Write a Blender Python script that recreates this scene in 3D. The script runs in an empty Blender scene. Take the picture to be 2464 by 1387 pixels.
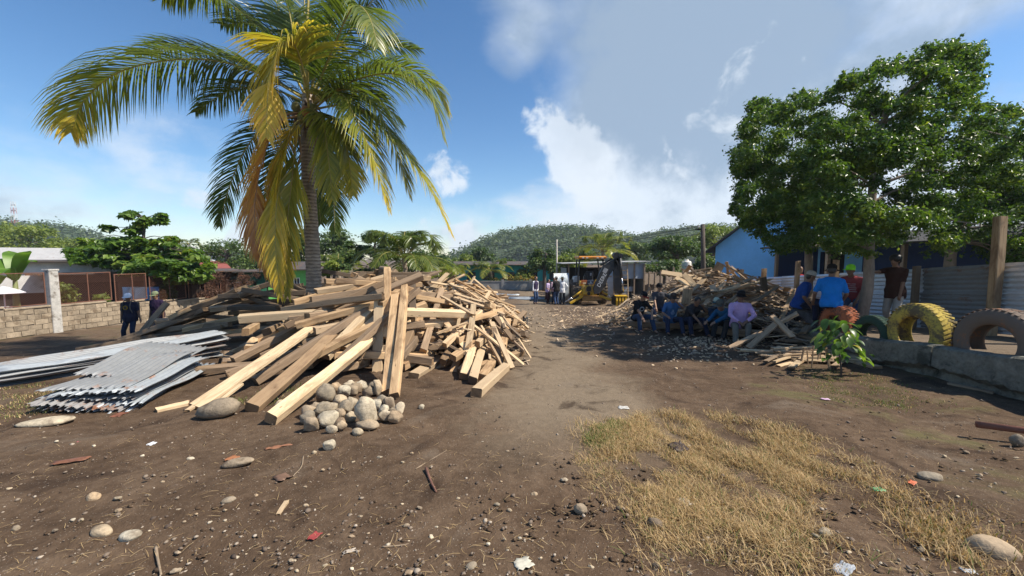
import bpy, bmesh, math, random
import numpy as np
from mathutils import Vector, Matrix, Euler, Quaternion
R = math.radians
SC = bpy.context.scene
COL = SC.collection

# ------------------------------------------------------------ camera, sky, sun, exposure
FPX, CX, CY, HORIZON = 940.0, 1232.0, 693.5, 622.0     # photograph is 2464 x 1387
PITCH = math.atan((CY - HORIZON) / FPX)
CAMZ = 1.65
cam_data = bpy.data.cameras.new('camera')
cam_data.sensor_width = 36.0
cam_data.lens = 36.0 * FPX / 2464.0
cam_data.clip_start = 0.05
cam_data.clip_end = 5000
cam = bpy.data.objects.new('camera', cam_data)
COL.objects.link(cam)
cam.location = (0, 0, CAMZ)
cam.rotation_euler = (R(90) - PITCH, 0, 0)
SC.camera = cam

SUN_EL, SUN_AZ = 50.0, 101.0      # compass-like: 0 = straight ahead (+Y), 90 = right (+X)
sdir = Vector((math.sin(R(SUN_AZ)) * math.cos(R(SUN_EL)), math.cos(R(SUN_AZ)) * math.cos(R(SUN_EL)), math.sin(R(SUN_EL))))
sun_data = bpy.data.lights.new('sun', 'SUN')
sun_data.energy = 5.0
sun_data.angle = R(0.6)
sun_data.color = (1.0, 0.915, 0.79)
sun = bpy.data.objects.new('sun', sun_data)
COL.objects.link(sun)
sun.rotation_euler = sdir.to_track_quat('Z', 'Y').to_euler()

SC.view_settings.view_transform = 'Standard'
SC.view_settings.look = 'None'
SC.view_settings.exposure = 0.5
SC.view_settings.gamma = 1.0
SC.cycles.max_bounces = 5
SC.cycles.diffuse_bounces = 3
SC.cycles.glossy_bounces = 3
SC.cycles.transparent_max_bounces = 8

def pix_dir(px, py):
    u, v = (px - CX) / FPX, -(py - CY) / FPX
    cp, sp = math.cos(PITCH), math.sin(PITCH)
    return Vector((u, cp + v * sp, -sp + v * cp))

world = bpy.data.worlds.new('World')
SC.world = world
world.use_nodes = True
def build_world():
    nt = world.node_tree
    nt.nodes.clear()
    L = nt.links.new
    def node(t, **kw):
        n = nt.nodes.new(t)
        for k, v in kw.items():
            setattr(n, k, v)
        return n
    def mth(op, a, b=None, c=None, clamp=False):
        n = node('ShaderNodeMath', operation=op, use_clamp=clamp)
        for i, x in enumerate((a, b, c)):
            if x is None:
                continue
            if isinstance(x, (int, float)):
                n.inputs[i].default_value = x
            else:
                L(x, n.inputs[i])
        return n.outputs[0]
    def mr(x, a, b, c=0.0, d=1.0):
        n = node('ShaderNodeMapRange', interpolation_type='SMOOTHSTEP')
        L(x, n.inputs[0])
        for i, q in enumerate((a, b, c, d)):
            n.inputs[i + 1].default_value = q
        return n.outputs[0]
    sky = node('ShaderNodeTexSky', sky_type='NISHITA', sun_disc=False)
    sky.sun_elevation = R(SUN_EL)
    sky.sun_rotation = R(SUN_AZ)
    sky.altitude = 50
    sky.air_density = 1.0
    sky.dust_density = 0.25
    sky.ozone_density = 2.6
    hs = node('ShaderNodeHueSaturation')
    hs.inputs['Saturation'].default_value = 1.2
    L(sky.outputs[0], hs.inputs['Color'])
    bg = node('ShaderNodeBackground')
    bg.inputs[1].default_value = 0.113
    L(hs.outputs[0], bg.inputs[0])
    tc = node('ShaderNodeTexCoord')
    nrm = node('ShaderNodeVectorMath', operation='NORMALIZE')
    L(tc.outputs['Generated'], nrm.inputs[0])
    D = nrm.outputs[0]
    sep = node('ShaderNodeSeparateXYZ')
    L(D, sep.inputs[0])
    z = sep.outputs[2]
    den = mth('MAXIMUM', mth('ADD', z, 0.25), 0.06)
    px, py = mth('DIVIDE', sep.outputs[0], den), mth('DIVIDE', sep.outputs[1], den)
    com = node('ShaderNodeCombineXYZ')
    L(px, com.inputs[0]); L(py, com.inputs[1]); L(z, com.inputs[2])
    def noise(vec, scale, detail, rough, dist=0.0, lac=2.0):
        n = node('ShaderNodeTexNoise')
        n.inputs['Scale'].default_value = scale
        n.inputs['Detail'].default_value = detail
        n.inputs['Roughness'].default_value = rough
        n.inputs['Distortion'].default_value = dist
        L(vec, n.inputs['Vector'])
        return n.outputs[0]
    nA = noise(com.outputs[0], 1.9, 9, 0.60, 0.25)
    nB = noise(D, 7.0, 8, 0.62, 0.15)
    nD = noise(D, 13.0, 9, 0.58, 0.35)
    nC = noise(com.outputs[0], 0.8, 4, 0.5)
    nz = mth('ADD', mth('MULTIPLY', nA, 0.55), mth('MULTIPLY', nB, 0.45))
    def blob(x, y, r0, r1, w):
        c = pix_dir(x, y).normalized()
        dp = node('ShaderNodeVectorMath', operation='DOT_PRODUCT')
        L(D, dp.inputs[0])
        dp.inputs[1].default_value = c
        # angular falloff
        return mth('MULTIPLY', mr(dp.outputs['Value'], math.cos(r1), math.cos(r0)), w)
    def total(bl):
        s = None
        for b in bl:
            o = blob(*b)
            s = o if s is None else mth('ADD', s, o)
        return s
    # a thin broken veil that thickens to the right, and a few crisp cumulus heads (direction, core, outer radius, weight)
    veil = total([(2000, 100, .28, .85, .26), (1560, 90, .05, .34, .15), (1760, 330, .08, .42, .12), (2420, 190, .03, .12, -.18), (1200, 60, .02, .13, .16), (1230, 130, .0, .08, .09),
                  (1390, 520, .03, .2, .07), (1080, 540, .04, .22, .07), (1600, 350, .0, .08, -.10), (430, 375, .02, .13, .13), (600, 400, .02, .1, .09), (60, 320, .05, .22, .10), (180, 470, .06, .36, .08), (560, 60, .4, .9, -.15), (1150, 260, .05, .24, -.09), (1300, 420, .02, .1, -.04)])
    head = total([(1385, 365, .0, .105, .31), (1300, 300, .0, .075, .29), (1430, 440, .0, .10, .24), (1080, 410, .0, .09, .22), (465, 497, .0, .06, .20), (1650, 370, .0, .2, .10), (1560, 350, .0, .06, -.1),
                  (1180, 590, .0, .14, .14), (590, 595, .0, .09, .18), (1050, 590, .0, .12, .12), (1850, 190, .0, .14, .08)])
    low = mth('MULTIPLY', mr(z, 0.24, 0.0), 0.20)
    m1 = mth('MULTIPLY', mr(mth('ADD', mth('ADD', nz, veil), low), 0.50, 0.88), 0.90)
    m2 = mth('MULTIPLY', mr(mth('ADD', mth('ADD', mth('MULTIPLY', nD, 0.75), mth('MULTIPLY', nB, 0.25)), head), 0.62, 0.78), 0.88)
    mask = mth('SUBTRACT', 1.0, mth('MULTIPLY', mth('SUBTRACT', 1.0, m1), mth('SUBTRACT', 1.0, m2)))
    # shading of the cloud: thick parts grey-blue, billow edges white
    thick = mth('MULTIPLY', mr(mth('ADD', mth('ADD', mth('MULTIPLY', nC, 0.6), mth('MULTIPLY', nB, 0.5)), total([(1640, 110, .06, .36, .16), (2050, 120, .1, .45, .08)])), 0.53, 0.74), mth('SUBTRACT', 1.0, mth('MULTIPLY', m2, 0.75)))
    ramp = node('ShaderNodeMixRGB')
    L(thick, ramp.inputs[0])
    ramp.inputs[1].default_value = (0.61, 0.67, 0.74, 1)
    ramp.inputs[2].default_value = (0.27, 0.35, 0.455, 1)
    bg2 = node('ShaderNodeBackground')
    L(ramp.outputs[0], bg2.inputs[0])
    bg2.inputs[1].default_value = 1.0
    mix = node('ShaderNodeMixShader')
    L(mask, mix.inputs[0]); L(bg.outputs[0], mix.inputs[1]); L(bg2.outputs[0], mix.inputs[2])
    out = node('ShaderNodeOutputWorld')
    L(mix.outputs[0], out.inputs[0])
build_world()
# ------------------------------------------------------------ helpers
rng = np.random.default_rng(7)
random.seed(11)
def U(a, b):
    return random.uniform(a, b)
def S01(t):
    t = np.clip(t, 0, 1)
    return t * t * (3 - 2 * t)
def gz(x, y):
    """height of the yard"""
    x = np.asarray(x, float); y = np.asarray(y, float)
    z = -0.055 * np.clip(y, -6, 28) - 0.012 * np.clip(y - 28, 0, 40)
    z = z - 0.47 * S01((-x - 6) / 6) * S01((y - 7) / 5)
    near = S01((60 - y) / 30)
    und = 0.022 * np.sin(1.3 * x + .7 * y + .4) + .016 * np.sin(2.7 * x - 1.9 * y + 1) + .011 * np.sin(4.6 * y + 2.2 * x) \
        + .03 * np.sin(.41 * x + .53 * y) + .007 * np.sin(9.1 * x + 3.3 * y) + .007 * np.sin(-5.2 * x + 8.7 * y + 2)
    # wheel ruts that swing round the dry grass towards the right
    rut = 0
    for off in (0.0, 0.55):
        cx = 1.75 + off + 0.10 * (y - 4.2) ** 2 * np.where(y < 4.2, 1.6, 0.35)
        rut = rut - 0.05 * np.exp(-((x - cx) / 0.13) ** 2) * S01((y - 1.5) / 1.5) * S01((9 - y) / 2)
    return z + (und + rut) * near
def tz(x, y):
    """height of the raised strip behind the low wall"""
    return 0.28 - 0.088 * (np.asarray(y, float) - 5.4) + 0.006 * np.sin(2 * np.asarray(x, float) + 3 * np.asarray(y, float))
def P(px, py, D):
    d = pix_dir(px, py)
    return Vector((0, 0, CAMZ)) + d * (D / d.y)
_TS = np.concatenate([np.linspace(1.0, 12, 560), np.linspace(12.05, 60, 900)])
def G(px, py, f=gz):
    """where the view ray through a photo pixel meets the ground"""
    d = pix_dir(px, py); d = d / d.y
    h = CAMZ + d.z * _TS - f(d.x * _TS, _TS)
    i = int(np.argmax(h <= 0)) if (h <= 0).any() else len(_TS) - 1
    t = _TS[i] if i == 0 else _TS[i - 1] + (_TS[i] - _TS[i - 1]) * h[i - 1] / max(1e-9, h[i - 1] - h[i])
    p = Vector((d.x * t, t, 0.0))
    p.z = float(f(p.x, p.y))
    return p
def onz(px, D, f=gz):
    x = (px - CX) / FPX * D
    return Vector((x, D, float(f(x, D))))

def tag(o, label=None, cat=None, group=None, kind=None):
    if label: o['label'] = label
    if cat: o['category'] = cat
    if group: o['group'] = group
    if kind or cat: o['kind'] = kind or 'thing'
    return o
def empty(name, loc=(0, 0, 0), rz=0.0, label=None, cat=None, group=None, scale=1.0):
    o = bpy.data.objects.new(name, None)
    COL.objects.link(o)
    o.location = loc
    o.rotation_euler = (0, 0, rz)
    o.scale = (scale,) * 3
    o.empty_display_size = 0.1
    return tag(o, label, cat, group)
def link(name, me, parent=None, loc=None, rot=None):
    o = bpy.data.objects.new(name, me)
    COL.objects.link(o)
    if parent: o.parent = parent
    if loc is not None: o.location = loc
    if rot is not None: o.rotation_euler = rot
    return o
def np_mesh(name, V, F, mats=(), attr=None, smooth=False, midx=None):
    V = np.asarray(V, np.float32).reshape(-1, 3)
    F = np.asarray(F, np.int32)
    k = F.shape[1]
    me = bpy.data.meshes.new(name)
    me.vertices.add(len(V)); me.vertices.foreach_set('co', V.ravel())
    me.loops.add(F.size); me.loops.foreach_set('vertex_index', F.ravel())
    me.polygons.add(len(F))
    me.polygons.foreach_set('loop_start', np.arange(0, F.size, k, dtype=np.int32))
    me.polygons.foreach_set('loop_total', np.full(len(F), k, np.int32))
    if smooth:
        me.polygons.foreach_set('use_smooth', np.ones(len(F), bool))
    for m in mats: me.materials.append(m)
    if midx is not None:
        me.polygons.foreach_set('material_index', np.asarray(midx, np.int32))
    if attr is not None:
        a = me.attributes.new('v', 'FLOAT', 'POINT')
        a.data.foreach_set('value', np.asarray(attr, np.float32).ravel())
    me.update(calc_edges=True)
    return me

class MB:
    def __init__(s):
        s.v, s.f, s.m = [], [], []
    def add(s, vs, fs, mi=0):
        b = len(s.v)
        s.v += [tuple(v) for v in vs]
        s.f += [tuple(b + i for i in f) for f in fs]
        s.m += [mi] * len(fs)
        return s
    def box(s, c, size, rot=None, mi=0, ch=0.0):
        hx, hy, hz = [q / 2 for q in size]
        if ch > 0:
            bm = bmesh.new()
            bmesh.ops.create_cube(bm, size=1)
            for v in bm.verts: v.co = Vector((v.co.x * size[0], v.co.y * size[1], v.co.z * size[2]))
            bmesh.ops.bevel(bm, geom=bm.edges[:], offset=ch, segments=1, affect='EDGES')
            bm.verts.index_update()
            vs = [v.co.copy() for v in bm.verts]; fs = [[v.index for v in f.verts] for f in bm.faces]
            bm.free()
        else:
            vs = [Vector((x, y, z)) for x in (-hx, hx) for y in (-hy, hy) for z in (-hz, hz)]
            fs = [(0, 1, 3, 2), (4, 6, 7, 5), (0, 4, 5, 1), (2, 3, 7, 6), (0, 2, 6, 4), (1, 5, 7, 3)]
        if rot is not None:
            M = rot if isinstance(rot, Matrix) else Euler(rot).to_matrix()
            vs = [M @ v for v in vs]
        c = Vector(c)
        return s.add([v + c for v in vs], fs, mi)
    def bar(s, a, b, w, t, up=(0, 0, 1), mi=0, ch=0.0):
        a, b = Vector(a), Vector(b)
        x = (b - a); L = x.length; x.normalize()
        u = Vector(up)
        if abs(x.dot(u)) > .99: u = Vector((0, 1, 0))
        y = u.cross(x).normalized(); z = x.cross(y)
        M = Matrix((x, y, z)).transposed()
        return s.box((a + b) / 2, (L, w, t), M, mi, ch)
    def tube(s, pts, rad, n=8, mi=0, cap=True, flat=1.0):
        pts = [Vector(p) for p in pts]
        if isinstance(rad, (int, float)): rad = [rad] * len(pts)
        ring = []
        prev = None
        vs, fs = [], []
        for i, p in enumerate(pts):
            t = (pts[min(i + 1, len(pts) - 1)] - pts[max(i - 1, 0)])
            t = t.normalized() if t.length > 1e-9 else Vector((0, 0, 1))
            if prev is None:
                ref = Vector((0, 0, 1)) if abs(t.z) < .9 else Vector((1, 0, 0))
                x = ref.cross(t).normalized()
            else:
                x = (prev - t * prev.dot(t)).normalized()
            prev = x
            y = t.cross(x)
            for k in range(n):
                a = 2 * math.pi * k / n
                vs.append(p + (x * math.cos(a) + y * math.sin(a) * flat) * rad[i])
        for i in range(len(pts) - 1):
            for k in range(n):
                fs.append((i * n + k, i * n + (k + 1) % n, (i + 1) * n + (k + 1) % n, (i + 1) * n + k))
        if cap:
            fs.append(tuple(reversed(range(n))))
            fs.append(tuple((len(pts) - 1) * n + k for k in range(n)))
        return s.add(vs, fs, mi)
    def lathe(s, prof, n=20, c=(0, 0, 0), rot=None, mi=0, closed=False):
        """prof: (radius, height) round local Z"""
        vs, fs = [], []
        M = rot if isinstance(rot, Matrix) else (Euler(rot).to_matrix() if rot is not None else Matrix.Identity(3))
        c = Vector(c)
        for (r, h) in prof:
            for k in range(n):
                a = 2 * math.pi * k / n
                vs.append(M @ Vector((r * math.cos(a), r * math.sin(a), h)) + c)
        m = len(prof)
        for i in range(m if closed else m - 1):
            j = (i + 1) % m
            for k in range(n):
                fs.append((i * n + k, i * n + (k + 1) % n, j * n + (k + 1) % n, j * n + k))
        if not closed:
            if prof[0][0] > 1e-6: fs.append(tuple(reversed(range(n))))
            if prof[-1][0] > 1e-6: fs.append(tuple((m - 1) * n + k for k in range(n)))
        return s.add(vs, fs, mi)
    def blob(s, c, r, rot=None, n=12, m=8, mi=0):
        M = rot if isinstance(rot, Matrix) else (Euler(rot).to_matrix() if rot is not None else Matrix.Identity(3))
        c = Vector(c)
        vs, fs = [], []
        for i in range(1, m):
            th = math.pi * i / m
            for k in range(n):
                a = 2 * math.pi * k / n
                vs.append(M @ Vector((r[0] * math.sin(th) * math.cos(a), r[1] * math.sin(th) * math.sin(a), r[2] * math.cos(th))) + c)
        top = len(vs); vs.append(M @ Vector((0, 0, r[2])) + c)
        bot = len(vs); vs.append(M @ Vector((0, 0, -r[2])) + c)
        for i in range(m - 2):
            for k in range(n):
                fs.append((i * n + k, (i + 1) * n + k, (i + 1) * n + (k + 1) % n, i * n + (k + 1) % n))
        for k in range(n):
            fs.append((top, k, (k + 1) % n))
            fs.append((bot, (m - 2) * n + (k + 1) % n, (m - 2) * n + k))
        return s.add(vs, fs, mi)
    def capsule(s, a, ra, b, rb, n=10, mi=0):
        a, b = Vector(a), Vector(b)
        d = (b - a)
        L = d.length
        d = d / L if L > 1e-6 else Vector((0, 0, 1))
        pts = [a - d * ra, a - d * ra * .8, a - d * ra * .42, a, b, b + d * rb * .42, b + d * rb * .8, b + d * rb]
        return s.tube(pts, [ra * .05, ra * .6, ra * .9, ra, rb, rb * .9, rb * .6, rb * .05], n, mi)
    def prism(s, poly, d, axis='y', off=0.0, mi=0):
        """poly of (x, z) extruded along y from off-d/2 to off+d/2 (axis 'y'), or (x, y) along z"""
        n = len(poly)
        if axis == 'y':
            vs = [(x, off - d / 2, z) for x, z in poly] + [(x, off + d / 2, z) for x, z in poly]
        elif axis == 'x':
            vs = [(off - d / 2, x, z) for x, z in poly] + [(off + d / 2, x, z) for x, z in poly]
        else:
            vs = [(x, z, off - d / 2) for x, z in poly] + [(x, z, off + d / 2) for x, z in poly]
        fs = [tuple(range(n)), tuple(reversed(range(n, 2 * n)))] + [(i, n + i, n + (i + 1) % n, (i + 1) % n) for i in range(n)]
        return s.add(vs, fs, mi)
    def mesh(s, name, mats, smooth=False):
        me = bpy.data.meshes.new(name)
        me.from_pydata(s.v, [], s.f)
        for m in (mats if isinstance(mats, (list, tuple)) else [mats]):
            me.materials.append(m)
        if any(s.m): me.polygons.foreach_set('material_index', s.m)
        bm = bmesh.new(); bm.from_mesh(me)
        bmesh.ops.recalc_face_normals(bm, faces=bm.faces)
        bm.to_mesh(me); bm.free()
        if smooth: me.polygons.foreach_set('use_smooth', [True] * len(me.polygons))
        me.update()
        return me
    def build(s, name, mats, parent=None, smooth=False, loc=None, rot=None):
        return link(name, s.mesh(name, mats, smooth), parent, loc, rot)
def side_eval(o):
    """evaluate one object in a small scene of its own, so that the big one need not be updated"""
    sc = bpy.data.scenes.new('workbench')
    sc.collection.objects.link(o)
    vl = sc.view_layers[0]
    vl.update()
    me = bpy.data.meshes.new_from_object(o.evaluated_get(vl.depsgraph))
    bpy.data.scenes.remove(sc)
    return me
def text_mesh(txt, size, depth, name, m):
    c = bpy.data.curves.new(name, 'FONT'); c.body = txt; c.size = size; c.extrude = depth; c.align_x = 'CENTER'; c.align_y = 'CENTER'
    o = bpy.data.objects.new(name, c)
    me = side_eval(o)
    bpy.data.objects.remove(o); bpy.data.curves.remove(c)
    me.materials.clear(); me.materials.append(m)
    return me
def remesh(mb, name, mat, voxel, smooth_it=3):
    me = mb.mesh(name + '_tmp', mat)
    o = bpy.data.objects.new('tmp', me)
    md = o.modifiers.new('r', 'REMESH'); md.mode = 'VOXEL'; md.voxel_size = voxel
    if smooth_it:
        sm = o.modifiers.new('s', 'SMOOTH'); sm.factor = .5; sm.iterations = smooth_it
    out = side_eval(o)
    out.name = name
    bpy.data.objects.remove(o); bpy.data.meshes.remove(me)
    out.polygons.foreach_set('use_smooth', [True] * len(out.polygons))
    if not out.materials: out.materials.append(mat)
    return out

# ------------------------------------------------------------ materials
def mk(name):
    m = bpy.data.materials.new(name); m.use_nodes = True
    nt = m.node_tree; nt.nodes.clear()
    out = nt.nodes.new('ShaderNodeOutputMaterial')
    b = nt.nodes.new('ShaderNodeBsdfPrincipled')
    nt.links.new(b.outputs[0], out.inputs[0])
    return m, nt, b, out
class NT:
    def __init__(s, nt): s.nt = nt
    def n(s, t, **kw):
        q = s.nt.nodes.new(t)
        for k, v in kw.items(): setattr(q, k, v)
        return q
    def set(s, sock, x):
        if hasattr(x, 'is_output'): s.nt.links.new(x, sock)
        else: sock.default_value = x
    def math(s, op, a, b=0.0, clamp=False):
        q = s.n('ShaderNodeMath', operation=op, use_clamp=clamp); s.set(q.inputs[0], a); s.set(q.inputs[1], b); return q.outputs[0]
    def mr(s, x, a, b, c=0.0, d=1.0, sm=True):
        q = s.n('ShaderNodeMapRange'); q.interpolation_type = 'SMOOTHSTEP' if sm else 'LINEAR'
        s.set(q.inputs[0], x)
        for i, w in enumerate((a, b, c, d)): q.inputs[i + 1].default_value = w
        return q.outputs[0]
    def mix(s, f, a, b, mode='MIX'):
        q = s.n('ShaderNodeMixRGB', blend_type=mode); s.set(q.inputs[0], f)
        for i, c in ((1, a), (2, b)):
            s.set(q.inputs[i], (c[0], c[1], c[2], 1) if isinstance(c, tuple) else c)
        return q.outputs[0]
    def noise(s, vec, scale, detail=5, rough=.55, dist=0.0):
        q = s.n('ShaderNodeTexNoise')
        q.inputs['Scale'].default_value = scale; q.inputs['Detail'].default_value = detail
        q.inputs['Roughness'].default_value = rough; q.inputs['Distortion'].default_value = dist
        s.set(q.inputs['Vector'], vec); return q.outputs[0]
    def vor(s, vec, scale, feat='F1', rnd=1.0):
        q = s.n('ShaderNodeTexVoronoi', feature=feat); q.inputs['Scale'].default_value = scale; q.inputs['Randomness'].default_value = rnd
        s.set(q.inputs['Vector'], vec); return q
    def ramp(s, f, stops):
        q = s.n('ShaderNodeValToRGB'); s.set(q.inputs[0], f)
        e = q.color_ramp.elements
        while len(e) < len(stops): e.new(.5)
        for el, (p, c) in zip(e, stops): el.position = p; el.color = (c[0], c[1], c[2], 1)
        return q.outputs[0]
    def coord(s, kind='Object', sc=(1, 1, 1), jitter=0.0):
        if kind == 'World':
            o = s.n('ShaderNodeNewGeometry').outputs['Position']
        else:
            o = s.n('ShaderNodeTexCoord').outputs[kind]
        mp = s.n('ShaderNodeMapping'); s.set(mp.inputs[0], o); mp.inputs['Scale'].default_value = sc
        if jitter:
            r = s.n('ShaderNodeObjectInfo').outputs['Random']
            a = s.n('ShaderNodeVectorMath', operation='ADD')
            c = s.n('ShaderNodeCombineXYZ'); q = s.math('MULTIPLY', r, jitter)
            s.set(c.inputs[0], q); s.set(c.inputs[1], q); s.set(c.inputs[2], q)
            s.set(a.inputs[0], mp.outputs[0]); s.set(a.inputs[1], c.outputs[0])
            return a.outputs[0]
        return mp.outputs[0]
    def bump(s, h, strength, dist, bsdf):
        q = s.n('ShaderNodeBump'); q.inputs['Strength'].default_value = strength; q.inputs['Distance'].default_value = dist
        s.set(q.inputs['Height'], h); s.nt.links.new(q.outputs[0], bsdf.inputs['Normal'])
def plain(name, col, rough=.7, metal=0.0, var=.25, scale=6.0, bump=.15, bd=.01, rnd=0.0, dirt=None, kind='Object', sc=(1, 1, 1), spec=None):
    """paint, cloth, concrete and the like: a colour with mottling, optional dirt colour and per-object spread"""
    m, nt, b, out = mk(name); s = NT(nt)
    c = s.coord(kind, sc, 37.0 if kind == 'Object' else 0)
    n1 = s.noise(c, scale, 6, .6); n2 = s.noise(c, scale * 5, 4, .6)
    f = s.math('ADD', s.math('MULTIPLY', n1, .65), s.math('MULTIPLY', n2, .35))
    lo = tuple(q * (1 - var) for q in col); hi = tuple(min(1, q * (1 + var)) for q in col)
    o = s.ramp(f, [(.3, lo), (.7, hi)])
    if dirt:
        o = s.mix(s.mr(s.noise(c, scale * .6, 7, .65, .3), .52, .68), o, dirt[0:3])
    if rnd:
        r = s.n('ShaderNodeObjectInfo').outputs['Random']
        o = s.mix(1.0, o, s.ramp(r, [(0, (1 - rnd,) * 3), (1, (1 + rnd,) * 3)]), 'MULTIPLY')
    s.set(b.inputs['Base Color'], o)
    b.inputs['Roughness'].default_value = rough; b.inputs['Metallic'].default_value = metal
    if spec is not None: b.inputs['Specular IOR Level'].default_value = spec
    if bump: s.bump(f, bump, bd, b)
    return m
def leaf_mat(name, stops, rough=.45, trans=.35, tcol=(1.5, 1.6, .7), spec=.4):
    m, nt, b, out = mk(name); s = NT(nt)
    a = s.n('ShaderNodeAttribute', attribute_name='v').outputs['Fac']
    o = s.ramp(a, stops)
    s.set(b.inputs['Base Color'], o); b.inputs['Roughness'].default_value = rough
    b.inputs['Specular IOR Level'].default_value = spec
    t = s.n('ShaderNodeBsdfTranslucent')
    s.set(t.inputs[0], s.mix(1.0, o, tcol, 'MULTIPLY'))
    mx = s.n('ShaderNodeMixShader'); mx.inputs[0].default_value = trans
    nt.links.new(b.outputs[0], mx.inputs[1]); nt.links.new(t.outputs[0], mx.inputs[2]); nt.links.new(mx.outputs[0], out.inputs[0])
    return m
def wood_mat(name, light, dark, stain, weather, gscale=1.0, rnd=.35, stain_amt=.5):
    """sawn timber, grain along local X"""
    m, nt, b, out = mk(name); s = NT(nt)
    c = s.coord('Object', (.7 * gscale, 11 * gscale, 11 * gscale), 61.0)
    c2 = s.coord('Object', (1.2, 4, 4), 23.0)
    g = s.noise(c, 3.0, 7, .65, .4)
    fine = s.noise(s.coord('Object', (2.5, 60, 60), 11.0), 2.0, 3, .6)
    st = s.noise(c2, 1.3, 6, .62, .5)
    o = s.ramp(s.math('ADD', s.math('MULTIPLY', g, .7), s.math('MULTIPLY', fine, .3)), [(.3, dark), (.52, light), (.75, tuple(min(1, q * 1.2) for q in light))])
    r = s.n('ShaderNodeObjectInfo').outputs['Random']
    o = s.mix(s.math('MULTIPLY', s.mr(st, .46, .66), stain_amt), o, stain)
    w = s.math('MULTIPLY', s.mr(r, .42, 1.0), .85)
    o = s.mix(w, o, s.mix(g, weather, tuple(q * .55 for q in weather)))
    r2 = s.math('FRACT', s.math('MULTIPLY', r, 17.3))
    o = s.mix(1.0, o, s.ramp(r2, [(0, (1 - rnd,) * 3), (1, (1 + rnd * .4, 1 + rnd * .35, 1 + rnd * .25))]), 'MULTIPLY')
    # dark knots, nail stains
    v = s.vor(s.coord('Object', (2.2, 7, 7), 9.0), 1.6)
    o = s.mix(s.math('MULTIPLY', s.mr(v.outputs['Distance'], .13, .05), .7), o, tuple(q * .35 for q in dark))
    s.set(b.inputs['Base Color'], o); b.inputs['Roughness'].default_value = .82
    b.inputs['Specular IOR Level'].default_value = .2
    s.bump(s.math('ADD', s.math('MULTIPLY', g, .6), s.math('MULTIPLY', fine, .5)), .45, .012, b)
    return m
def metal_sheet(name, col=(.62, .64, .66), rust=.3, rough=.38, metal=.85, kind='Object'):
    m, nt, b, out = mk(name); s = NT(nt)
    c = s.coord(kind, (1, 1, 1), 13.0 if kind == 'Object' else 0)
    n1 = s.noise(c, 1.7, 7, .65, .6); n2 = s.noise(c, 14, 4, .6)
    base = s.ramp(s.math('ADD', s.math('MULTIPLY', n1, .6), s.math('MULTIPLY', n2, .4)), [(.3, tuple(q * .7 for q in col)), (.7, col)])
    rm = s.math('MULTIPLY', s.mr(s.noise(s.coord(kind, (1, 1, 1), 71.0 if kind == 'Object' else 0), 2.6, 8, .7, .4), .62 - .18 * rust, .72 - .1 * rust), min(1, rust * 2))
    o = s.mix(rm, base, s.ramp(n2, [(.3, (.10, .045, .022)), (.7, (.30, .13, .06))]))
    s.set(b.inputs['Base Color'], o)
    s.set(b.inputs['Metallic'], s.math('MULTIPLY', s.math('SUBTRACT', 1.0, rm), metal))
    s.set(b.inputs['Roughness'], s.math('ADD', s.math('MULTIPLY', rm, .4), s.math('ADD', rough - .08, s.math('MULTIPLY', n1, .16))))
    s.bump(n2, .12, .004, b)
    return m
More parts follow.
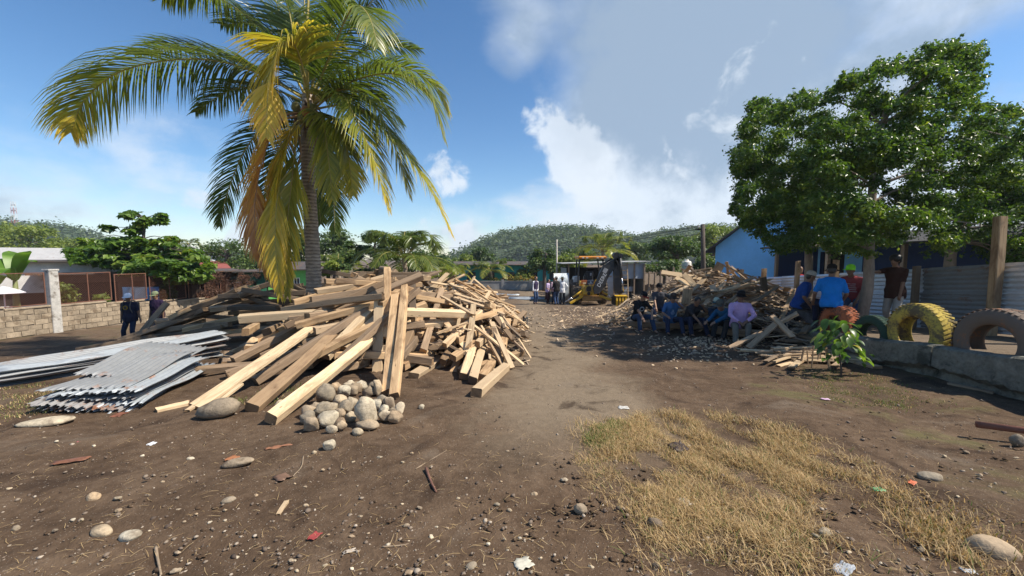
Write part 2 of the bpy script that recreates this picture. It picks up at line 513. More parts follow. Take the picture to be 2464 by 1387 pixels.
# ------------------------------------------------------------ ground
def ground_mat(name, terrace=False):
    m, nt, b, out = mk(name); s = NT(nt)
    c = s.coord('World')
    sep = s.n('ShaderNodeSeparateXYZ'); s.set(sep.inputs[0], c)
    X, Y = sep.outputs[0], sep.outputs[1]
    big = s.noise(c, .38, 5, .6, .6); mid = s.noise(c, 1.6, 7, .62, .5); fine = s.noise(c, 9, 6, .65); grit = s.noise(c, 55, 4, .7)
    soil = s.ramp(s.math('ADD', s.math('MULTIPLY', mid, .55), s.math('MULTIPLY', fine, .45)),
                  [(.30, (.050, .032, .020)), (.48, (.096, .064, .041)), (.62, (.142, .098, .064)), (.78, (.205, .150, .100))])
    # compacted dusty track up the middle of the yard
    cx = s.math('ADD', .75, s.math('MULTIPLY', s.math('SUBTRACT', Y, 4.0), .03))
    d = s.math('ABSOLUTE', s.math('ADD', s.math('SUBTRACT', X, cx), s.math('MULTIPLY', s.math('SUBTRACT', big, .5), 2.6)))
    wob = s.math('ADD', d, s.math('MULTIPLY', s.math('SUBTRACT', mid, .5), 1.5))
    track = s.math('MULTIPLY', s.mr(wob, 1.5, .35), s.mr(Y, 2.6, 5.0))
    dust = s.mix(fine, (.165, .128, .088), (.27, .215, .15))
    o = s.mix(s.math('MULTIPLY', track, .85), soil, dust)
    # drier, paler drifts elsewhere and the dusty far yard
    pale = s.math('MULTIPLY', s.mr(s.noise(c, .9, 6, .65, .8), .56, .74), .5)
    o = s.mix(pale, o, (.190, .155, .118))
    o = s.mix(s.math('MULTIPLY', s.mr(Y, 9, 20), .45), o, (.19, .145, .10))
    # damp dark blotches, thin green film
    o = s.mix(s.math('MULTIPLY', s.mr(s.noise(c, 1.1, 6, .65, .9), .54, .68), .75), o, (.040, .026, .018))
    gr = s.math('MULTIPLY', s.mr(s.noise(c, .8, 6, .65, .3), .56, .68), s.math('MULTIPLY', s.mr(X, 2.6, 4.2), s.mr(Y, 9.5, 7.5)))
    gl = s.math('MULTIPLY', s.mr(s.noise(c, .9, 6, .65, .3), .57, .70), s.math('MULTIPLY', s.mr(X, -2.6, -4.2), s.mr(Y, 4.0, 5.2)))
    o = s.mix(s.math('MULTIPLY', s.math('ADD', gr, gl), .6), o, s.mix(fine, (.085, .085, .035), (.16, .15, .06)))
    # crumbs: light grit and dark crumbs
    vr = s.vor(c, 30); f1 = s.mr(vr.outputs['Distance'], .20, .10)
    pick = s.n('ShaderNodeSeparateColor'); s.set(pick.inputs[0], vr.outputs['Color'])
    o = s.mix(s.math('MULTIPLY', f1, s.mr(pick.outputs[0], .76, .82)), o, s.mix(pick.outputs[1], (.30, .26, .21), (.14, .11, .085)))
    vr2 = s.vor(c, 95); f2 = s.mr(vr2.outputs['Distance'], .3, .12)
    pk2 = s.n('ShaderNodeSeparateColor'); s.set(pk2.inputs[0], vr2.outputs['Color'])
    o = s.mix(s.math('MULTIPLY', f2, s.mr(pk2.outputs[0], .82, .88)), o, (.36, .32, .26))
    o = s.mix(.35, o, s.mix(grit, (.25, .22, .2), (1.6, 1.55, 1.5)), 'MULTIPLY')
    if terrace:
        o = s.mix(.55, o, s.mix(fine, (.17, .135, .10), (.27, .22, .165)))
    s.set(b.inputs['Base Color'], o)
    b.inputs['Roughness'].default_value = .95; b.inputs['Specular IOR Level'].default_value = .1
    h = s.math('ADD', s.math('ADD', s.math('MULTIPLY', mid, .35), s.math('MULTIPLY', fine, .45)), s.math('ADD', s.math('MULTIPLY', grit, .18), s.math('MULTIPLY', s.math('MULTIPLY', f1, s.mr(pick.outputs[0], .76, .82)), .18)))
    s.bump(h, .8, .06, b)
    return m
M_ground = ground_mat('yard_soil')
M_terrace = ground_mat('terrace_soil', True)
def sheet_grid(xs, ys, f):
    Xg, Yg = np.meshgrid(xs, ys)
    V = np.stack([Xg, Yg, f(Xg, Yg)], -1).reshape(-1, 3)
    nx, ny = len(xs), len(ys)
    i = np.arange(nx * ny).reshape(ny, nx)
    F = np.stack([i[:-1, :-1], i[:-1, 1:], i[1:, 1:], i[1:, :-1]], -1).reshape(-1, 4)
    return V, F
tt = np.linspace(-1, 1, 341)
xs = np.sinh(tt * 5.2) / np.sinh(5.2) * 900
ty = np.linspace(0, 1, 360)
ys = -4 + (np.exp(ty * 6.2) - 1) / (np.exp(6.2) - 1) * 1200 + ty * 6
def gfine(x, y):
    z = gz(x, y)
    near = S01((16 - y) / 10) * S01((14 - abs(x)) / 6)
    r = np.zeros_like(z)
    for k, (fx, fy, a) in enumerate([(17, 5, .006), (-9, 21, .006), (25, -13, .004), (31, 27, .003), (-37, 19, .003)]):
        r += a * np.sin(fx * x + fy * y + k * 1.7 + 1.5 * np.sin(3 * x + 2 * y + k))
    return z + r * near
V, F = sheet_grid(xs, ys, gfine)
link('ground', np_mesh('ground', V, F, [M_ground], smooth=True))['kind'] = 'structure'
WALLX = 7.0
V, F = sheet_grid(np.linspace(WALLX + .08, 40, 80), np.linspace(-3, 21, 90), tz)
link('terrace', np_mesh('terrace', V, F, [M_terrace], smooth=True))['kind'] = 'structure'

# ------------------------------------------------------------ hills with their forest
def grow_leaves(C, n_per, size, rad, seed, up=.5, shell=.55, vlo=.1, vhi=1.0, flat=1.0, aspect=.5, droop=.0):
    """leaf faces spread through ellipsoidal clumps. C: (N,3) centres, rad: (N,3) radii, n_per: (N,) counts"""
    r = np.random.default_rng(seed)
    n_per = np.asarray(n_per, int)
    idx = np.repeat(np.arange(len(C)), n_per)
    N = len(idx)
    d = r.normal(size=(N, 3)); d /= np.linalg.norm(d, axis=1, keepdims=True)
    rr = (shell + (1 - shell) * r.random(N)) ** 1.0 * np.where(r.random(N) < .25, r.random(N), 1)
    rr = np.clip(rr * (1 + .18 * r.normal(size=N)), .05, 1.5)
    pos = C[idx] + d * rr[:, None] * rad[idx]
    nrm = d * .55 + r.normal(size=(N, 3)) * .55 + np.array([0, 0, up])
    nrm /= np.linalg.norm(nrm, axis=1, keepdims=True)
    t = r.normal(size=(N, 3)) + d * .6 + np.array([0, 0, -droop])
    t -= nrm * (t * nrm).sum(1, keepdims=True); t /= np.linalg.norm(t, axis=1, keepdims=True) + 1e-9
    w = np.cross(nrm, t)
    sz = size * (.6 + .8 * r.random(N))
    L, W = sz[:, None], (sz * aspect)[:, None]
    fold = nrm * (sz * .10)[:, None]
    base = pos - t * L * .5
    V = np.stack([base, pos - t * L * .05 + w * W * .5 + fold, pos + t * L * .5 - nrm * (sz * .08)[:, None], pos - t * L * .05 - w * W * .5 + fold], 1)
    i = np.arange(N)[:, None] * 4
    F = np.concatenate([i + [0, 1, 2], i + [0, 2, 3]], 1).reshape(-1, 3)
    cv = r.random(len(C))
    v = np.clip(vlo + (vhi - vlo) * (.45 * cv[idx] + .55 * r.random(N)), 0, 1)
    return V.reshape(-1, 3), F, np.repeat(v, 4)
G_far = leaf_mat('forest_leaves', [(0, (.045, .078, .036)), (.5, (.075, .115, .048)), (.85, (.12, .16, .062)), (1, (.17, .19, .075))], .7, .25)
M_hill = plain('hill_earth', (.035, .055, .022), .95, var=.4, scale=.1, kind='World')
def hill(name, prof, D, depth, label, seed, step, csize, per):
    # prof: (px, py) skyline; canopy top reaches it
    r = np.random.default_rng(seed)
    px = np.array([q[0] for q in prof], float); py = np.array([q[1] for q in prof], float)
    x = (px - CX) / FPX * D
    top = CAMZ + (HORIZON - py) / FPX * D - csize * .9
    xs = np.linspace(x[0], x[-1], 90); tops = np.interp(xs, x, top)
    ts = np.linspace(-1, 1, 25)
    V = []
    for t in ts:
        V.append(np.stack([xs * (1 + t * depth / D * .6), np.full_like(xs, D + t * depth), -2.6 + (tops + 2.6) * np.sqrt(np.clip(np.cos(t * math.pi / 2), 0, 1)) * (1 if t < 0 else 1)], -1))
    V = np.array(V); ny, nx = V.shape[:2]
    i = np.arange(nx * ny).reshape(ny, nx)
    F = np.stack([i[:-1, :-1], i[:-1, 1:], i[1:, 1:], i[1:, :-1]], -1).reshape(-1, 4)
    link(name, np_mesh(name, V.reshape(-1, 3), F, [M_hill], smooth=True))['kind'] = 'structure'
    C, rad, n = [], [], []
    for t in np.arange(-.97, .12, step / depth):
        xx = x[0]
        while xx < x[-1]:
            xj = xx + r.normal() * step * .3
            h = (np.interp(xj, x, top) + 2.6) * math.sqrt(max(0, math.cos(t * math.pi / 2))) - 2.6
            s = csize * (.55 + .75 * r.random())
            C.append((xj * (1 + t * depth / D * .6), D + t * depth + r.normal() * step * .3, h + s * .45)); rad.append((s, s, s * (.7 + .4 * r.random())))
            n.append(int(per * (.6 + .6 * r.random())))
            xx += step * (.7 + .6 * r.random())
    V, F, v = grow_leaves(np.array(C), n, csize * .42, np.array(rad), seed, up=.7, vlo=0, vhi=.95, aspect=.75, shell=.7)
    tag(link('forest', np_mesh('forest', V, F, [G_far], v)), label, 'forest', kind='stuff')
hill('hill', [(1030, 640), (1090, 622), (1130, 600), (1165, 580), (1200, 566), (1260, 556), (1330, 549), (1400, 552), (1440, 558), (1500, 572), (1540, 568), (1600, 557), (1660, 551), (1700, 550), (1800, 556), (1950, 575), (2200, 590), (2500, 610)],
     330, 110, 'dense green forest covering the low hill behind the yard', 5, 6.5, 4.2, 46)
hill('hill', [(-500, 540), (-150, 520), (0, 524), (30, 530), (60, 545), (110, 541), (170, 545), (215, 553), (260, 575), (330, 590), (450, 596), (560, 604), (640, 615), (700, 630)],
     300, 90, 'dark wooded ridge on the far left beyond the houses', 6, 6.5, 4.0, 44)

# ------------------------------------------------------------ low concrete wall with the half-buried tyres
M_conc = plain('old_limewash', (.16, .155, .125), .95, var=.65, scale=4.5, bump=1.0, bd=.06, dirt=(.05, .052, .04), kind='World')
def low_wall():
    t = empty('low_wall', (WALLX, 5, 0), 0, 'mossy whitewashed low concrete wall below the row of tyres', 'wall')
    # two cast lengths with a vertical joint and an uneven, worn top
    for (y0, y1) in ((9.6, 6.32), (6.30, 2.2)):
        n = 60; m = MB()
        vs, fs = [], []
        for i in range(n + 1):
            y = y0 + (y1 - y0) * i / n
            w = .005 * math.sin(y * 9) + .008 * math.sin(y * 23)
            zt = float(tz(0, y)) + .015 + .012 * math.sin(y * 4.1) + U(-.008, .008)
            zb = float(gz(WALLX, y)) - .15
            zm = zb + (zt - zb) * (.42 + .05 * math.sin(y * 3.3) + U(-.03, .03))
            bulge = .035 + .02 * math.sin(y * 5.3) + U(-.01, .012)
            vs += [(-.02 - bulge * .8 + w, y - 5, zb), (-.005 + bulge * .6 + w, y - 5, zm - .05), (-.105 - bulge * .5 + w, y - 5, zm + .03 + U(-.02, .02)), (-.10 - bulge * .4 + w, y - 5, zt - .03), (-.075 + w + U(-.012, .012), y - 5, zt + U(-.006, .004)), (.09, y - 5, zt + .004), (.10, y - 5, zb)]
        for i in range(n):
            for k in range(7):
                fs.append((i * 7 + k, i * 7 + (k + 1) % 7, (i + 1) * 7 + (k + 1) % 7, (i + 1) * 7 + k))
        fs += [tuple(range(7)), tuple(reversed(range(n * 7, n * 7 + 7)))]
        m.add(vs, fs).build('wall_length', M_conc, t)
low_wall()
def tyre_mat(name, paint, amount, under=(.05, .048, .046)):
    m, nt, b, out = mk(name); s = NT(nt)
    c = s.coord('Object', (1, 1, 1), 5.0)
    n1 = s.noise(c, 3.2, 8, .7, .5); n2 = s.noise(c, 22, 4, .6)
    f = s.mr(s.math('ADD', s.math('MULTIPLY', n1, .7), s.math('MULTIPLY', n2, .3)), amount, amount + .14)
    p = s.mix(n2, tuple(q * .65 for q in paint), tuple(min(1, q * 1.2) for q in paint))
    s.set(b.inputs['Base Color'], s.mix(f, under, p)); b.inputs['Roughness'].default_value = .85
    b.inputs['Specular IOR Level'].default_value = .2
    s.bump(s.math('ADD', n1, n2), .5, .015, b)
    return m
def tyre_meshes(ro, w, ri, lugs, lug_d):
    """torus-like body round local Y axis + separate tread lugs"""
    prof = [(ri, -w * .36), (ri + .02, -w * .44), (ri + (ro - ri) * .45, -w * .52), (ro - .05, -w * .46), (ro - .012, -w * .36), (ro, -w * .12), (ro, w * .12), (ro - .012, w * .36), (ro - .05, w * .46), (ri + (ro - ri) * .45, w * .52), (ri + .02, w * .44), (ri, w * .36),
            (ri + .035, w * .36), (ri + (ro - ri) * .45, w * .44), (ro - .06, w * .36), (ro - .05, 0), (ro - .06, -w * .36), (ri + (ro - ri) * .45, -w * .44), (ri + .035, -w * .36)]
    body = MB().lathe(prof, 44, rot=(R(90), 0, 0), closed=True)
    tr = MB()
    for k in range(lugs):
        a = 2 * math.pi * k / lugs
        for sgn in (-1, 1):
            aa = a + (math.pi / lugs if sgn > 0 else 0)
            Mx = Matrix.Rotation(-aa, 3, 'Y')
            L = 2 * math.pi * ro / lugs * .62
            tr.box(Mx @ Vector((ro + lug_d * .1, sgn * w * .22, 0)), (lug_d * 1.3, w * .40, L * .9), Mx @ Matrix.Rotation(sgn * .35, 3, 'X'), 0, lug_d * .3)
            if lug_d > .02: tr.box(Mx @ Vector((ro - .035, sgn * w * .475, 0)), (.075, .02, L), Mx)
    return body, tr
def buried_tyre(px, D, dz, ro, w, ri, paint, amt, label, yaw=0.0, lugs=30, under=(.05, .048, .046)):
    x = WALLX + .12
    y = x * FPX / (px - CX) if D is None else D
    z = float(tz(x, y)) + dz
    t = empty('tyre', (x + w * .45, y, z), R(90) + yaw, label, 'tyre', 'half-buried tyres along the low wall')
    m = tyre_mat('tyre_paint', paint, amt, under)
    b, tr = tyre_meshes(ro, w, ri, lugs + 14, .007)
    b.build('tyre_body', m, t, True); tr.build('tread', m, t)
    return t
buried_tyre(1926, None, .02, .50, .30, .27, (.075, .075, .08), .40, 'dull grey tyre in the shade under the man in the pale cap', R(4))
buried_tyre(2012, None, .10, .50, .33, .27, (.42, .13, .055), .40, 'worn orange painted tyre behind the leafy sapling', R(-6))
buried_tyre(2099, None, .06, .38, .22, .21, (.03, .065, .045), .38, 'small dark green tyre between the orange and yellow ones', R(3), 26)
buried_tyre(2206, None, .17, .53, .32, .29, (.50, .37, .075), .42, 'big yellow painted tyre standing on the low wall', R(-3), under=(.13, .10, .06))
buried_tyre(2398, None, .13, .52, .34, .28, (.30, .13, .06), .53, 'brown tyre with flaking orange paint at the right edge', R(2), 28, (.15, .115, .09))
# ------------------------------------------------------------ timber
W_beam = wood_mat('rough_sawn_beam', (.62, .425, .24), (.36, .205, .10), (.22, .13, .072), (.29, .20, .13), 1.0, .38, .75)
W_fresh = wood_mat('pale_sawn_board', (.66, .50, .315), (.44, .285, .155), (.30, .19, .11), (.40, .295, .195), 1.3, .35, .75)
W_old = wood_mat('weathered_board', (.38, .27, .175), (.185, .122, .076), (.12, .08, .052), (.22, .165, .12), 1.2)
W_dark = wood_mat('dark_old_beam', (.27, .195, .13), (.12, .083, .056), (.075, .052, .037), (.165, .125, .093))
W_scrap = wood_mat('scrap_board', (.54, .395, .26), (.28, .185, .115), (.16, .108, .07), (.28, .215, .155), 1.2, .45)
W_pale = wood_mat('clean_pale_timber', (.72, .55, .345), (.50, .33, .18), (.36, .235, .135), (.62, .46, .29), 1.3, .2, .6)
E_end = wood_mat('end_grain', (.34, .215, .115), (.17, .10, .055), (.10, .065, .04), (.15, .105, .07), 2.0, .3, .7)
def beam_mesh(L, w, t, mats, rough=1.0, seg=5, split=False):
    ch = min(w, t) * (.10 if min(w, t) > .05 else .06)
    hw, ht = w / 2, t / 2
    sec = [(-hw + ch, -ht), (hw - ch, -ht), (hw, -ht + ch), (hw, ht - ch), (hw - ch, ht), (-hw + ch, ht), (-hw, ht - ch), (-hw, -ht + ch)]
    vs, fs, mi = [], [], []
    bow, sw = U(-.012, .012) * L * rough, U(-.008, .008) * L * rough
    skew = [U(-.25, .25) * w, U(-.3, .3) * w]
    for i in range(seg + 1):
        f = i / seg
        bx = math.sin(f * math.pi)
        sc = 1 + U(-.035, .035) * rough
        for (y, z) in sec:
            x = (f - .5) * L
            if i == 0: x += skew[0] * y / w + U(-.01, .01) * rough
            if i == seg: x += skew[1] * y / w + U(-.01, .01) * rough
            if split and i in (0, seg):
                x += U(-.09, .09)
            vs.append((x, y * sc + bx * sw + U(-.002, .002) * rough, z * sc + bx * bow + U(-.002, .002) * rough))
    for i in range(seg):
        for k in range(8):
            fs.append((i * 8 + k, i * 8 + (k + 1) % 8, (i + 1) * 8 + (k + 1) % 8, (i + 1) * 8 + k)); mi.append(0)
    fs += [tuple(reversed(range(8))), tuple(seg * 8 + k for k in range(8))]; mi += [1, 1]
    me = bpy.data.meshes.new('timber'); me.from_pydata(vs, [], fs)
    for m in mats: me.materials.append(m)
    me.polygons.foreach_set('material_index', mi); me.update()
    bm = bmesh.new(); bm.from_mesh(me); bmesh.ops.recalc_face_normals(bm, faces=bm.faces); bm.to_mesh(me); bm.free()
    return me
def place(o, a, b, roll=0.0, up=Vector((0, 0, 1))):
    a, b = Vector(a), Vector(b)
    x = (b - a).normalized()
    if abs(x.dot(up)) > .97: up = Vector((0, -1, 0))
    y = up.cross(x).normalized(); z = x.cross(y)
    M = Matrix((x, y, z)).transposed().to_4x4()
    M = M @ Matrix.Rotation(roll, 4, 'X')
    M.translation = (a + b) / 2
    o.matrix_world = M
def timber(name, a, b, w, t, mat, label, cat, group=None, roll=0.0, rough=1.0, split=False, up=Vector((0, 0, 1))):
    o = link(name, beam_mesh((Vector(b) - Vector(a)).length, w, t, [mat, E_end], rough, 5, split))
    place(o, a, b, roll, up)
    return tag(o, label, cat, group)

# heap surfaces: bumps of (cx, cy, rx, ry, height)
def heap_h(bumps, x, y):
    h = 0
    for (cx, cy, rx, ry, H) in bumps:
        q = 1 - ((x - cx) / rx) ** 2 - ((y - cy) / ry) ** 2
        if q > 0: h = max(h, H * q ** .62)
    return h
def fill(bumps, n, dims, mats, angf, name, label, cat, group, layers=(.45, .7, .88, 1.0), pool=None, region=None, spread=.25, jitter=.04, tilt=.0, floor=gz, keep=None, ends=0.5):
    """pieces lie along the heap surface, layer under layer"""
    total = sum(b[2] * b[3] for b in bumps)
    made = 0; guard = 0
    pools = {}
    while made < n and guard < n * 30:
        guard += 1
        b = random.choices(bumps, [q[2] * q[3] * q[4] for q in bumps])[0]
        rr, th = math.sqrt(random.random()) * .98, U(0, 2 * math.pi)
        x, y = b[0] + b[2] * rr * math.cos(th), b[1] + b[3] * rr * math.sin(th)
        if region and not region(x, y): continue
        lay = layers[made % len(layers)]
        L0, L1, w0, w1, t0, t1 = dims
        L, w, t = U(L0, L1), U(w0, w1), U(t0, t1)
        ang = angf(x, y) + random.gauss(0, spread)
        dx, dy = math.cos(ang) * L * ends, math.sin(ang) * L * ends
        def zz(px_, py_):
            hb = heap_h(bumps, px_, py_)
            return float(floor(px_, py_)) + max(hb * lay, t * .5) + U(-jitter, jitter)
        a = Vector((x - dx, y - dy, zz(x - dx, y - dy))); c = Vector((x + dx, y + dy, zz(x + dx, y + dy)))
        zm = zz(x, y)
        lift = max(0, zm - (a.z + c.z) / 2) * .75
        a.z += lift + U(-tilt, tilt); c.z += lift + U(-tilt, tilt)
        a.z = max(a.z, float(floor(a.x, a.y)) + t * .45); c.z = max(c.z, float(floor(c.x, c.y)) + t * .45)
        if keep and not keep(a, c): continue
        mt = random.choices([q[0] for q in mats], [q[1] for q in mats])[0]
        o = link(name, beam_mesh((c - a).length, w, t, [mt, E_end], 1.7, 4, w > t * 3))
        place(o, a, c, random.gauss(0, .16))
        tag(o, label((a + c) / 2, mt, L, lay) if callable(label) else label, cat, group)
        made += 1
def proj(p):
    """photo pixel of a world point"""
    q = Vector(p) - Vector((0, 0, CAMZ))
    cp, sp = math.cos(PITCH), math.sin(PITCH)
    f = q.y * cp - q.z * sp; u = q.y * sp + q.z * cp
    return CX + FPX * q.x / f, CY - FPX * u / f

def describe(kind, where, cuts, rows=None):
    """label from what shows: tone, length, height in the heap and which stretch of it"""
    def f(p, mt, L, lay):
        px, py = proj(p)
        tone = {'rough_sawn_beam': 'brown', 'pale_sawn_board': 'pale', 'weathered_board': 'grey-brown', 'dark_old_beam': 'dark', 'scrap_board': 'tan-grey'}[mt.name.split('.')[0]]
        size = 'short' if L < 1.1 else ('long' if L > 1.9 else 'medium')
        place_ = next((w for lim, w in cuts if px < lim), cuts[-1][1])
        row = next((w for lim, w in (rows or ((700, 'high'), (780, 'halfway up'), (9999, 'low'))) if py < lim), 'low')
        return f'{size} {tone} {kind} {row} {place_} {where}'
    return f
MAIN = [(-2.95, 8.5, 2.0, 1.9, 1.62), (-1.25, 9.0, 1.75, 2.0, 1.25), (-1.6, 10.6, 1.9, 1.8, 1.55), (-.9, 12.0, 1.5, 1.9, 1.1), (-3.9, 8.6, 1.6, 1.5, 1.0), (-.3, 10.2, .6, 1.1, .40)]
GB = 'rough sawn beams heaped in the main lumber pile'
LB = describe('squared beam', 'the main pile', ((700, 'at the left end of'), (860, 'left of the middle of'), (1000, 'near the uprights of'), (1120, 'right of the middle of'), (9999, 'at the right end of')))
WB = [(W_beam, 6), (W_old, 3), (W_dark, 1), (W_fresh, 2)]
def low_enough(a, c):
    return min(proj(a)[1], proj(c)[1]) > 652 and max(proj(a)[0], proj(c)[0]) < 1272
# core of the pile: darker timbers deep inside
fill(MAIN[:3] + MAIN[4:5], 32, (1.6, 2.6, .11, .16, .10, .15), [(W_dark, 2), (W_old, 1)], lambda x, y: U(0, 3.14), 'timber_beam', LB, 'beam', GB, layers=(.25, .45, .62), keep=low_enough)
# left flank: timbers lie across the view, ends to the left
fill(MAIN[:1] + MAIN[4:5], 46, (1.4, 2.6, .11, .16, .10, .15), WB, lambda x, y: R(28), 'timber_beam', LB, 'beam', GB, layers=(.5, .72, .9, 1.0), spread=.3, region=lambda x, y: x < -2.3, keep=low_enough)
# right flank: timbers fan towards the camera
fill(MAIN[1:2] + MAIN[0:1], 62, (.9, 1.9, .10, .15, .09, .14), WB, lambda x, y: R(66), 'timber_beam', LB, 'beam', GB, layers=(.45, .7, .88, 1.0), spread=.36, region=lambda x, y: x > -2.4 and y < 10.2, keep=low_enough)
# back right: lighter boards thrown on top
fill(MAIN[2:4] + MAIN[5:6], 120, (.7, 2.3, .07, .14, .022, .05), [(W_fresh, 5), (W_beam, 3), (W_old, 2)], lambda x, y: U(-.6, .9), 'plank', describe('sawn plank', 'the main pile', ((700, 'at the left end of'), (860, 'left of the middle of'), (1000, 'near the uprights of'), (1120, 'right of the middle of'), (9999, 'at the right end of'))), 'plank', 'pale planks on the back of the main lumber pile', layers=(.6, .82, .95, 1.04), tilt=.08, spread=.4, keep=low_enough)
fill([MAIN[1], MAIN[5]], 46, (.5, 1.2, .05, .12, .02, .045), [(W_fresh, 4), (W_beam, 3), (W_old, 2)], lambda x, y: R(-38), 'lath', describe('thin lath', 'the main pile', ((700, 'at the left end of'), (860, 'left of the middle of'), (1000, 'near the uprights of'), (1120, 'right of the middle of'), (9999, 'at the right end of'))), 'lath', 'thin laths on the right flank of the main pile', layers=(.9, 1.0, 1.05), spread=.6, region=lambda x, y: x > -1.2, keep=low_enough)
# neat dark stack behind the palm, and the long dark stack to its left
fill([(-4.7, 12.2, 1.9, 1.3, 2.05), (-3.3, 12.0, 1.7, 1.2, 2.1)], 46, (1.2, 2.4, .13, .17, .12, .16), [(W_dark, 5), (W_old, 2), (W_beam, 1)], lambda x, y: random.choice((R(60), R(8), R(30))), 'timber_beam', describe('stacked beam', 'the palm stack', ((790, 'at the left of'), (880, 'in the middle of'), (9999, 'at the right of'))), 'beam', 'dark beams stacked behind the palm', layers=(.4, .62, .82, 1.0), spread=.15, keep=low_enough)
LEFT = [(-8.2, 11.6, 2.2, 1.35, 1.35), (-6.5, 11.7, 2.2, 1.3, 1.55), (-9.6, 11.6, 1.6, .9, .8)]
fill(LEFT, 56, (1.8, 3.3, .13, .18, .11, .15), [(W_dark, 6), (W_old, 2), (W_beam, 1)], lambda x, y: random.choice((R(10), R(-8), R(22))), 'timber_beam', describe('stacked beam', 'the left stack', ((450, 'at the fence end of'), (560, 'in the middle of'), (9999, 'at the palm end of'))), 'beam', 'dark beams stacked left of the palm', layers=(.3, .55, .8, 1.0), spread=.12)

def hero(a, Da, b, Db, w, t, mat, label, roll=0.0, cat='beam', rough=1.0, up=Vector((0, 0, 1)), name='timber_beam'):
    """a, b: photo pixels of the two ends; D = None puts that end on the ground"""
    if mat is W_fresh: mat = W_pale
    def pt(q, D):
        if D is None:
            p = G(*q); p.z += t * .5; return p
        return P(q[0], q[1], D)
    return timber(name, pt(a, Da), pt(b, Db), w, t, mat, label, cat, None, roll, rough, False, up)
LEAN = Vector((0, -.75, .66))
hero((470, 985), None, (812, 745), 7.9, .20, .05, W_fresh, 'long pale plank sloping from the pile to the oval boulder', .12, 'plank', .6)
hero((451, 992), None, (548, 922), 5.45, .055, .03, W_fresh, 'thin strip of wood along the left edge of the long sloping plank', .1, 'strip', .6, name='wood_strip')
hero((520, 975), None, (582, 925), 5.35, .05, .03, W_fresh, 'short strip of wood along the right edge of the long sloping plank', .1, 'strip', .6, name='wood_strip')
hero((606, 995), None, (832, 774), 7.6, .17, .12, W_beam, 'grey-brown beam with bark scars sloping down between the two pale ones', .3)
hero((652, 1022), None, (892, 818), 6.9, .15, .13, W_fresh, 'pale squared beam with bent nails reaching lowest to the left of the stones', .35, rough=.6)
hero((790, 755), 7.7, (1016, 664), 8.3, .17, .14, W_old, 'long dark beam slanting up to the right over the top of the pile', .55)
hero((575, 768), 7.2, (790, 754), 7.6, .17, .16, W_fresh, 'thick pale beam lying level with its square end pointing left', .1)
hero((975, 752), 7.3, (1142, 758), 8.0, .17, .14, W_fresh, 'pale beam lying level to the right of the upright boards', .2)
hero((912, 722), 7.3, (908, 898), 6.7, .17, .07, W_fresh, 'pale board leaning upright against the pile, left of the three', .0, 'board', .6, LEAN, 'board')
hero((932, 646), 7.9, (931, 814), 7.0, .13, .09, W_beam, 'tallest upright board, its top sticking out above the pile', .0, 'board', .6, LEAN, 'board')
hero((952, 712), 7.5, (933, 952), None, .15, .10, W_beam, 'brown upright beam leaning over the stones, left of the pair', .1, 'beam', .8, LEAN)
hero((974, 690), 7.7, (949, 962), None, .13, .10, W_beam, 'brown upright beam leaning over the stones, right of the pair', .1, 'beam', .8, LEAN)
hero((783, 860), 6.5, (895, 745), 7.5, .15, .13, W_fresh, 'pale square beam ending above the stones beside a thinner twin', .3)
hero((826, 838), 6.7, (905, 765), 7.4, .14, .08, W_fresh, 'pale plank with a clipped end resting on the square beams', .2, 'plank', .7)
hero((561, 868), 6.9, (715, 790), 7.7, .16, .13, W_old, 'mottled brown beam at the left flank above the tin sheets', .2)
hero((464, 893), 6.4, (634, 878), 6.9, .15, .10, W_old, 'split brown beam jutting left over the tin sheets', .2)
hero((820, 884), 6.3, (880, 872), 6.9, .17, .13, W_old, 'stub of brown beam with its end facing the stones', .1)
hero((1146, 957), None, (1226, 884), None, .16, .13, W_fresh, 'single pale beam lying on bare ground right of the pile', .08, rough=.6)
hero((1090, 862), 7.0, (1194, 795), 8.2, .15, .12, W_beam, 'brown beam crossing over the fanned beams on the right flank', .25)
hero((995, 912), None, (1060, 862), 7.7, .17, .10, W_fresh, 'broad pale plank with its end on the ground at the pile front', .2, 'plank')
hero((1014, 905), 6.9, (1048, 830), 7.9, .13, .12, W_beam, 'beam end beside the broad plank at the pile front', .3)
hero((1040, 905), 7.0, (1083, 870), 7.6, .14, .12, W_fresh, 'short pale beam low at the pile front, first right of the broad plank', .3)
hero((1066, 872), 7.1, (1108, 796), 8.1, .14, .12, W_beam, 'brown-flecked beam pointing down towards the track from the right flank', .25)
hero((1088, 905), 7.0, (1124, 806), 8.2, .14, .12, W_beam, 'long narrow beam in the middle of the right flank fan', .25)
hero((1116, 915), None, (1150, 800), 8.3, .15, .12, W_fresh, 'pale beam standing on the ground, second last of the right flank fan', .2)
hero((1137, 925), None, (1165, 826), 8.2, .15, .12, W_fresh, 'brightest beam standing on the ground in the right flank fan', .2)
hero((1160, 918), None, (1200, 852), 8.2, .15, .12, W_beam, 'last brown beam at the right end of the fan', .2)
hero((1000, 880), 7.0, (1035, 815), 7.9, .14, .12, W_old, 'shaded beam just right of the upright pair', .3)
hero((1008, 828), 7.4, (1010, 765), 7.9, .14, .10, W_beam, 'short beam hanging end-on below the level pale beam', .1, up=LEAN)
hero((985, 800), 7.5, (975, 755), 7.9, .14, .12, W_fresh, 'stubby pale beam end beside the upright boards', .1, up=LEAN)
hero((1245, 770), 10.6, (1262, 752), 11.0, .14, .12, W_old, 'blackened stub of beam tilted up at the far right of the pile', .4)
hero((1160, 800), 9.3, (1256, 853), 8.9, .05, .03, W_fresh, 'thin pale lath sticking out at the right end of the pile', .0, 'lath', .6, name='lath')
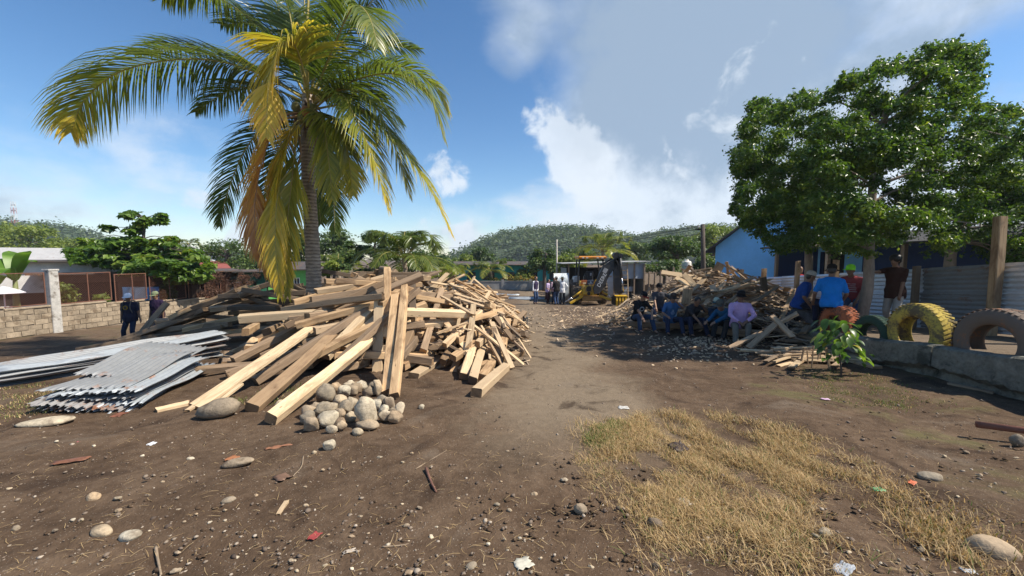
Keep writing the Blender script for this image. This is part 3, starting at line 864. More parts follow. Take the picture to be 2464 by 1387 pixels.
hero((1120, 700), 10.6, (1142, 666), 10.9, .05, .035, W_fresh, 'lath pointing up at the back right of the pile', .0, 'lath', .6, name='lath')
hero((1010, 668), 9.6, (1062, 652), 10.2, .05, .03, W_old, 'thin dark lath pointing up right over the pale boards', .0, 'lath', .6, name='lath')
hero((700, 764), 7.4, (935, 742), 7.9, .15, .06, W_old, 'grey plank lying flat under the slanting beams', .1, 'plank')
hero((812, 720), 8.3, (905, 682), 8.6, .17, .14, W_beam, 'orange-brown beam high on the pile beside the palm trunk', .3)
hero((800, 730), 8.6, (890, 710), 9.2, .18, .13, W_beam, 'wide brown beam lying level at the back of the pile', .1)
hero((920, 655), 9.6, (923, 648), 11.2, .19, .17, W_dark, 'end of a dark beam, highest point of the stack behind the uprights', .1)
hero((826, 698), 10.6, (880, 660), 11.0, .20, .17, W_old, 'heavy brown beam with a pale worn top behind the palm trunk', .4)
# end-on timbers showing square cut ends towards the camera
for (x, y, D, yaw) in ((790, 705, 10.4, -8), (808, 700, 10.4, -8), (832, 708, 10.2, -5), (868, 700, 10.2, 4), (850, 662, 11.2, -4), (905, 655, 11, 3), (884, 665, 11, 0), (815, 678, 11, 5), (790, 683, 11.2, 0), (1000, 668, 10.2, 6),
                       (640, 905, 6.9, -25), (665, 888, 6.95, -20), (690, 862, 7.0, -15), (742, 880, 6.8, -12), (722, 868, 7.0, -10), (770, 800, 7.4, -18), (742, 830, 7.2, -14), (600, 842, 7.1, -30), (590, 800, 7.5, -25), (640, 800, 7.4, -20), (545, 880, 6.9, -35), (545, 915, 6.6, -40), (905, 905, 6.6, -3), (1020, 915, 6.9, 5), (790, 755, 7.6, -8), (835, 770, 7.4, -6), (990, 770, 7.7, 3)):
    a = P(x, y, D); d = Vector((math.sin(R(yaw)), math.cos(R(yaw)), -.06)) * U(1.0, 1.5)
    timber('timber_beam', a, a + d, U(.13, .17), U(.12, .15), random.choice((W_beam, W_beam, W_old, W_fresh)), 'cut beam end at ' + ('the top' if y < 720 else 'mid height' if y < 840 else 'the foot') + (' left' if x < 640 else ' left of middle' if x < 760 else ' middle' if x < 900 else ' right') + ' of main pile facing the camera', 'beam', 'beams seen end-on in the main pile', U(-.3, .3))
# a few of the left stack picked out
hero((330, 815), 12.3, (403, 728), 12.6, .24, .05, W_dark, 'dark plank leaning up in front of the man in the olive cap', .9, 'plank')
hero((376, 775), 11.2, (460, 768), 11.6, .17, .15, W_old, 'sunlit end of a thick beam low in the stack left of the palm', .3)
hero((505, 745), 10.9, (600, 738), 11.4, .17, .14, W_old, 'brown beam with a pale end halfway up the stack left of the palm', .2)
hero((575, 712), 11.0, (625, 693), 11.3, .18, .15, W_dark, 'dark beam tilted on top of the stack left of the palm', .3)

# ---- right-hand scrap pile
RB = [(7.7, 15.6, 2.6, 2.9, 1.95), (6.6, 17.6, 1.9, 3.0, .95), (7.6, 12.7, 2.6, 2.2, 1.45), (6.2, 11.6, 2.1, 1.5, .8), (6.6, 10.0, 1.7, 1.2, .62), (5.2, 14.2, 1.7, 2.4, .7)]
SG = 'broken boards in the scrap heap on the right'
def rfloor(x, y):
    return gz(x, y)
def behind_men(a, c):
    for p in (a, c, (a + c) / 2):
        if proj(p)[0] < 1838 and p.y < 12.55 - (p.x - 3.6) * .78: return False
    return True
fill(RB[:1] + RB[2:3], 30, (1.6, 3.0, .10, .18, .05, .10), [(W_dark, 2), (W_scrap, 1)], lambda x, y: U(0, 3), 'board', describe('buried board', 'the right heap', ((1580, 'at the digger end of'), (1680, 'left of the middle of'), (1780, 'in the middle of'), (1880, 'right of the middle of'), (9999, 'at the tyre end of'))), 'board', SG, layers=(.35, .6))
fill(RB[:1] + RB[2:3], 130, (.9, 2.6, .08, .18, .022, .06), [(W_scrap, 5), (W_old, 4), (W_fresh, 2)], lambda x, y: random.choice((R(38), R(20), R(-15))), 'board', describe('broken board', 'the right heap', ((1580, 'at the digger end of'), (1680, 'left of the middle of'), (1780, 'in the middle of'), (1880, 'right of the middle of'), (9999, 'at the tyre end of'))), 'board', SG, layers=(.7, .88, 1.0, 1.08), tilt=.22, spread=.45, keep=behind_men)
fill(RB[1:2] + RB[5:6], 70, (.5, 1.5, .06, .14, .02, .05), [(W_fresh, 5), (W_scrap, 3)], lambda x, y: R(20), 'offcut', describe('offcut', 'the right heap', ((1580, 'at the digger end of'), (1680, 'left of the middle of'), (1780, 'in the middle of'), (1880, 'right of the middle of'), (9999, 'at the tyre end of'))), 'offcut', 'sunlit offcuts by the digger', layers=(.6, .85, 1.0, 1.1), tilt=.12, spread=.7, keep=behind_men)
fill(RB[3:5], 70, (.7, 2.0, .08, .16, .02, .06), [(W_scrap, 4), (W_old, 4), (W_fresh, 1)], lambda x, y: random.choice((R(25), R(-20), R(55))), 'board', describe('splintered board', 'the right heap', ((1580, 'at the digger end of'), (1680, 'left of the middle of'), (1780, 'in the middle of'), (1880, 'right of the middle of'), (9999, 'at the tyre end of'))), 'board', 'boards around the seated men', layers=(.5, .8, 1.0), tilt=.12, spread=.5, keep=behind_men)
hero((1592, 656), 15.5, (1692, 672), 15.0, .20, .08, W_fresh, 'long pale plank lying level on top of the scrap heap', .9, 'plank')
hero((1645, 660), 14.6, (1672, 688), 14.2, .20, .05, W_fresh, 'short pale plank tipped down across the level one on the scrap heap', .8, 'plank')
hero((1600, 716), 13.6, (1655, 690), 13.9, .12, .06, W_fresh, 'pale board pointing up right behind the man in the black cap', .3, 'board', name='board')
hero((1626, 668), 14.8, (1668, 692), 14.3, .18, .05, W_fresh, 'pale wide offcut on the sunny side of the scrap heap', .7, 'board', name='board')
hero((1715, 672), 14.6, (1735, 634), 14.6, .30, .04, W_scrap, 'jagged grey board standing up at the top of the scrap heap', 0.0, 'board', up=LEAN, name='board')
hero((1650, 730), 12.4, (1656, 695), 12.3, .28, .05, W_scrap, 'wide split plank standing behind the man holding his forehead', .0, 'plank', up=LEAN)
hero((1695, 735), 12.0, (1745, 680), 12.6, .14, .05, W_scrap, 'long board slanting up in the shaded middle of the scrap heap', .4, 'board', name='board')
hero((1840, 700), 11.6, (1836, 668), 11.6, .20, .06, W_dark, 'dark board standing up in the shade right of the scrap heap', .0, 'board', up=LEAN, name='board')
hero((1865, 782), 9.3, (1920, 754), 9.0, .15, .05, W_scrap, 'board crossing another beside the grey tyre', .4, 'board', name='board')
hero((1800, 838), 8.9, (1872, 775), 9.0, .13, .06, W_scrap, 'board slanting up from the ground right of the man in pink', .4, 'board', name='board')
hero((1856, 760), 9.1, (1908, 812), 8.7, .12, .05, W_scrap, 'board leaning down to the right beside the grey tyre', .5, 'board', name='board')
hero((1755, 838), 9.2, (1835, 800), 9.3, .13, .05, W_scrap, 'curved old board at the feet of the man in pink', .3, 'board', name='board')
hero((1873, 884), None, (2060, 842), None, .08, .035, W_fresh, 'thin pale plank lying on the ground left of the sapling', .1, 'plank')
hero((2020, 862), None, (2112, 888), None, .14, .05, W_scrap, 'grey pointed board on the ground behind the sapling', .1, 'board', name='board')
hero((1838, 858), None, (1880, 836), 8.3, .10, .05, W_fresh, 'short tan board tipped up before the spread-out boards', .2, 'board', name='board')
for i in range(46):
    x, y = U(1850, 2080), U(832, 876)
    p = G(x, y); a = random.choice((R(5), R(15), R(-12), R(35))) + random.gauss(0, .25)
    L = U(.5, 1.5) / 2
    z = .03 + .16 * random.random() * max(0, 1 - (y - 832) / 44)
    d = Vector((math.cos(a) * L, math.sin(a) * L, 0))
    A, B = p - d, p + d
    A.z = float(gz(A.x, A.y)) + z + U(0, .06); B.z = float(gz(B.x, B.y)) + z + U(0, .06)
    mt = random.choice((W_fresh, W_fresh, W_scrap))
    timber('slat', A, B, U(.06, .13), U(.02, .04), mt, describe('slat', 'the loose slats', ((1910, 'at the left of'), (1970, 'left of the middle of'), (2030, 'right of the middle of'), (9999, 'at the right of')), ((845, 'back'), (862, 'midway'), (9999, 'front')))(p, mt, L * 2, 1), 'slat', 'slats spread flat behind the sapling', U(-.2, .2))

for (pxa, Da, pxb, Db, h, lb) in ((1515, 12.35, 1600, 12.0, .20, 'old beam the man in the black t-shirt sits on'), (1596, 13.1, 1640, 13.2, .44, 'upper beam the man in grey sits on'), (1598, 11.95, 1700, 11.45, .22, 'old beam under the men in blue and dark grey'), (1700, 11.5, 1760, 11.05, .18, 'old beam under the youth in the green cap'), (1725, 10.75, 1840, 10.1, .22, 'old beam under the man in pink')):
    A, B = onz(pxa, Da), onz(pxb, Db)
    A.z += h; B.z += h
    timber('timber_beam', A, B, .22, .18, W_old, lb, 'beam', None, .1)
    if h > .3: timber('timber_beam', A - Vector((0, -.05, .2)), B - Vector((0, -.05, .2)), .24, .2, W_dark, 'lower beam under the man in grey', 'beam', None, .1)
# small offcuts and splinters nobody could count
def splinters(name, label, n, pts, lo, hi, mats):
    V, F, mi = [], [], []
    for i in range(n):
        x, y, z = pts()
        L, w, t = U(lo, hi), U(.012, .06), U(.008, .025)
        q = Euler((U(-.4, .4), U(-.45, .45), U(0, 6.28))).to_matrix()
        b = len(V)
        for sx in (-1, 1):
            for sy in (-1, 1):
                for sz in (-1, 1):
                    V.append(q @ Vector((sx * L / 2, sy * w / 2 * (1 if sx > 0 else U(.3, 1)), sz * t / 2)) + Vector((x, y, z)))
        for f in ((0, 1, 3, 2), (4, 6, 7, 5), (0, 4, 5, 1), (2, 3, 7, 6), (0, 2, 6, 4), (1, 5, 7, 3)):
            F.append([b + k for k in f]); mi.append(i % len(mats))
    tag(link(name, np_mesh(name, [tuple(v) for v in V], F, mats, midx=mi)), label, 'splinters', kind='stuff')
C_pale = plain('splinter_pale', (.56, .42, .27), .85, var=.4, scale=3, kind='World')
C_grey = plain('splinter_grey', (.30, .225, .16), .9, var=.4, scale=3, kind='World')
def on_heap(bumps, f=gz):
    def pts():
        while True:
            b = random.choice(bumps); rr, th = math.sqrt(random.random()) * 1.08, U(0, 6.28)
            x, y = b[0] + b[2] * rr * math.cos(th), b[1] + b[3] * rr * math.sin(th)
            if x > 2 and y < 12.75 - (x - 3.6) * .78 and x / y < .64: continue
            return x, y, float(f(x, y)) + heap_h(bumps, x, y) * U(.82, 1.02) + .02
    return pts
splinters('wood_splinters', 'small offcuts and splinters littering the right scrap heap', 1500, on_heap(RB), .12, .6, [C_pale, C_grey, C_grey])
splinters('wood_splinters', 'small offcuts and splinters on the back of the main pile', 420, on_heap(MAIN[1:4] + MAIN[5:6]), .12, .5, [C_pale, C_pale, C_grey])
def yard_pts():
    p = G(random.gauss(1420, 120), 740 + abs(random.gauss(0, 30)))
    return p.x, p.y, p.z + .01
splinters('wood_chips', 'wood chips and crumbs strewn over the far yard', 900, yard_pts, .04, .3, [C_pale, C_grey, C_grey])
def feet_pts():
    p = G(random.gauss(1700, 95), 812 + abs(random.gauss(0, 26)))
    return p.x, p.y, p.z + .01
splinters('wood_chips', 'pale wood chips scattered before the seated men', 620, feet_pts, .015, .09, [C_pale, C_grey])
# ------------------------------------------------------------ palms
L_palm = leaf_mat('palm_leaf', [(0, (.055, .095, .018)), (.3, (.155, .195, .032)), (.5, (.36, .34, .05)), (.68, (.72, .53, .075)), (.85, (.70, .38, .12)), (1, (.46, .22, .09))], .36, .45, tcol=(1.35, 1.4, .7), spec=.5)
M_rachis = plain('palm_rachis', (.34, .27, .07), .6, var=.3, scale=4)
M_rachis_old = plain('palm_rachis_dead', (.34, .19, .09), .7, var=.3, scale=4)
def trunk_mat():
    m, nt, b, out = mk('palm_bark'); s = NT(nt)
    c = s.coord('Object', (1, 1, 1)); sep = s.n('ShaderNodeSeparateXYZ'); s.set(sep.inputs[0], c)
    n = s.noise(s.coord('Object', (5, 5, 14)), 1.5, 7, .7, .3); n2 = s.noise(c, 3, 5, .6)
    ring = s.math('SINE', s.math('ADD', s.math('MULTIPLY', sep.outputs[2], 74), s.math('MULTIPLY', n, 7)))
    f = s.math('ADD', s.math('MULTIPLY', ring, .12), n)
    s.set(b.inputs['Base Color'], s.mix(s.mr(n2, .5, .7), s.ramp(f, [(.3, (.14, .105, .078)), (.5, (.31, .245, .185)), (.72, (.46, .375, .295))]), (.22, .18, .14)))
    b.inputs['Roughness'].default_value = .9
    s.bump(f, .7, .03, b)
    return m
M_palmbark = trunk_mat()
def bez(p, n):
    """smooth curve through the control points (Catmull-Rom)"""
    p = [Vector(q) for q in p]
    p = [p[0] * 2 - p[1]] + p + [p[-1] * 2 - p[-2]]
    out = []
    segs = len(p) - 3
    for i in range(n + 1):
        u = i / n * segs
        k = min(int(u), segs - 1); t = u - k
        a, b, c, d = p[k:k + 4]
        out.append(.5 * ((2 * b) + (c - a) * t + (2 * a - 5 * b + 4 * c - d) * t * t + (3 * b - a - 3 * c + d) * t ** 3))
    return out
def frond(name, ctrl, parent, llen, n=62, yel=(.15, .3), droop=.9, width=.05, rach=.028, start=.09, old=False, spread=1.0, face=None, jit=.1, missing=0.0, o0=Vector((0, 0, 0)), seg=4, dens=2.0, fat=.95):
    """one feather frond: midrib plus two rows of ribbon leaflets that bend down under their weight"""
    cur = [q - o0 for q in bez(ctrl, 40)]
    n = int(n * dens); width *= fat
    V, F, A = [], [], []
    n3 = 5
    for i in range(n):
        for side in (-1, 1):
            if random.random() < missing: continue
            f = start + (1 - start) * (i + U(-.25, .25) + .5) / n
            f = min(max(f, 0), .995)
            u = f * 40; k = min(int(u), 39); w = u - k
            p = cur[k].lerp(cur[k + 1], w)
            T = (cur[min(k + 2, 40)] - cur[max(k - 1, 0)]).normalized()
            upv = face if face is not None else Vector((0, 0, 1))
            Sd = T.cross(upv)
            if Sd.length < .15: Sd = T.cross(Vector((.3, -1, .2)))
            Sd.normalize(); Nn = Sd.cross(T).normalized()
            if Nn.z < 0 and face is None: Nn = -Nn
            prof = math.sin(math.pi * min(1, .18 + f * .86)) ** .65
            L = llen * (.35 + .65 * prof) * (1 - .35 * max(0, f - .75) / .25) * U(.85, 1.1)
            d = (Sd * side * spread * .85 + T * (.45 + .5 * f) + Nn * .25 * (1 - droop * .4)).normalized()
            d += Vector((U(-jit, jit), U(-jit, jit), U(-jit, jit))); d.normalize()
            tip = max(0, (f - .35) / .65)
            yv = yel[0] + (yel[1] - yel[0]) * tip + random.gauss(0, .05)
            wv = T - d * T.dot(d)
            wv = wv.normalized() if wv.length > 1e-3 else Nn
            wv = (wv + Nn * U(-.5, .5)).normalized()
            q = p.copy(); st = L / seg
            b = len(V)
            for j in range(seg + 1):
                g = j / seg
                ww = width * (.55 + .9 * g if g < .3 else (1 - (g - .3) / .7) ** .7 * .82 + .03) * .5
                V += [q + wv * ww, q - wv * ww]
                A += [min(1, max(0, yv + .14 * g * g))] * 2
                d = (d + Vector((0, 0, -1)) * droop * (.16 + .62 * g) * (2.6 / seg)).normalized()
                q = q + d * st
            for j in range(seg):
                F.append((b + 2 * j, b + 2 * j + 1, b + 2 * j + 3, b + 2 * j + 2))
    o = link(name, np_mesh(name, [tuple(v) for v in V], F, [L_palm], A), parent)
    mb = MB().tube(cur[::2], [max(.004, rach * (1 - .85 * i / 20)) * (1.6 if i == 0 else 1) for i in range(21)], 5)
    mb.build('midrib', M_rachis_old if old else M_rachis, o, True)
    return o
def main_palm():
    D = 10.0
    base = onz(757, D); base.z -= .1
    t = empty('coconut_palm', base, 0, 'tall coconut palm with yellowing fronds rising out of the lumber pile', 'palm')
    mb = MB()
    pts = [P(758, 790, D), P(756, 700, D), P(752, 600, D), P(746, 500, D), P(741, 400, D), P(740, 320, D), P(742, 230, D)]
    cur = bez(pts, 130)
    rad = []
    for i in range(131):
        f = i / 130
        rad.append((.188 - .05 * f + .06 * math.exp(-f * 14)) * (1 + .022 * math.sin(i * 2.1) + .015 * math.sin(i * .9)))
    cur = [q - base for q in cur]
    mb.tube(cur, rad, 18).build('trunk', M_palmbark, t, True)
    o0 = base
    def fr(c, llen, yel, **kw):
        frond('frond', [P(x, y, d) for x, y, d in c], t, llen, yel=yel, o0=o0, **kw)
    # left
    fr([(735, 240, 10.0), (610, 172, 9.6), (470, 142, 9.3), (300, 168, 9.1), (205, 240, 9.0), (170, 320, 9.0)], 1.75, (.16, .62), n=78, droop=1.15)
    fr([(735, 235, 10.3), (600, 160, 11), (450, 115, 11.4), (320, 128, 11.6)], 1.1, (.05, .12), n=60, droop=.55)
    fr([(735, 230, 10.0), (665, 110, 9.9), (570, 22, 9.8), (470, -25, 9.8), (390, 0, 9.8)], 1.35, (.12, .3), n=64, droop=1.05)
    fr([(738, 225, 10.3), (690, 90, 10.6), (640, -60, 10.9), (560, -150, 11.0)], 1.35, (.04, .1), n=60, droop=.7)
    # top
    fr([(742, 220, 10.4), (735, 80, 11.0), (725, -120, 11.6), (690, -250, 12)], 1.25, (.05, .1), n=56, droop=.5)
    fr([(748, 222, 10.3), (790, 70, 10.6), (870, -60, 10.9), (990, -110, 11)], 1.4, (.04, .12), n=60, droop=.75)
    fr([(750, 225, 10.2), (830, 90, 10.6), (930, -30, 11.0), (1035, -45, 11.2)], 1.35, (.05, .15), n=60, droop=.9)
    # short frond arching to the camera, right of the centre
    fr([(752, 240, 9.9), (800, 120, 9.2), (848, 20, 8.6), (885, 35, 8.2), (910, 110, 8.0)], 1.15, (.12, .32), n=58, droop=1.0)
    # right
    fr([(755, 240, 10.3), (860, 175, 10.9), (960, 158, 11.3), (1045, 205, 11.5), (1080, 270, 11.6)], 1.25, (.08, .5), n=62, droop=1.0)
    fr([(757, 250, 9.9), (850, 195, 9.6), (950, 178, 9.4), (1030, 225, 9.3), (1068, 330, 9.3)], 1.35, (.16, .42), n=68, droop=1.1)
    fr([(757, 262, 9.9), (850, 255, 9.6), (930, 320, 9.4), (1020, 430, 9.3), (1088, 565, 9.3)], 1.10, (.26, .60), n=70, droop=.8)
    fr([(755, 262, 9.7), (815, 225, 9.1), (858, 290, 8.8), (905, 400, 8.7), (935, 505, 8.7)], 1.05, (.30, .58), n=66, droop=.85)
    fr([(752, 270, 9.8), (808, 290, 9.3), (835, 360, 9.2), (850, 470, 9.2)], .95, (.30, .52), n=50, droop=.9, start=.2)
    # yellow arch in front of the crown
    fr([(745, 290, 9.7), (735, 190, 9.0), (708, 108, 8.6), (672, 122, 8.35), (648, 200, 8.2), (640, 330, 8.2)], 1.35, (.52, .66), n=64, droop=1.1, start=.26, width=.06)
    # dead orange frond and long hanging ones
    fr([(735, 270, 9.9), (672, 285, 9.4), (630, 360, 9.2), (612, 460, 9.15), (618, 560, 9.1), (640, 665, 9.1)], 1.0, (.76, .95), n=60, droop=1.0, old=True, spread=.55, missing=.12, start=.2)
    fr([(735, 275, 9.7), (668, 300, 9.1), (628, 400, 8.95), (612, 520, 8.9), (628, 640, 8.9)], .8, (.80, .97), n=44, droop=1.0, old=True, spread=.4, missing=.2, start=.2)
    fr([(740, 280, 9.7), (702, 310, 9.2), (675, 420, 9.0), (662, 560, 8.9), (674, 710, 8.85)], 1.05, (.54, .62), n=72, droop=.95, spread=.45, start=.3)
    fr([(742, 285, 9.8), (716, 330, 9.4), (702, 440, 9.2), (690, 560, 9.15), (692, 712, 9.1)], 1.05, (.46, .54), n=66, droop=.9, spread=.5, start=.35)
    fr([(740, 285, 9.8), (705, 320, 9.3), (662, 430, 9.2), (640, 560, 9.1)], .8, (.60, .78), n=44, droop=1.0, spread=.45, start=.2, missing=.15)
    # lower left, dark
    fr([(735, 265, 10.2), (660, 285, 10.6), (590, 360, 10.8), (545, 470, 10.9), (528, 545, 10.9)], 1.05, (.05, .14), n=62, droop=.75)
    fr([(738, 270, 10.3), (690, 330, 10.9), (650, 430, 11.1), (625, 540, 11.2)], 1.0, (.04, .12), n=54, droop=.7)
    # behind the trunk
    fr([(750, 270, 10.4), (782, 330, 11.0), (800, 430, 11.3), (806, 560, 11.4)], 1.05, (.03, .09), n=54, droop=.7)
    fr([(748, 270, 10.5), (758, 350, 11.2), (765, 460, 11.4), (772, 540, 11.5)], .95, (.05, .12), n=46, droop=.7)
    fr([(752, 250, 10.5), (820, 215, 11.4), (900, 230, 12.0), (970, 300, 12.3)], 1.2, (.04, .12), n=54, droop=.9)
    # young inner fronds and fillers that close the crown
    fr([(745, 235, 10.2), (700, 140, 10.8), (625, 60, 11.2), (530, 60, 11.4)], 1.3, (.04, .1), n=54, droop=.8)
    fr([(746, 235, 10.2), (765, 120, 10.9), (800, 10, 11.4), (830, -90, 11.7)], 1.3, (.05, .12), n=54, droop=.6)
    fr([(742, 235, 9.9), (712, 120, 9.6), (690, 10, 9.5), (640, -70, 9.5)], 1.3, (.10, .22), n=54, droop=.8)
    fr([(752, 235, 10.3), (830, 150, 11.2), (920, 110, 11.8), (1010, 120, 12.1)], 1.2, (.05, .14), n=54, droop=.8)
    fr([(752, 245, 10.0), (835, 215, 9.7), (905, 260, 9.5), (960, 380, 9.4), (985, 470, 9.4)], 1.15, (.22, .44), n=58, droop=.9)
    fr([(735, 245, 10.1), (650, 215, 10.6), (560, 215, 10.9), (470, 270, 11.0)], 1.15, (.06, .16), n=56, droop=1.0)
    fr([(748, 262, 9.6), (775, 290, 9.2), (790, 380, 9.1), (800, 480, 9.1)], .9, (.34, .46), n=46, droop=.9, spread=.7)
    # spear leaf
    MB().tube([P(741, 235, 9.7) - o0, P(737, 120, 9.6) - o0, P(742, -10, 9.5) - o0, P(748, -120, 9.5) - o0], [.045, .035, .026, .01], 6).build('spear_leaf', M_rachis, t, True)
    # fibre and fruit at the crown
    fib = plain('palm_fibre', (.10, .06, .035), .95, var=.5, scale=14)
    mb = MB()
    for i in range(46):
        a, r_ = U(0, 6.28), U(.08, .2)
        c = P(744, 305, 10) - o0
        p0 = c + Vector((math.cos(a) * .14, math.sin(a) * .14, U(-.1, .45)))
        mb.tube([p0, p0 + Vector((math.cos(a) * r_, math.sin(a) * r_, U(-.1, .1))), p0 + Vector((math.cos(a) * (r_ + .1), math.sin(a) * (r_ + .1), U(-.45, -.15)))], [.03, .022, .006], 4)
    mb.build('crown_fibre', fib, t)
    nut = plain('coconut_husk', (.13, .12, .03), .6, var=.3, scale=6)
    nut2 = plain('coconut_husk_brown', (.30, .13, .045), .6, var=.3, scale=6)
    for (x, y, d, c) in ((712, 258, 9.55, 0), (735, 268, 9.5, 1), (752, 262, 9.55, 0), (726, 285, 9.55, 0), (765, 280, 9.65, 1), (745, 295, 9.6, 0)):
        MB().blob(P(x, y, d) - o0, (.10, .10, .125), (U(-.4, .4), U(-.4, .4), 0)).build('coconut', nut2 if c else nut, t, True)
    # dry hanging stalks
    for (x, y, x2, y2) in ((662, 300, 718, 400), (760, 330, 742, 440), (720, 330, 712, 420), (775, 330, 790, 430)):
        MB().tube([P(x, y, 9.6) - o0, P((x + x2) / 2 + 8, (y + y2) / 2 - 5, 9.45) - o0, P(x2, y2, 9.5) - o0], [.03, .022, .008], 5).build('dry_stalk', M_rachis_old, t, True)
main_palm()
def far_palm(px, D, ytop_crown, n, llen, flen, yel, label, up=.6, trunk_r=.14, base_px=None, seed=1, droop=.8):
    random.seed(seed)
    c = P(px, ytop_crown, D)
    bx = onz(base_px or px, D)
    t = empty('palm_tree', bx, 0, label, 'palm')
    cur = [q - bx for q in bez([bx, (bx + c) / 2 + Vector((.15, 0, 0)), c], 14)]
    MB().tube(cur, [trunk_r * (1.25 - .35 * i / 14) for i in range(15)], 10).build('trunk', M_palmbark, t, True)
    for i in range(n):
        a = 2 * math.pi * (i + U(-.3, .3)) / n * 2.4
        e = up * (1 - i / n) * 1.5 - .25
        d = Vector((math.cos(a), math.sin(a), 0))
        L = flen * U(.85, 1.1)
        p1 = c + d * L * .35 * math.cos(e) + Vector((0, 0, L * .38 * math.sin(e) + .1))
        p2 = c + d * L * .72 * math.cos(e * .8) + Vector((0, 0, L * .62 * math.sin(e) - .06 * L))
        p3 = c + d * L * (.98 if e < .6 else .7) * math.cos(e * .7) + Vector((0, 0, L * .72 * math.sin(e) - .30 * L))
        y0 = yel[0] + (yel[1] - yel[0]) * (i / n)
        frond('frond', [c, p1, p2, p3], t, llen, n=30, yel=(y0, y0 + .12), droop=droop, width=.07, dens=1.3, fat=1.0, rach=.03, start=.15, o0=bx, seg=3)
    return t
far_palm(1450, 36, 606, 18, .85, 3.6, (.14, .36), 'bright yellow-green coconut palm behind the tin shed', up=1.0, seed=3)
far_palm(972, 23, 622, 24, 1.0, 3.3, (.03, .14), 'dark green young palm behind the main lumber pile', up=1.05, seed=4)
far_palm(812, 30, 640, 14, .8, 2.6, (.08, .26), 'palm right of the tall trunk, half behind the trees', up=.8, seed=5)
far_palm(1180, 44, 652, 14, .9, 2.8, (.10, .30), 'small palm above the turquoise building', up=.8, seed=6)
far_palm(1085, 38, 655, 12, .8, 2.3, (.20, .40), 'low yellowish palm between the lumber pile and the trees', up=.6, seed=8)
far_palm(455, 80, 588, 12, .9, 3.2, (.02, .08), 'distant palm over the roof behind the almond tree', up=.7, seed=9)
random.seed(21)

# ------------------------------------------------------------ broadleaf trees
M_bark = plain('tree_bark', (.21, .165, .125), .92, var=.45, scale=5, bump=.6, bd=.02, sc=(1, 1, .35))
M_bark_d = plain('tree_bark_dark', (.09, .07, .055), .92, var=.45, scale=4, bump=.6, bd=.02)
def broadleaf(name, label, base, trunk, clumps, leaf, count, mat, seed, bark=M_bark, r0=.12, up=.5, aspect=.5, shell=.5, cat='tree', group=None, droop=.2, limbs=True, vr=(.05, 1.0), limb_max=999):
    """trunk: list of points; clumps: (centre, radii); leaves spread by clump volume"""
    base = Vector(base)
    t = empty(name, base, 0, label, cat, group)
    tp = [Vector(p) - base for p in bez(trunk, 16)]
    mb = MB().tube(tp, [r0 * (1.25 - .6 * i / 16) * (1 + .05 * math.sin(i * 2.3)) for i in range(17)], 10)
    if limbs:
        for (c, r) in clumps[:limb_max]:
            c = Vector(c) - base
            k = min(range(len(tp)), key=lambda i: (tp[i] - c).length + max(0, tp[i].z - c.z) * 2.5 + (0 if i > 6 else 3))
            s = tp[k]; mid = (s + c) / 2 + Vector((U(-.1, .1), U(-.1, .1), .12 * (c - s).length))
            mb.tube(bez([s, mid, c], 6), [r0 * .34 * (1 - .14 * q) for q in range(7)], 5)
    mb.build('trunk', bark, t, True)
    C = np.array([list(Vector(c) - base) for c, r in clumps]); rad = np.array([list(r) for c, r in clumps])
    vol = rad.prod(1) ** .75
    n = np.maximum(6, (count * vol / vol.sum())).astype(int)
    V, F, v = grow_leaves(C, n, leaf, rad, seed, up=up, aspect=aspect, shell=shell, droop=droop, vlo=vr[0], vhi=vr[1])
    link('crown', np_mesh('crown', V, F, [mat], v), t)
    return t
L_fic = leaf_mat('ficus_leaf', [(0, (.028, .062, .012)), (.5, (.072, .132, .021)), (.85, (.15, .215, .031)), (1, (.31, .35, .05))], .36, .36, spec=.42)
L_alm = leaf_mat('almond_leaf', [(0, (.045, .095, .016)), (.6, (.11, .19, .03)), (.95, (.22, .29, .05)), (1, (.45, .22, .055))], .38, .35, spec=.45)
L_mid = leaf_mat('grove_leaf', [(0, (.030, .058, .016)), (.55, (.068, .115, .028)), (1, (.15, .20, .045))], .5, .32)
L_yel = leaf_mat('yellow_green_leaf', [(0, (.075, .115, .022)), (.55, (.15, .20, .035)), (1, (.29, .32, .06))], .5, .33)  # yellow-green leaves, lighter than the grove ones
def pxc(x, y, D, rx, ry=None, rz=None):
    k = D / FPX
    return (P(x, y, D), (rx * k, (ry or rx) * k, (rz or rx * .8) * k))
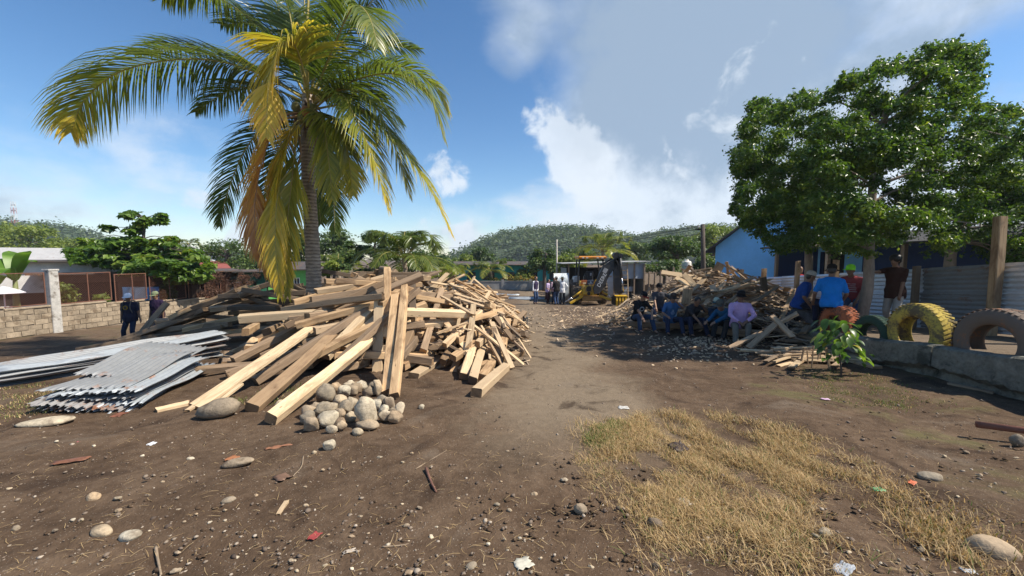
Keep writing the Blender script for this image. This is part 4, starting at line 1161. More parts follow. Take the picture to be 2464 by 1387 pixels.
def ficus():
    r = random.Random(5)
    D = 9.0
    # outline of the crown in the view, filled with clumps that reach 2 m fore and aft
    poly = [(1790, 300), (1830, 245), (1890, 265), (1935, 235), (1985, 250), (2020, 205), (2060, 200), (2110, 165), (2180, 160), (2215, 175), (2240, 125), (2290, 110), (2330, 130), (2345, 175), (2330, 230), (2350, 280), (2420, 260), (2470, 300), (2540, 360), (2560, 460),
            (2540, 560), (2440, 578), (2330, 562), (2260, 596), (2180, 602), (2110, 606), (2040, 592), (1980, 596), (1900, 588), (1850, 570), (1800, 535), (1765, 500), (1790, 450), (1765, 390), (1800, 345)]
    def inside(x, y):
        c = False; j = len(poly) - 1
        for i in range(len(poly)):
            (xi, yi), (xj, yj) = poly[i], poly[j]
            if (yi > y) != (yj > y) and x < (xj - xi) * (y - yi) / (yj - yi) + xi: c = not c
            j = i
        return c
    cl = []
    while len(cl) < 320:
        x, y = r.uniform(1750, 2560), r.uniform(105, 620)
        if not inside(x, y): continue
        d = D + r.uniform(-1, 1) * 1.4 + (.5 if x > 2300 else 0) + max(0, (2080 - x) / 330) * r.uniform(.6, 3.6)
        s = r.uniform(15, 36)
        cl.append(pxc(x, y, d, s * 1.2, s * 1.2, s * .75))
    # twigs that stand out of the outline, swept to the right by the wind
    for i in range(len(poly)):
        x, y = poly[i]
        nx, ny = poly[(i + 1) % len(poly)]
        for q in range(3):
            f = r.random()
            X, Y = x + (nx - x) * f, y + (ny - y) * f
            cl.append(pxc(X + r.uniform(-8, 16), Y + r.uniform(-14, 10), D + r.uniform(-.8, .8) + max(0, (2080 - X) / 330) * 2, r.uniform(12, 26), None, r.uniform(9, 16)))
    # long leafy sprays that reach out of the crown, most of them blown to the upper right
    for i in range(210):
        k_ = r.randrange(len(poly)); (x0, y0), (x1, y1) = poly[k_], poly[(k_ + 1) % len(poly)]
        if max(y0, y1) > 560 and r.random() < .6: continue
        f = r.random(); X, Y = x0 + (x1 - x0) * f, y0 + (y1 - y0) * f
        ox, oy = X - 2120, (Y - 380) * 1.3; n_ = math.hypot(ox, oy) + 1
        dx, dy = ox / n_ * .8 + .45, oy / n_ * .8 - .15
        L = r.uniform(16, 44); d = D + r.uniform(-.8, .8) + max(0, (2080 - X) / 330) * 2
        for q in range(4):
            g_ = q / 3
            cl.append(pxc(X + dx * L * g_ + r.uniform(-3, 3), Y + dy * L * g_ + 8 * g_ * g_ + r.uniform(-3, 3), d, 11 - 2.0 * q, None, 7.5 - 1.2 * q))
    for i in range(44):
        x, y = r.uniform(1960, 2280), r.uniform(280, 560)
        s = r.uniform(22, 38); cl.append(pxc(x, y, r.uniform(7.5, 8.1), s * 1.1, s * 1.1, s * .8))
    cl = [q for q in cl if not (2095 < proj(q[0])[0] < 2225 and proj(q[0])[1] > 590)]
    base = Vector((7.85, 8.75, float(tz(7.85, 8.75))))
    broadleaf('tree', 'dense glossy green tree shading the seated men, trunk by the tyres', base, [base, P(2088, 690, 8.75), P(2092, 600, 8.75), P(2100, 450, 8.9), P(2120, 300, 9.0)], cl, .080, 150000, L_fic, 3, r0=.095, up=.35, aspect=.5, shell=.3, droop=.5, limb_max=26)
    # its neighbour with longer glossy leaves
    b2 = Vector((11.7, 10.4, float(tz(11.7, 10.4))))
    cl = []
    for i in range(44):
        x, y = r.uniform(2280, 2620), r.uniform(400, 640)
        if y > 600 and x < 2330: continue
        s = r.uniform(25, 48)
        cl.append(pxc(x, y, 9.6 + r.uniform(-.8, 1.2), s, s, s * .7))
    broadleaf('tree', 'second tree with longer leaves at the right edge behind the tin fence', b2, [b2, P(2288, 610, 10.4), P(2310, 540, 10.4), P(2380, 440, 10.3)], cl, .13, 9000, L_alm, 4, r0=.11, up=.4, aspect=.38, shell=.4, droop=.4, vr=(0, .75))
ficus()
def back_trunk():
    b = Vector((9.45, 12.4, float(tz(9.45, 12.4))))
    r = random.Random(15)
    cl = [pxc(r.uniform(1800, 2080), r.uniform(380, 590), 12.2 + r.uniform(-1.4, 1.2), r.uniform(22, 36)) for i in range(46)]
    broadleaf('tree', 'darker tree behind the men on the tyres, thin trunk at the tin fence', b, [b, P(1946, 640, 12.4), P(1942, 560, 12.4), P(1935, 450, 12.3)], cl, .11, 16000, L_fic, 16, r0=.11, up=.35, shell=.3, droop=.5, limb_max=10, vr=(0, .7))
back_trunk()
def almond(px0, px1, ytop, ybot, D, seed, label, tier, leaf=.33, count=17000, bx=None, mat=L_alm, r0=.09):
    r = random.Random(seed)
    cl = []
    for (x, y, rx, rz) in tier:
        for k in range(max(3, int(rx / 11))):
            X, Y = x + r.uniform(-1, 1) * rx, y + r.uniform(-1, 1) * rz
            q = rx * .30
            cl.append(pxc(X, Y, D + r.uniform(-1, 1) * rx * .8 * D / FPX, max(14, q), None, max(8, rz * .5)))
    bxx = bx or (px0 + px1) / 2
    b = onz(bxx, D)
    broadleaf('tree', label, b, [b, P(bxx + 6, (ybot + 680) / 2, D), P(bxx, (ytop + ybot) / 2, D), P(bxx + 4, ytop + 12, D)], cl, leaf, count, mat, seed, M_bark_d, r0, up=1.1, aspect=.6, shell=.3, droop=.1)
almond(170, 500, 515, 670, 21, 7, 'broad almond tree with tiered bright leaves behind the fence pillar',
       [(330, 520, 26, 8), (392, 528, 26, 8), (358, 536, 20, 6), (300, 560, 45, 12), (250, 585, 55, 14), (370, 580, 55, 12), (215, 605, 45, 14), (300, 610, 80, 16), (390, 612, 70, 18), (250, 632, 70, 14), (340, 645, 85, 18), (430, 640, 60, 20), (390, 662, 80, 14), (465, 660, 35, 12), (430, 610, 45, 14), (460, 635, 45, 16), (200, 620, 35, 12), (320, 590, 70, 14), (345, 630, 90, 18), (400, 640, 70, 18)], bx=345)
almond(870, 950, 565, 660, 27, 8, 'tiered dark tree left of the young palm',
       [(893, 567, 25, 5), (905, 575, 30, 6), (870, 590, 35, 8), (920, 590, 40, 10), (850, 605, 45, 12), (905, 612, 55, 12), (870, 630, 60, 14), (930, 640, 50, 16), (880, 655, 60, 14)],   .2, 8000, bx=900, mat=L_mid)
def grove(px, py, D, w, h, label, mat, seed, leaf=.22, count=3200, base_px=None):
    """one rounded tree whose crown spans w x h photo pixels round (px, py)"""
    r = random.Random(seed)
    cl = []
    nn = 20
    for i in range(nn):
        while True:
            a, b = r.uniform(-1, 1), r.uniform(-1, 1)
            if a * a + b * b < 1: break
        s = r.uniform(.22, .36)
        cl.append(pxc(px + a * w * .38, py + b * h * .36, D + r.uniform(-1, 1) * w * .3 * D / FPX, w * s * .62, None, h * s * .6))
    b = onz(base_px or px, D)
    return broadleaf('tree', label, b, [b, P(px, py + h * .45, D), P(px, py, D), P(px + w * .06, py - h * .25, D)], cl, leaf, count, mat, seed, M_bark_d, max(.1, .0045 * D), up=.6, aspect=.6, shell=.5, droop=.2, group=None)
grove(545, 622, 34, 160, 110, 'rounded grey-green tree between the almond tree and the hanging fronds', L_mid, 31)
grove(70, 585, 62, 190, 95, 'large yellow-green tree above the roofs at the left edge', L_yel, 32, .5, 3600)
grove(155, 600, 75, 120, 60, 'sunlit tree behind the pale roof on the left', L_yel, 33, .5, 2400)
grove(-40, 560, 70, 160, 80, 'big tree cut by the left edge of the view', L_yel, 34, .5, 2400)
grove(720, 600, 46, 120, 130, 'dark tall tree seen left of the palm trunk', L_mid, 35, .34, 3600)
grove(625, 640, 50, 90, 70, 'dark tree partly hidden by the dead hanging frond', L_mid, 36, .3, 2600)
grove(805, 602, 48, 130, 110, 'leafy tree just right of the palm trunk', L_mid, 37, .32, 3600)
grove(790, 645, 26, 70, 40, 'bright green bush right of the palm trunk', L_yel, 38, .2, 2000)
grove(1015, 630, 40, 130, 80, 'dark green tree right of the young palm', L_mid, 39, .28, 3200)
grove(1060, 645, 44, 90, 50, 'leafy tree between the young palm and the turquoise building', L_mid, 40, .28, 2400)
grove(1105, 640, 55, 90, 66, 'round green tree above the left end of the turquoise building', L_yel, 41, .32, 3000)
grove(1150, 630, 60, 90, 74, 'middle-green tree at the left foot of the hill', L_mid, 42, .36, 3000)
grove(1215, 648, 52, 90, 56, 'leafy tree above the turquoise wall', L_mid, 43, .34, 2800)
grove(1262, 655, 46, 70, 44, 'bright shrubby tree left of the vested man', L_yel, 44, .26, 2200)
grove(1310, 632, 40, 80, 86, 'tall dark tree behind the pale pole', L_mid, 45, .26, 3800)
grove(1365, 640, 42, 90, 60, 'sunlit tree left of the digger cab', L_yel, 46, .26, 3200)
grove(1395, 615, 60, 90, 50, 'dark tree behind the digger roof', L_mid, 47, .36, 2600)
grove(1530, 610, 62, 100, 60, 'mid-green tree above the right end of the shed', L_mid, 48, .36, 2800)
grove(1630, 600, 36, 150, 74, 'broad dark tree behind the white water tank', L_mid, 49, .26, 5200)
grove(1600, 645, 32, 120, 44, 'dark shrubby tree behind the post fence', L_mid, 50, .22, 3200)
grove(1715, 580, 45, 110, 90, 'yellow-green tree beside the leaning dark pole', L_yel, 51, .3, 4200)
grove(1700, 640, 30, 60, 60, 'dark bushy tree at the corner of the blue house', L_mid, 52, .22, 2400)
grove(150, 715, 16.5, 70, 80, 'leafy shrub in front of the white house behind the fence', L_yel, 53, .13, 1800)
grove(243, 720, 18.5, 40, 34, 'small bush behind the chain-link panel', L_yel, 54, .14, 700)
grove(400, 712, 21, 50, 66, 'dark bush beside the red door', L_mid, 55, .16, 1500)
grove(480, 655, 24, 70, 40, 'bright yellow-green bush right of the almond tree', L_yel, 56, .18, 1800)
# banana plant at the left edge
def banana():
    b = onz(30, 17)
    t = empty('banana_plant', b, 0, 'banana plant with broad bright leaves at the left edge', 'plant')
    MB().tube([(0, 0, 0), (.05, 0, 1.0), (.08, 0, 2.1)], [.13, .11, .07], 8).build('stem', plain('banana_stem', (.16, .19, .06), .6), t, True)
    ml = leaf_mat('banana_leaf', [(0, (.07, .15, .02)), (1, (.16, .28, .04))], .4, .4)
    tips = [(72, 600, 16.6), (-30, 620, 17), (20, 600, 17.5), (90, 625, 17.2), (0, 655, 16.4), (-10, 690, 16.8)]
    for (x, y, d) in tips:
        a = Vector((.08, 0, 2.1)); e = P(x, y, d) - b
        cur = bez([a, (a + e) / 2 + Vector((0, 0, .35)), e + Vector((0, 0, -.1))], 12)
        V, F, A = [], [], []
        for i, p in enumerate(cur):
            T = (cur[min(i + 1, 12)] - cur[max(i - 1, 0)]).normalized(); Sd = T.cross(Vector((0, 0, 1))).normalized()
            w = .24 * math.sin(math.pi * min(1, .1 + i / 12 * .9)) ** .7
            V += [p + Sd * w + Vector((0, 0, .03)), p + Vector((0, 0, -.02)), p - Sd * w + Vector((0, 0, .03))]; A += [U(.2, 1)] * 3
            if i:
                q = 3 * (i - 1); F += [(q, q + 3, q + 4, q + 1), (q + 1, q + 4, q + 5, q + 2)]
        link('leaf', np_mesh('leaf', [tuple(v) for v in V], F, [ml], A, smooth=True), t)
banana()
# sapling with stakes
def sapling():
    b = G(2022, 908)
    D = b.y
    t = empty('sapling', b, 0, 'young leafy sapling growing in front of the low wall', 'sapling')
    MB().tube([(0, 0, -.05), (.01, 0, .12), (-.02, 0, .28), (-.04, .02, .50), (-.03, 0, .68)], [.02, .016, .014, .011, .006], 7).build('stem', M_bark_d, t, True)
    ml = leaf_mat('sapling_leaf', [(0, (.028, .07, .018)), (.5, (.07, .14, .025)), (.85, (.17, .27, .045)), (1, (.38, .33, .05))], .35, .4, spec=.5)
    r = random.Random(9)
    spots = [(1975, 790), (2000, 772), (2030, 775), (2050, 795), (1970, 815), (1990, 830), (2010, 800), (2020, 825), (2045, 830), (2065, 850), (2085, 862), (2000, 850), (2030, 850), (1985, 800), (2060, 815), (2015, 785), (2040, 805), (1995, 812), (2055, 835), (2075, 845), (2028, 868), (1980, 835), (2012, 842), (2035, 790)]
    for (x, y) in spots + [(s[0] + r.uniform(-16, 16), s[1] + r.uniform(-16, 14)) for s in spots * 3]:
        p = P(x, y, D + r.uniform(-.28, .28)) - b
        out = Vector((p.x, p.y, 0)); out = out.normalized() if out.length > .05 else Vector((r.uniform(-1, 1), r.uniform(-1, 1), 0)).normalized()
        dn = Vector((out.x, out.y, r.uniform(-.9, .25))).normalized()
        Sd = dn.cross(Vector((0, 0, 1))).normalized(); Nn = Sd.cross(dn)
        L = r.uniform(.09, .18); W = L * .34
        V, F = [], []
        for i in range(7):
            f = i / 6; w = W * math.sin(math.pi * min(1, .06 + f * .94)) ** .8
            q = p + dn * L * (f - .3) - Vector((0, 0, 1)) * L * .5 * f * f
            V += [q + Sd * w + Nn * w * .3, q, q - Sd * w + Nn * w * .3]
            if i:
                k = 3 * (i - 1); F += [(k, k + 3, k + 4, k + 1), (k + 1, k + 4, k + 5, k + 2)]
        link('leaf', np_mesh('leaf', [tuple(v) for v in V], F, [ml], [min(1, max(0, r.gauss(.5, .25)))] * len(V), smooth=True), t)
    for (x0, y0, x1, y1, w) in ((1924, 880, 1934, 842, .02), (1945, 876, 1942, 845, .015), (1953, 885, 1957, 833, .016), (1966, 876, 1972, 838, .016), (1976, 874, 1972, 842, .014), (1998, 888, 1988, 838, .03)):
        a = G(x0, y0); bb = P(x1, y1, a.y + .02)
        timber('stake', a - Vector((0, 0, .05)), bb, w * 1.2, w, W_old, 'thin wooden stake pushed into the ground beside the sapling', 'stake', 'stakes beside the sapling', 0, .5)
sapling()
# ------------------------------------------------------------ corrugated sheet
def corr_mesh(L, W, pitch=.076, amp=.012, nl=6, mats=(), sag=0.0, warp=0.0, seed=0, tear=0.0, horizontal=False, thick=.0012):
    """corrugated sheet, ridges along local X, waves across local Y, real thickness"""
    r = np.random.default_rng(seed)
    ny = max(8, int(W / pitch * 8))
    y = np.linspace(-W / 2, W / 2, ny + 1); x = np.linspace(-L / 2, L / 2, nl + 1)
    Xg, Yg = np.meshgrid(x, y)
    ph = r.uniform(0, 6.28, 4)
    Z = amp * np.sin(2 * np.pi * Yg / pitch) + sag * (Xg / (L / 2)) ** 2 + warp * (np.sin(Xg * 1.7 + ph[0]) * np.sin(Yg * 2.6 + ph[1]) + .5 * np.sin(Xg * 4.1 + ph[2]))
    Xg = Xg + (np.abs(Xg) > L / 2 - 1e-6) * tear * r.normal(size=Xg.shape)
    V = np.stack([Xg, Yg, Z], -1).reshape(-1, 3); n = len(V)
    i = np.arange(n).reshape(ny + 1, nl + 1)
    F = np.stack([i[:-1, :-1], i[:-1, 1:], i[1:, 1:], i[1:, :-1]], -1).reshape(-1, 4)
    V2 = V - np.array([0, 0, thick]); F2 = F[:, ::-1] + n
    e = [np.stack([a[:-1], a[1:], a[1:] + n, a[:-1] + n], -1) for a in (i[0, ::-1], i[-1], i[:, 0], i[::-1, -1])]
    return np_mesh('corrugated_sheet', np.concatenate([V, V2]), np.concatenate([F, F2] + e), mats, smooth=True)
M_tin = metal_sheet('galvanised_tin', (.42, .455, .475), .42, .5, .3)
M_tin_dull = metal_sheet('dull_tin', (.30, .31, .315), .35, .6, .3)
M_tin_rust = metal_sheet('rusty_tin', (.30, .29, .28), .8, .65, .2)
M_tin_clean = metal_sheet('bright_tin', (.78, .81, .85), .05, .32, .45)
M_tin_shed = metal_sheet('shed_tin', (.56, .62, .66), .08, .5, .2)
def lay(o, a, b, z0, z1, up=Vector((0, 0, 1)), roll=0.0):
    place(o, Vector(a) + Vector((0, 0, z0)), Vector(b) + Vector((0, 0, z1)), roll, up)
# two stacks of roofing taken off the building
def tin_stack_near():
    labels = ['lowest', 'second', 'third', 'fourth', 'fifth', 'sixth', 'seventh', 'top']
    # near short edge runs (122,985)-(290,1003); the sheets run back under the beams
    a0, b0 = G(206, 995), G(470, 880)
    d = (b0 - a0); d.z = 0; d.normalize()
    side = Vector((-d.y, d.x, 0))
    for k in range(8):
        L = 2.05 - .05 * k + U(-.1, .1)
        slip = [.0, .05, -.02, .12, .20, .10, .26, .85][k]
        lat = [0, -.10, .08, .02, .14, -.05, .16, .20][k]
        a = a0 + d * slip + side * lat; b = a + d * L
        ang = random.gauss(0, .03)
        z0 = float(gz(a.x, a.y)) + .03 + .034 * k; z1 = float(gz(b.x, b.y)) + .13 + .042 * k
        me = corr_mesh(L, .95, .085, .016, 10, [random.choice((M_tin, M_tin, M_tin_dull)) if k != 2 else M_tin_rust], 0, .042, 30 + k, .03)
        o = link('corrugated_sheet', me)
        place(o, Vector((a.x, a.y, z0)), Vector((b.x, b.y, z1)), .06 + random.gauss(0, .04))
        tag(o, f'{labels[k]} corrugated roofing sheet of the short near stack, left of the boulder' if k < 7 else 'smooth pale sheet on top of the short near stack, set back', 'roofing sheet', 'short stack of corrugated sheets')
def tin_stack_far():
    words = ['bottom', 'second', 'third', 'fourth', 'fifth', 'sixth', 'seventh', 'eighth', 'topmost']
    a0, b0 = P(-60, 930, 5.7), P(545, 835, 8.3)
    for k in range(9):
        f0, f1 = U(-.12, .05), U(-.06, .03)
        A = a0.lerp(b0, f0); B = a0.lerp(b0, 1 + f1)
        if k in (4, 5): B = a0.lerp(b0, .62 + .12 * (k - 4))
        d = (B - A).normalized(); side = Vector((-d.y, d.x, 0)).normalized()
        off = side * (.12 + .022 * k + U(-.05, .05))
        A, B = A + off, B + off
        A.z = float(gz(A.x, A.y)) + .04 + .024 * k; B.z = float(gz(B.x, B.y)) + .16 + .040 * k
        me = corr_mesh((B - A).length, .82 if k not in (4, 5) else .5, .085, .015, 14, [[M_tin_dull, M_tin_rust, M_tin_dull, M_tin_rust, M_tin_dull, M_tin, M_tin_rust, M_tin_dull, M_tin][k]], 0, .022, 50 + k, .012)
        o = link('corrugated_sheet', me); place(o, A, B, .08 + random.gauss(0, .06))
        tag(o, f'{words[k]} long roofing sheet of the stack reaching out of the left edge', 'roofing sheet', 'long stack of corrugated sheets')
    for (px, py) in ((60, 915), (300, 885), (500, 862)):
        p = G(px, py); dd = Vector((-.5, .85, 0))
        timber('timber_beam', p + Vector((0, 0, .06)) - dd * .1, p + dd * .9 + Vector((0, 0, .06)), .12, .11, W_dark, 'dark bearer beam under the long stack of tin sheets', 'beam', 'bearers under the long tin stack')
tin_stack_near(); tin_stack_far()
hero((376, 993), None, (455, 975), None, .10, .05, W_fresh, 'short pale board lying between the tin stack and the boulder', .1, 'board', name='board')
hero((395, 868), 6.9, (422, 870), 6.9, .03, .02, W_fresh, 'pale lath poking out between the two tin stacks', .1, 'lath', name='lath')

# ------------------------------------------------------------ tin fence on the right
def fence_x(y): return 10.1
def tin_fence():
    t = empty('tin_fence', (10.1, 10, 0), 0, 'long fence of horizontal corrugated tin sheets on wooden posts, right side', 'fence')
    o0 = Vector((10.1, 10, 0))
    ys = [4.2, 6.55, 8.05, 9.55, 12.0, 14.6, 17.4, 20.2]
    for k in range(len(ys) - 1):
        y0, y1 = ys[k], ys[k + 1]
        L = (y1 - y0) + .12
        for row, (zc, W) in enumerate(((.42, .86), (1.10, .70))):
            me = corr_mesh(L, W, .105, .019, 6, [M_tin_clean if k != 2 else M_tin_dull], 0, .008, 80 + 3 * k + row)
            o = link('corrugated_sheet', me, t)
            a = Vector((10.1 + .022 * row + .006 * k, y0 - .06, float(tz(10, y0)) + zc + .05)) - o0; b = Vector((10.1 + .022 * row + .006 * k, y1 + .06, float(tz(10, y1)) + zc + .05)) - o0
            place_local(o, a, b, Vector((-1, 0, 0)))
    posts = [(6.4, .2, 2.55), (8.02, .17, 2.45), (9.6, .13, 1.55), (12.0, .14, 1.9), (13.6, .13, 2.0), (15.4, .16, 1.85), (16.9, .12, 1.9), (18.8, .14, 2.1)]
    for (y, w, h) in posts:
        m = beam_mesh(h + .5, w, w * .8, [W_beam if w > .15 else W_old, E_end], .6)
        o = link('post', m, t)
        z = float(tz(10, y))
        place_local(o, Vector((9.98 - w * .4, y, z - .5)) - o0, Vector((9.98 - w * .4 + .03, y + .02, z + h)) - o0, Vector((0, -1, 0)))
def place_local(o, a, b, up):
    x = (b - a).normalized(); y = up.cross(x).normalized(); z = x.cross(y)
    M = Matrix((x, y, z)).transposed().to_4x4(); M.translation = (a + b) / 2
    o.matrix_local = M
tin_fence()

# ------------------------------------------------------------ houses
M_roofd = metal_sheet('dark_roof_tin', (.085, .072, .064), .6, .75, .05)
M_rooft = metal_sheet('pale_roof_tin', (.50, .49, .47), .3, .6, .1)
M_roofr = metal_sheet('red_roof_tin', (.36, .10, .075), .35, .6, .1)
M_white = plain('white_plaster', (.62, .62, .60), .85, var=.2, scale=2, dirt=(.34, .32, .29), kind='World')
M_blue = plain('blue_painted_wall', (.20, .50, .84), .8, var=.10, scale=1.5, bump=.1, kind='World')
M_navy = plain('dark_blue_wall', (.02, .045, .13), .8, var=.2, scale=1.5, kind='World')
M_green = plain('bright_green_wall', (.16, .52, .13), .8, var=.15, scale=1.5, kind='World')
M_dgreen = plain('dark_green_wall', (.02, .12, .065), .8, var=.2, scale=1.5, kind='World')
M_turq = plain('turquoise_wall', (.03, .36, .36), .8, var=.15, scale=1.5, kind='World')
M_dark = plain('black_and_opening_shade', (.012, .011, .011), .9, var=.2)  # near-black, also colours the shade in openings
M_glass = plain('window_glass', (.03, .04, .05), .15, var=.2, bump=0, spec=.6)
M_greyw = plain('grey_blockwork', (.30, .29, .275), .9, var=.3, scale=2, kind='World')
M_wframe = plain('white_paint', (.74, .74, .72), .6, var=.1)
M_red = plain('red_door_paint', (.36, .045, .035), .6, var=.2)
M_iron = plain('rusty_iron', (.17, .075, .045), .8, var=.4, scale=12)
M_post = wood_mat('post_wood', (.46, .35, .245), (.26, .18, .12), (.16, .11, .075), (.27, .215, .165))
def house(name, label, o, yaw, w, d, h, wall_m, roof_m, roof='gable', rise=.8, over=.35, openings=(), cat='house', axis='x'):
    """box with real openings set into the front (local -y) wall; openings: (x, z, w, h, kind)"""
    t = empty(name, o, yaw, label, cat)
    th = .16
    # front wall cut into pieces round the openings
    cuts = sorted(openings, key=lambda q: q[0])
    mb = MB(); x = -w / 2
    for (ox, oz, ow, oh, kind) in cuts:
        l, r_ = ox - ow / 2, ox + ow / 2
        if l > x: mb.box(((x + l) / 2, -d / 2 + th / 2, h / 2), (l - x, th, h))
        if oz > .02: mb.box((ox, -d / 2 + th / 2, oz / 2), (ow, th, oz))
        mb.box((ox, -d / 2 + th / 2, (oz + oh + h) / 2), (ow, th, h - oz - oh))
        x = r_
    if x < w / 2: mb.box(((x + w / 2) / 2, -d / 2 + th / 2, h / 2), (w / 2 - x, th, h))
    mb.box((0, d / 2 - th / 2, h / 2), (w, th, h))
    mb.box((-w / 2 + th / 2, 0, h / 2), (th, d - 2 * th, h)); mb.box((w / 2 - th / 2, 0, h / 2), (th, d - 2 * th, h))
    if roof == 'gable_front':
        for y in (-d / 2 + th / 2, d / 2 - th / 2):
            mb.prism([(-w / 2, h), (w / 2, h), (0, h + rise)], th, 'y', y)
    elif roof == 'gable':
        for xx in (-w / 2 + th / 2, w / 2 - th / 2):
            mb.prism([(-d / 2, h), (d / 2, h), (0, h + rise)], th, 'x', xx)
    mb.build('wall', wall_m, t)
    rb = MB(); tk = .07
    if roof == 'gable_front':
        for sgn in (-1, 1):
            n = Vector((sgn * rise, 0, w / 2)).normalized() * tk
            e = over / (w / 2)
            x1, z1 = sgn * w / 2 * (1 + e), h - rise * e
            rb.prism([(0, h + rise + .012), (x1, z1 + .012), (x1 + n.x, z1 + n.z), (0, h + rise + tk * 1.2)], d + 2 * over, 'y')
    elif roof == 'gable':
        for sgn in (-1, 1):
            e = over / (d / 2)
            y1, z1 = sgn * d / 2 * (1 + e), h - rise * e
            rb.prism([(0, h + rise + .012), (y1, z1 + .012), (y1, z1 + tk), (0, h + rise + tk * 1.2)], w + 2 * over, 'x')
    else:   # lean-to, rises to the back
        y0, y1 = -d / 2 - over, d / 2 + over
        rb.prism([(y0, h + .015), (y1, h + rise), (y1, h + rise + tk), (y0, h + .015 + tk)], w + 2 * over, 'x')
    rb.build('roof', roof_m, t)
    for (ox, oz, ow, oh, kind) in cuts:
        y = -d / 2
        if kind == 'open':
            MB().box((ox, y + th + .05, oz + oh / 2), (ow + .2, .02, oh + .2)).build('interior_shade_panel', M_dark, t)  # black panel stands in for the shade inside the opening
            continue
        if kind in ('window', 'gwindow'):
            f = MB()
            for sx in (-1, 1): f.box((ox + sx * (ow / 2 - .025), y + .06, oz + oh / 2), (.05, .06, oh))
            for sz in (0, 1): f.box((ox, y + .06, oz + (.025 if sz == 0 else oh - .025)), (ow - .1, .06, .05))
            f.box((ox, y + .065, oz + oh / 2), (.04, .04, oh - .1))
            fo = f.build('window', M_wframe if kind == 'window' else M_dark, t)
            MB().box((ox, y + .10, oz + oh / 2), (ow, .01, oh)).build('pane', M_glass, fo)
        else:
            do = MB().box((ox, y + .07, oz + oh / 2), (ow, .05, oh)).build('door', M_red if kind == 'rdoor' else M_dark, t)
            f = MB()
            for sx in (-1, 1): f.box((ox + sx * (ow / 2 + .06), y - .012, oz + oh / 2), (.12, .05, oh))
            f.box((ox, y - .012, oz + oh + .06), (ow + .24, .05, .12))
            f.build('door_frame', M_wframe, do)
    return t
def hz(x, y, dz=0.0): return (x, y, float(gz(x, y)) + dz)
# blue house behind the scrap heap
hb = house('blue_house', 'bright blue gabled house behind the scrap heap and tin fence', hz(16.6, 22.1), R(-42), 7.6, 7.0, 3.55, M_blue, M_roofd, 'gable_front', 3.1, .45,
           [(1.3, 1.2, .9, 2.0, 'open'), (2.9, 1.9, 1.0, 1.2, 'gwindow')])
# long dark porch behind the tin fence
def porch():
    o = Vector((14.5, 12.5, float(tz(12, 12.5))))
    t = empty('porch', o, 0, 'dark open-fronted porch with blue back wall behind the tin fence', 'porch')
    MB().box((1.6, 0, 1.4), (.15, 13, 2.8)).build('wall', M_navy, t)
    MB().box((0, 6.55, 1.4), (3.2, .12, 2.8)).build('wall', M_navy, t)
    MB().prism([(-2.3, 2.45), (2.2, 3.1), (2.2, 3.17), (-2.3, 2.52)], 13.6, 'y').build('roof', plain('shade_dark_roof', (.03, .027, .025), .9, kind='World'), t)  # roof coloured near-black so that it reads as deep shade
    for y in (-6, -3, 0, 3, 6):
        MB().box((-2.0, y, 1.23), (.12, .12, 2.48)).build('post', M_post, t)
porch()
# left side, beyond the chain-link fence
house('white_house', 'low white house with a dark sloping roof beyond the left fence', hz(-25.6, 20.0), R(46), 7.4, 4, 3.0, M_white, M_roofd, 'lean', .06, .45, [(-2.6, .9, 1.6, .5, 'open'), (.6, .9, 2.2, .6, 'open'), (3.2, 0, 1.3, 2.0, 'open')])
house('grey_house', 'grey block house with a pale tin roof behind the white house', hz(-41, 36), R(40), 9, 6, 3.6, M_greyw, M_rooft, 'gable', 1.0, .5, [(0, 1.2, 1.2, 1.0, 'gwindow')])
house('white_block', 'plain white block building cut by the left edge', hz(-35.6, 27), R(45), 6, 5, 3.2, M_white, M_greyw, 'lean', .1, .1, [(1.6, 2.5, 1.2, .4, 'open')])
house('tin_roofed_house', 'house with an orange rusty tin roof behind the almond tree', hz(-26, 30), R(40), 6, 5, 2.9, M_white, M_roofr, 'lean', .5, .4, [])
house('dark_house', 'dark open house with laundry seen through the chain-link fence', hz(-21.0, 22.6), R(42), 7.4, 3.4, 2.5, plain('dark_planks', (.06, .045, .035), .9, kind='World'), M_roofd, 'lean', .06, .5, [(-2.3, .5, 2.2, 1.6, 'open'), (.6, .2, 2.4, 1.9, 'open'), (2.8, .6, 1.2, 1.4, 'open')])
house('dome_roofed_house', 'far house with a pale rounded roof right of the almond tree', hz(-37.5, 46), R(35), 4.5, 5, 4.2, M_white, M_rooft, 'gable_front', 1.0, .3, [])
house('red_door_house', 'white house front with a red door beyond the fence', hz(-20.9, 25.2), R(30), 3.0, 3, 2.4, M_white, M_roofd, 'lean', .06, .2, [(0, .1, .9, 2.0, 'rdoor')])
house('dark_green_house', 'dark green house behind the brown vine on the fence', hz(-20.5, 31), R(30), 6, 4, 2.6, M_dgreen, M_roofd, 'lean', .06, .5, [(-.8, .9, 1.1, 1.0, 'window'), (1.4, .6, 1.0, 1.6, 'open')])
house('green_house', 'small bright green house left of the palm trunk', hz(-14.15, 25.6), R(20), 2.6, 3, 2.75, M_green, M_roofd, 'lean', .45, .45, [(.25, 1.2, .36, 1.1, 'window')])
house('turquoise_building', 'long low turquoise building at the back of the yard', hz(.8, 47.5), R(2), 15.5, 4, 2.6, M_turq, M_roofd, 'lean', .35, .7,
      [(-5.6, .9, 1.0, .9, 'gwindow'), (-3.6, .9, 1.4, .9, 'gwindow'), (-1.0, .9, .9, .9, 'gwindow'), (1.6, .5, 1.0, 1.6, 'open'), (4.2, .9, 1.4, .9, 'gwindow')])
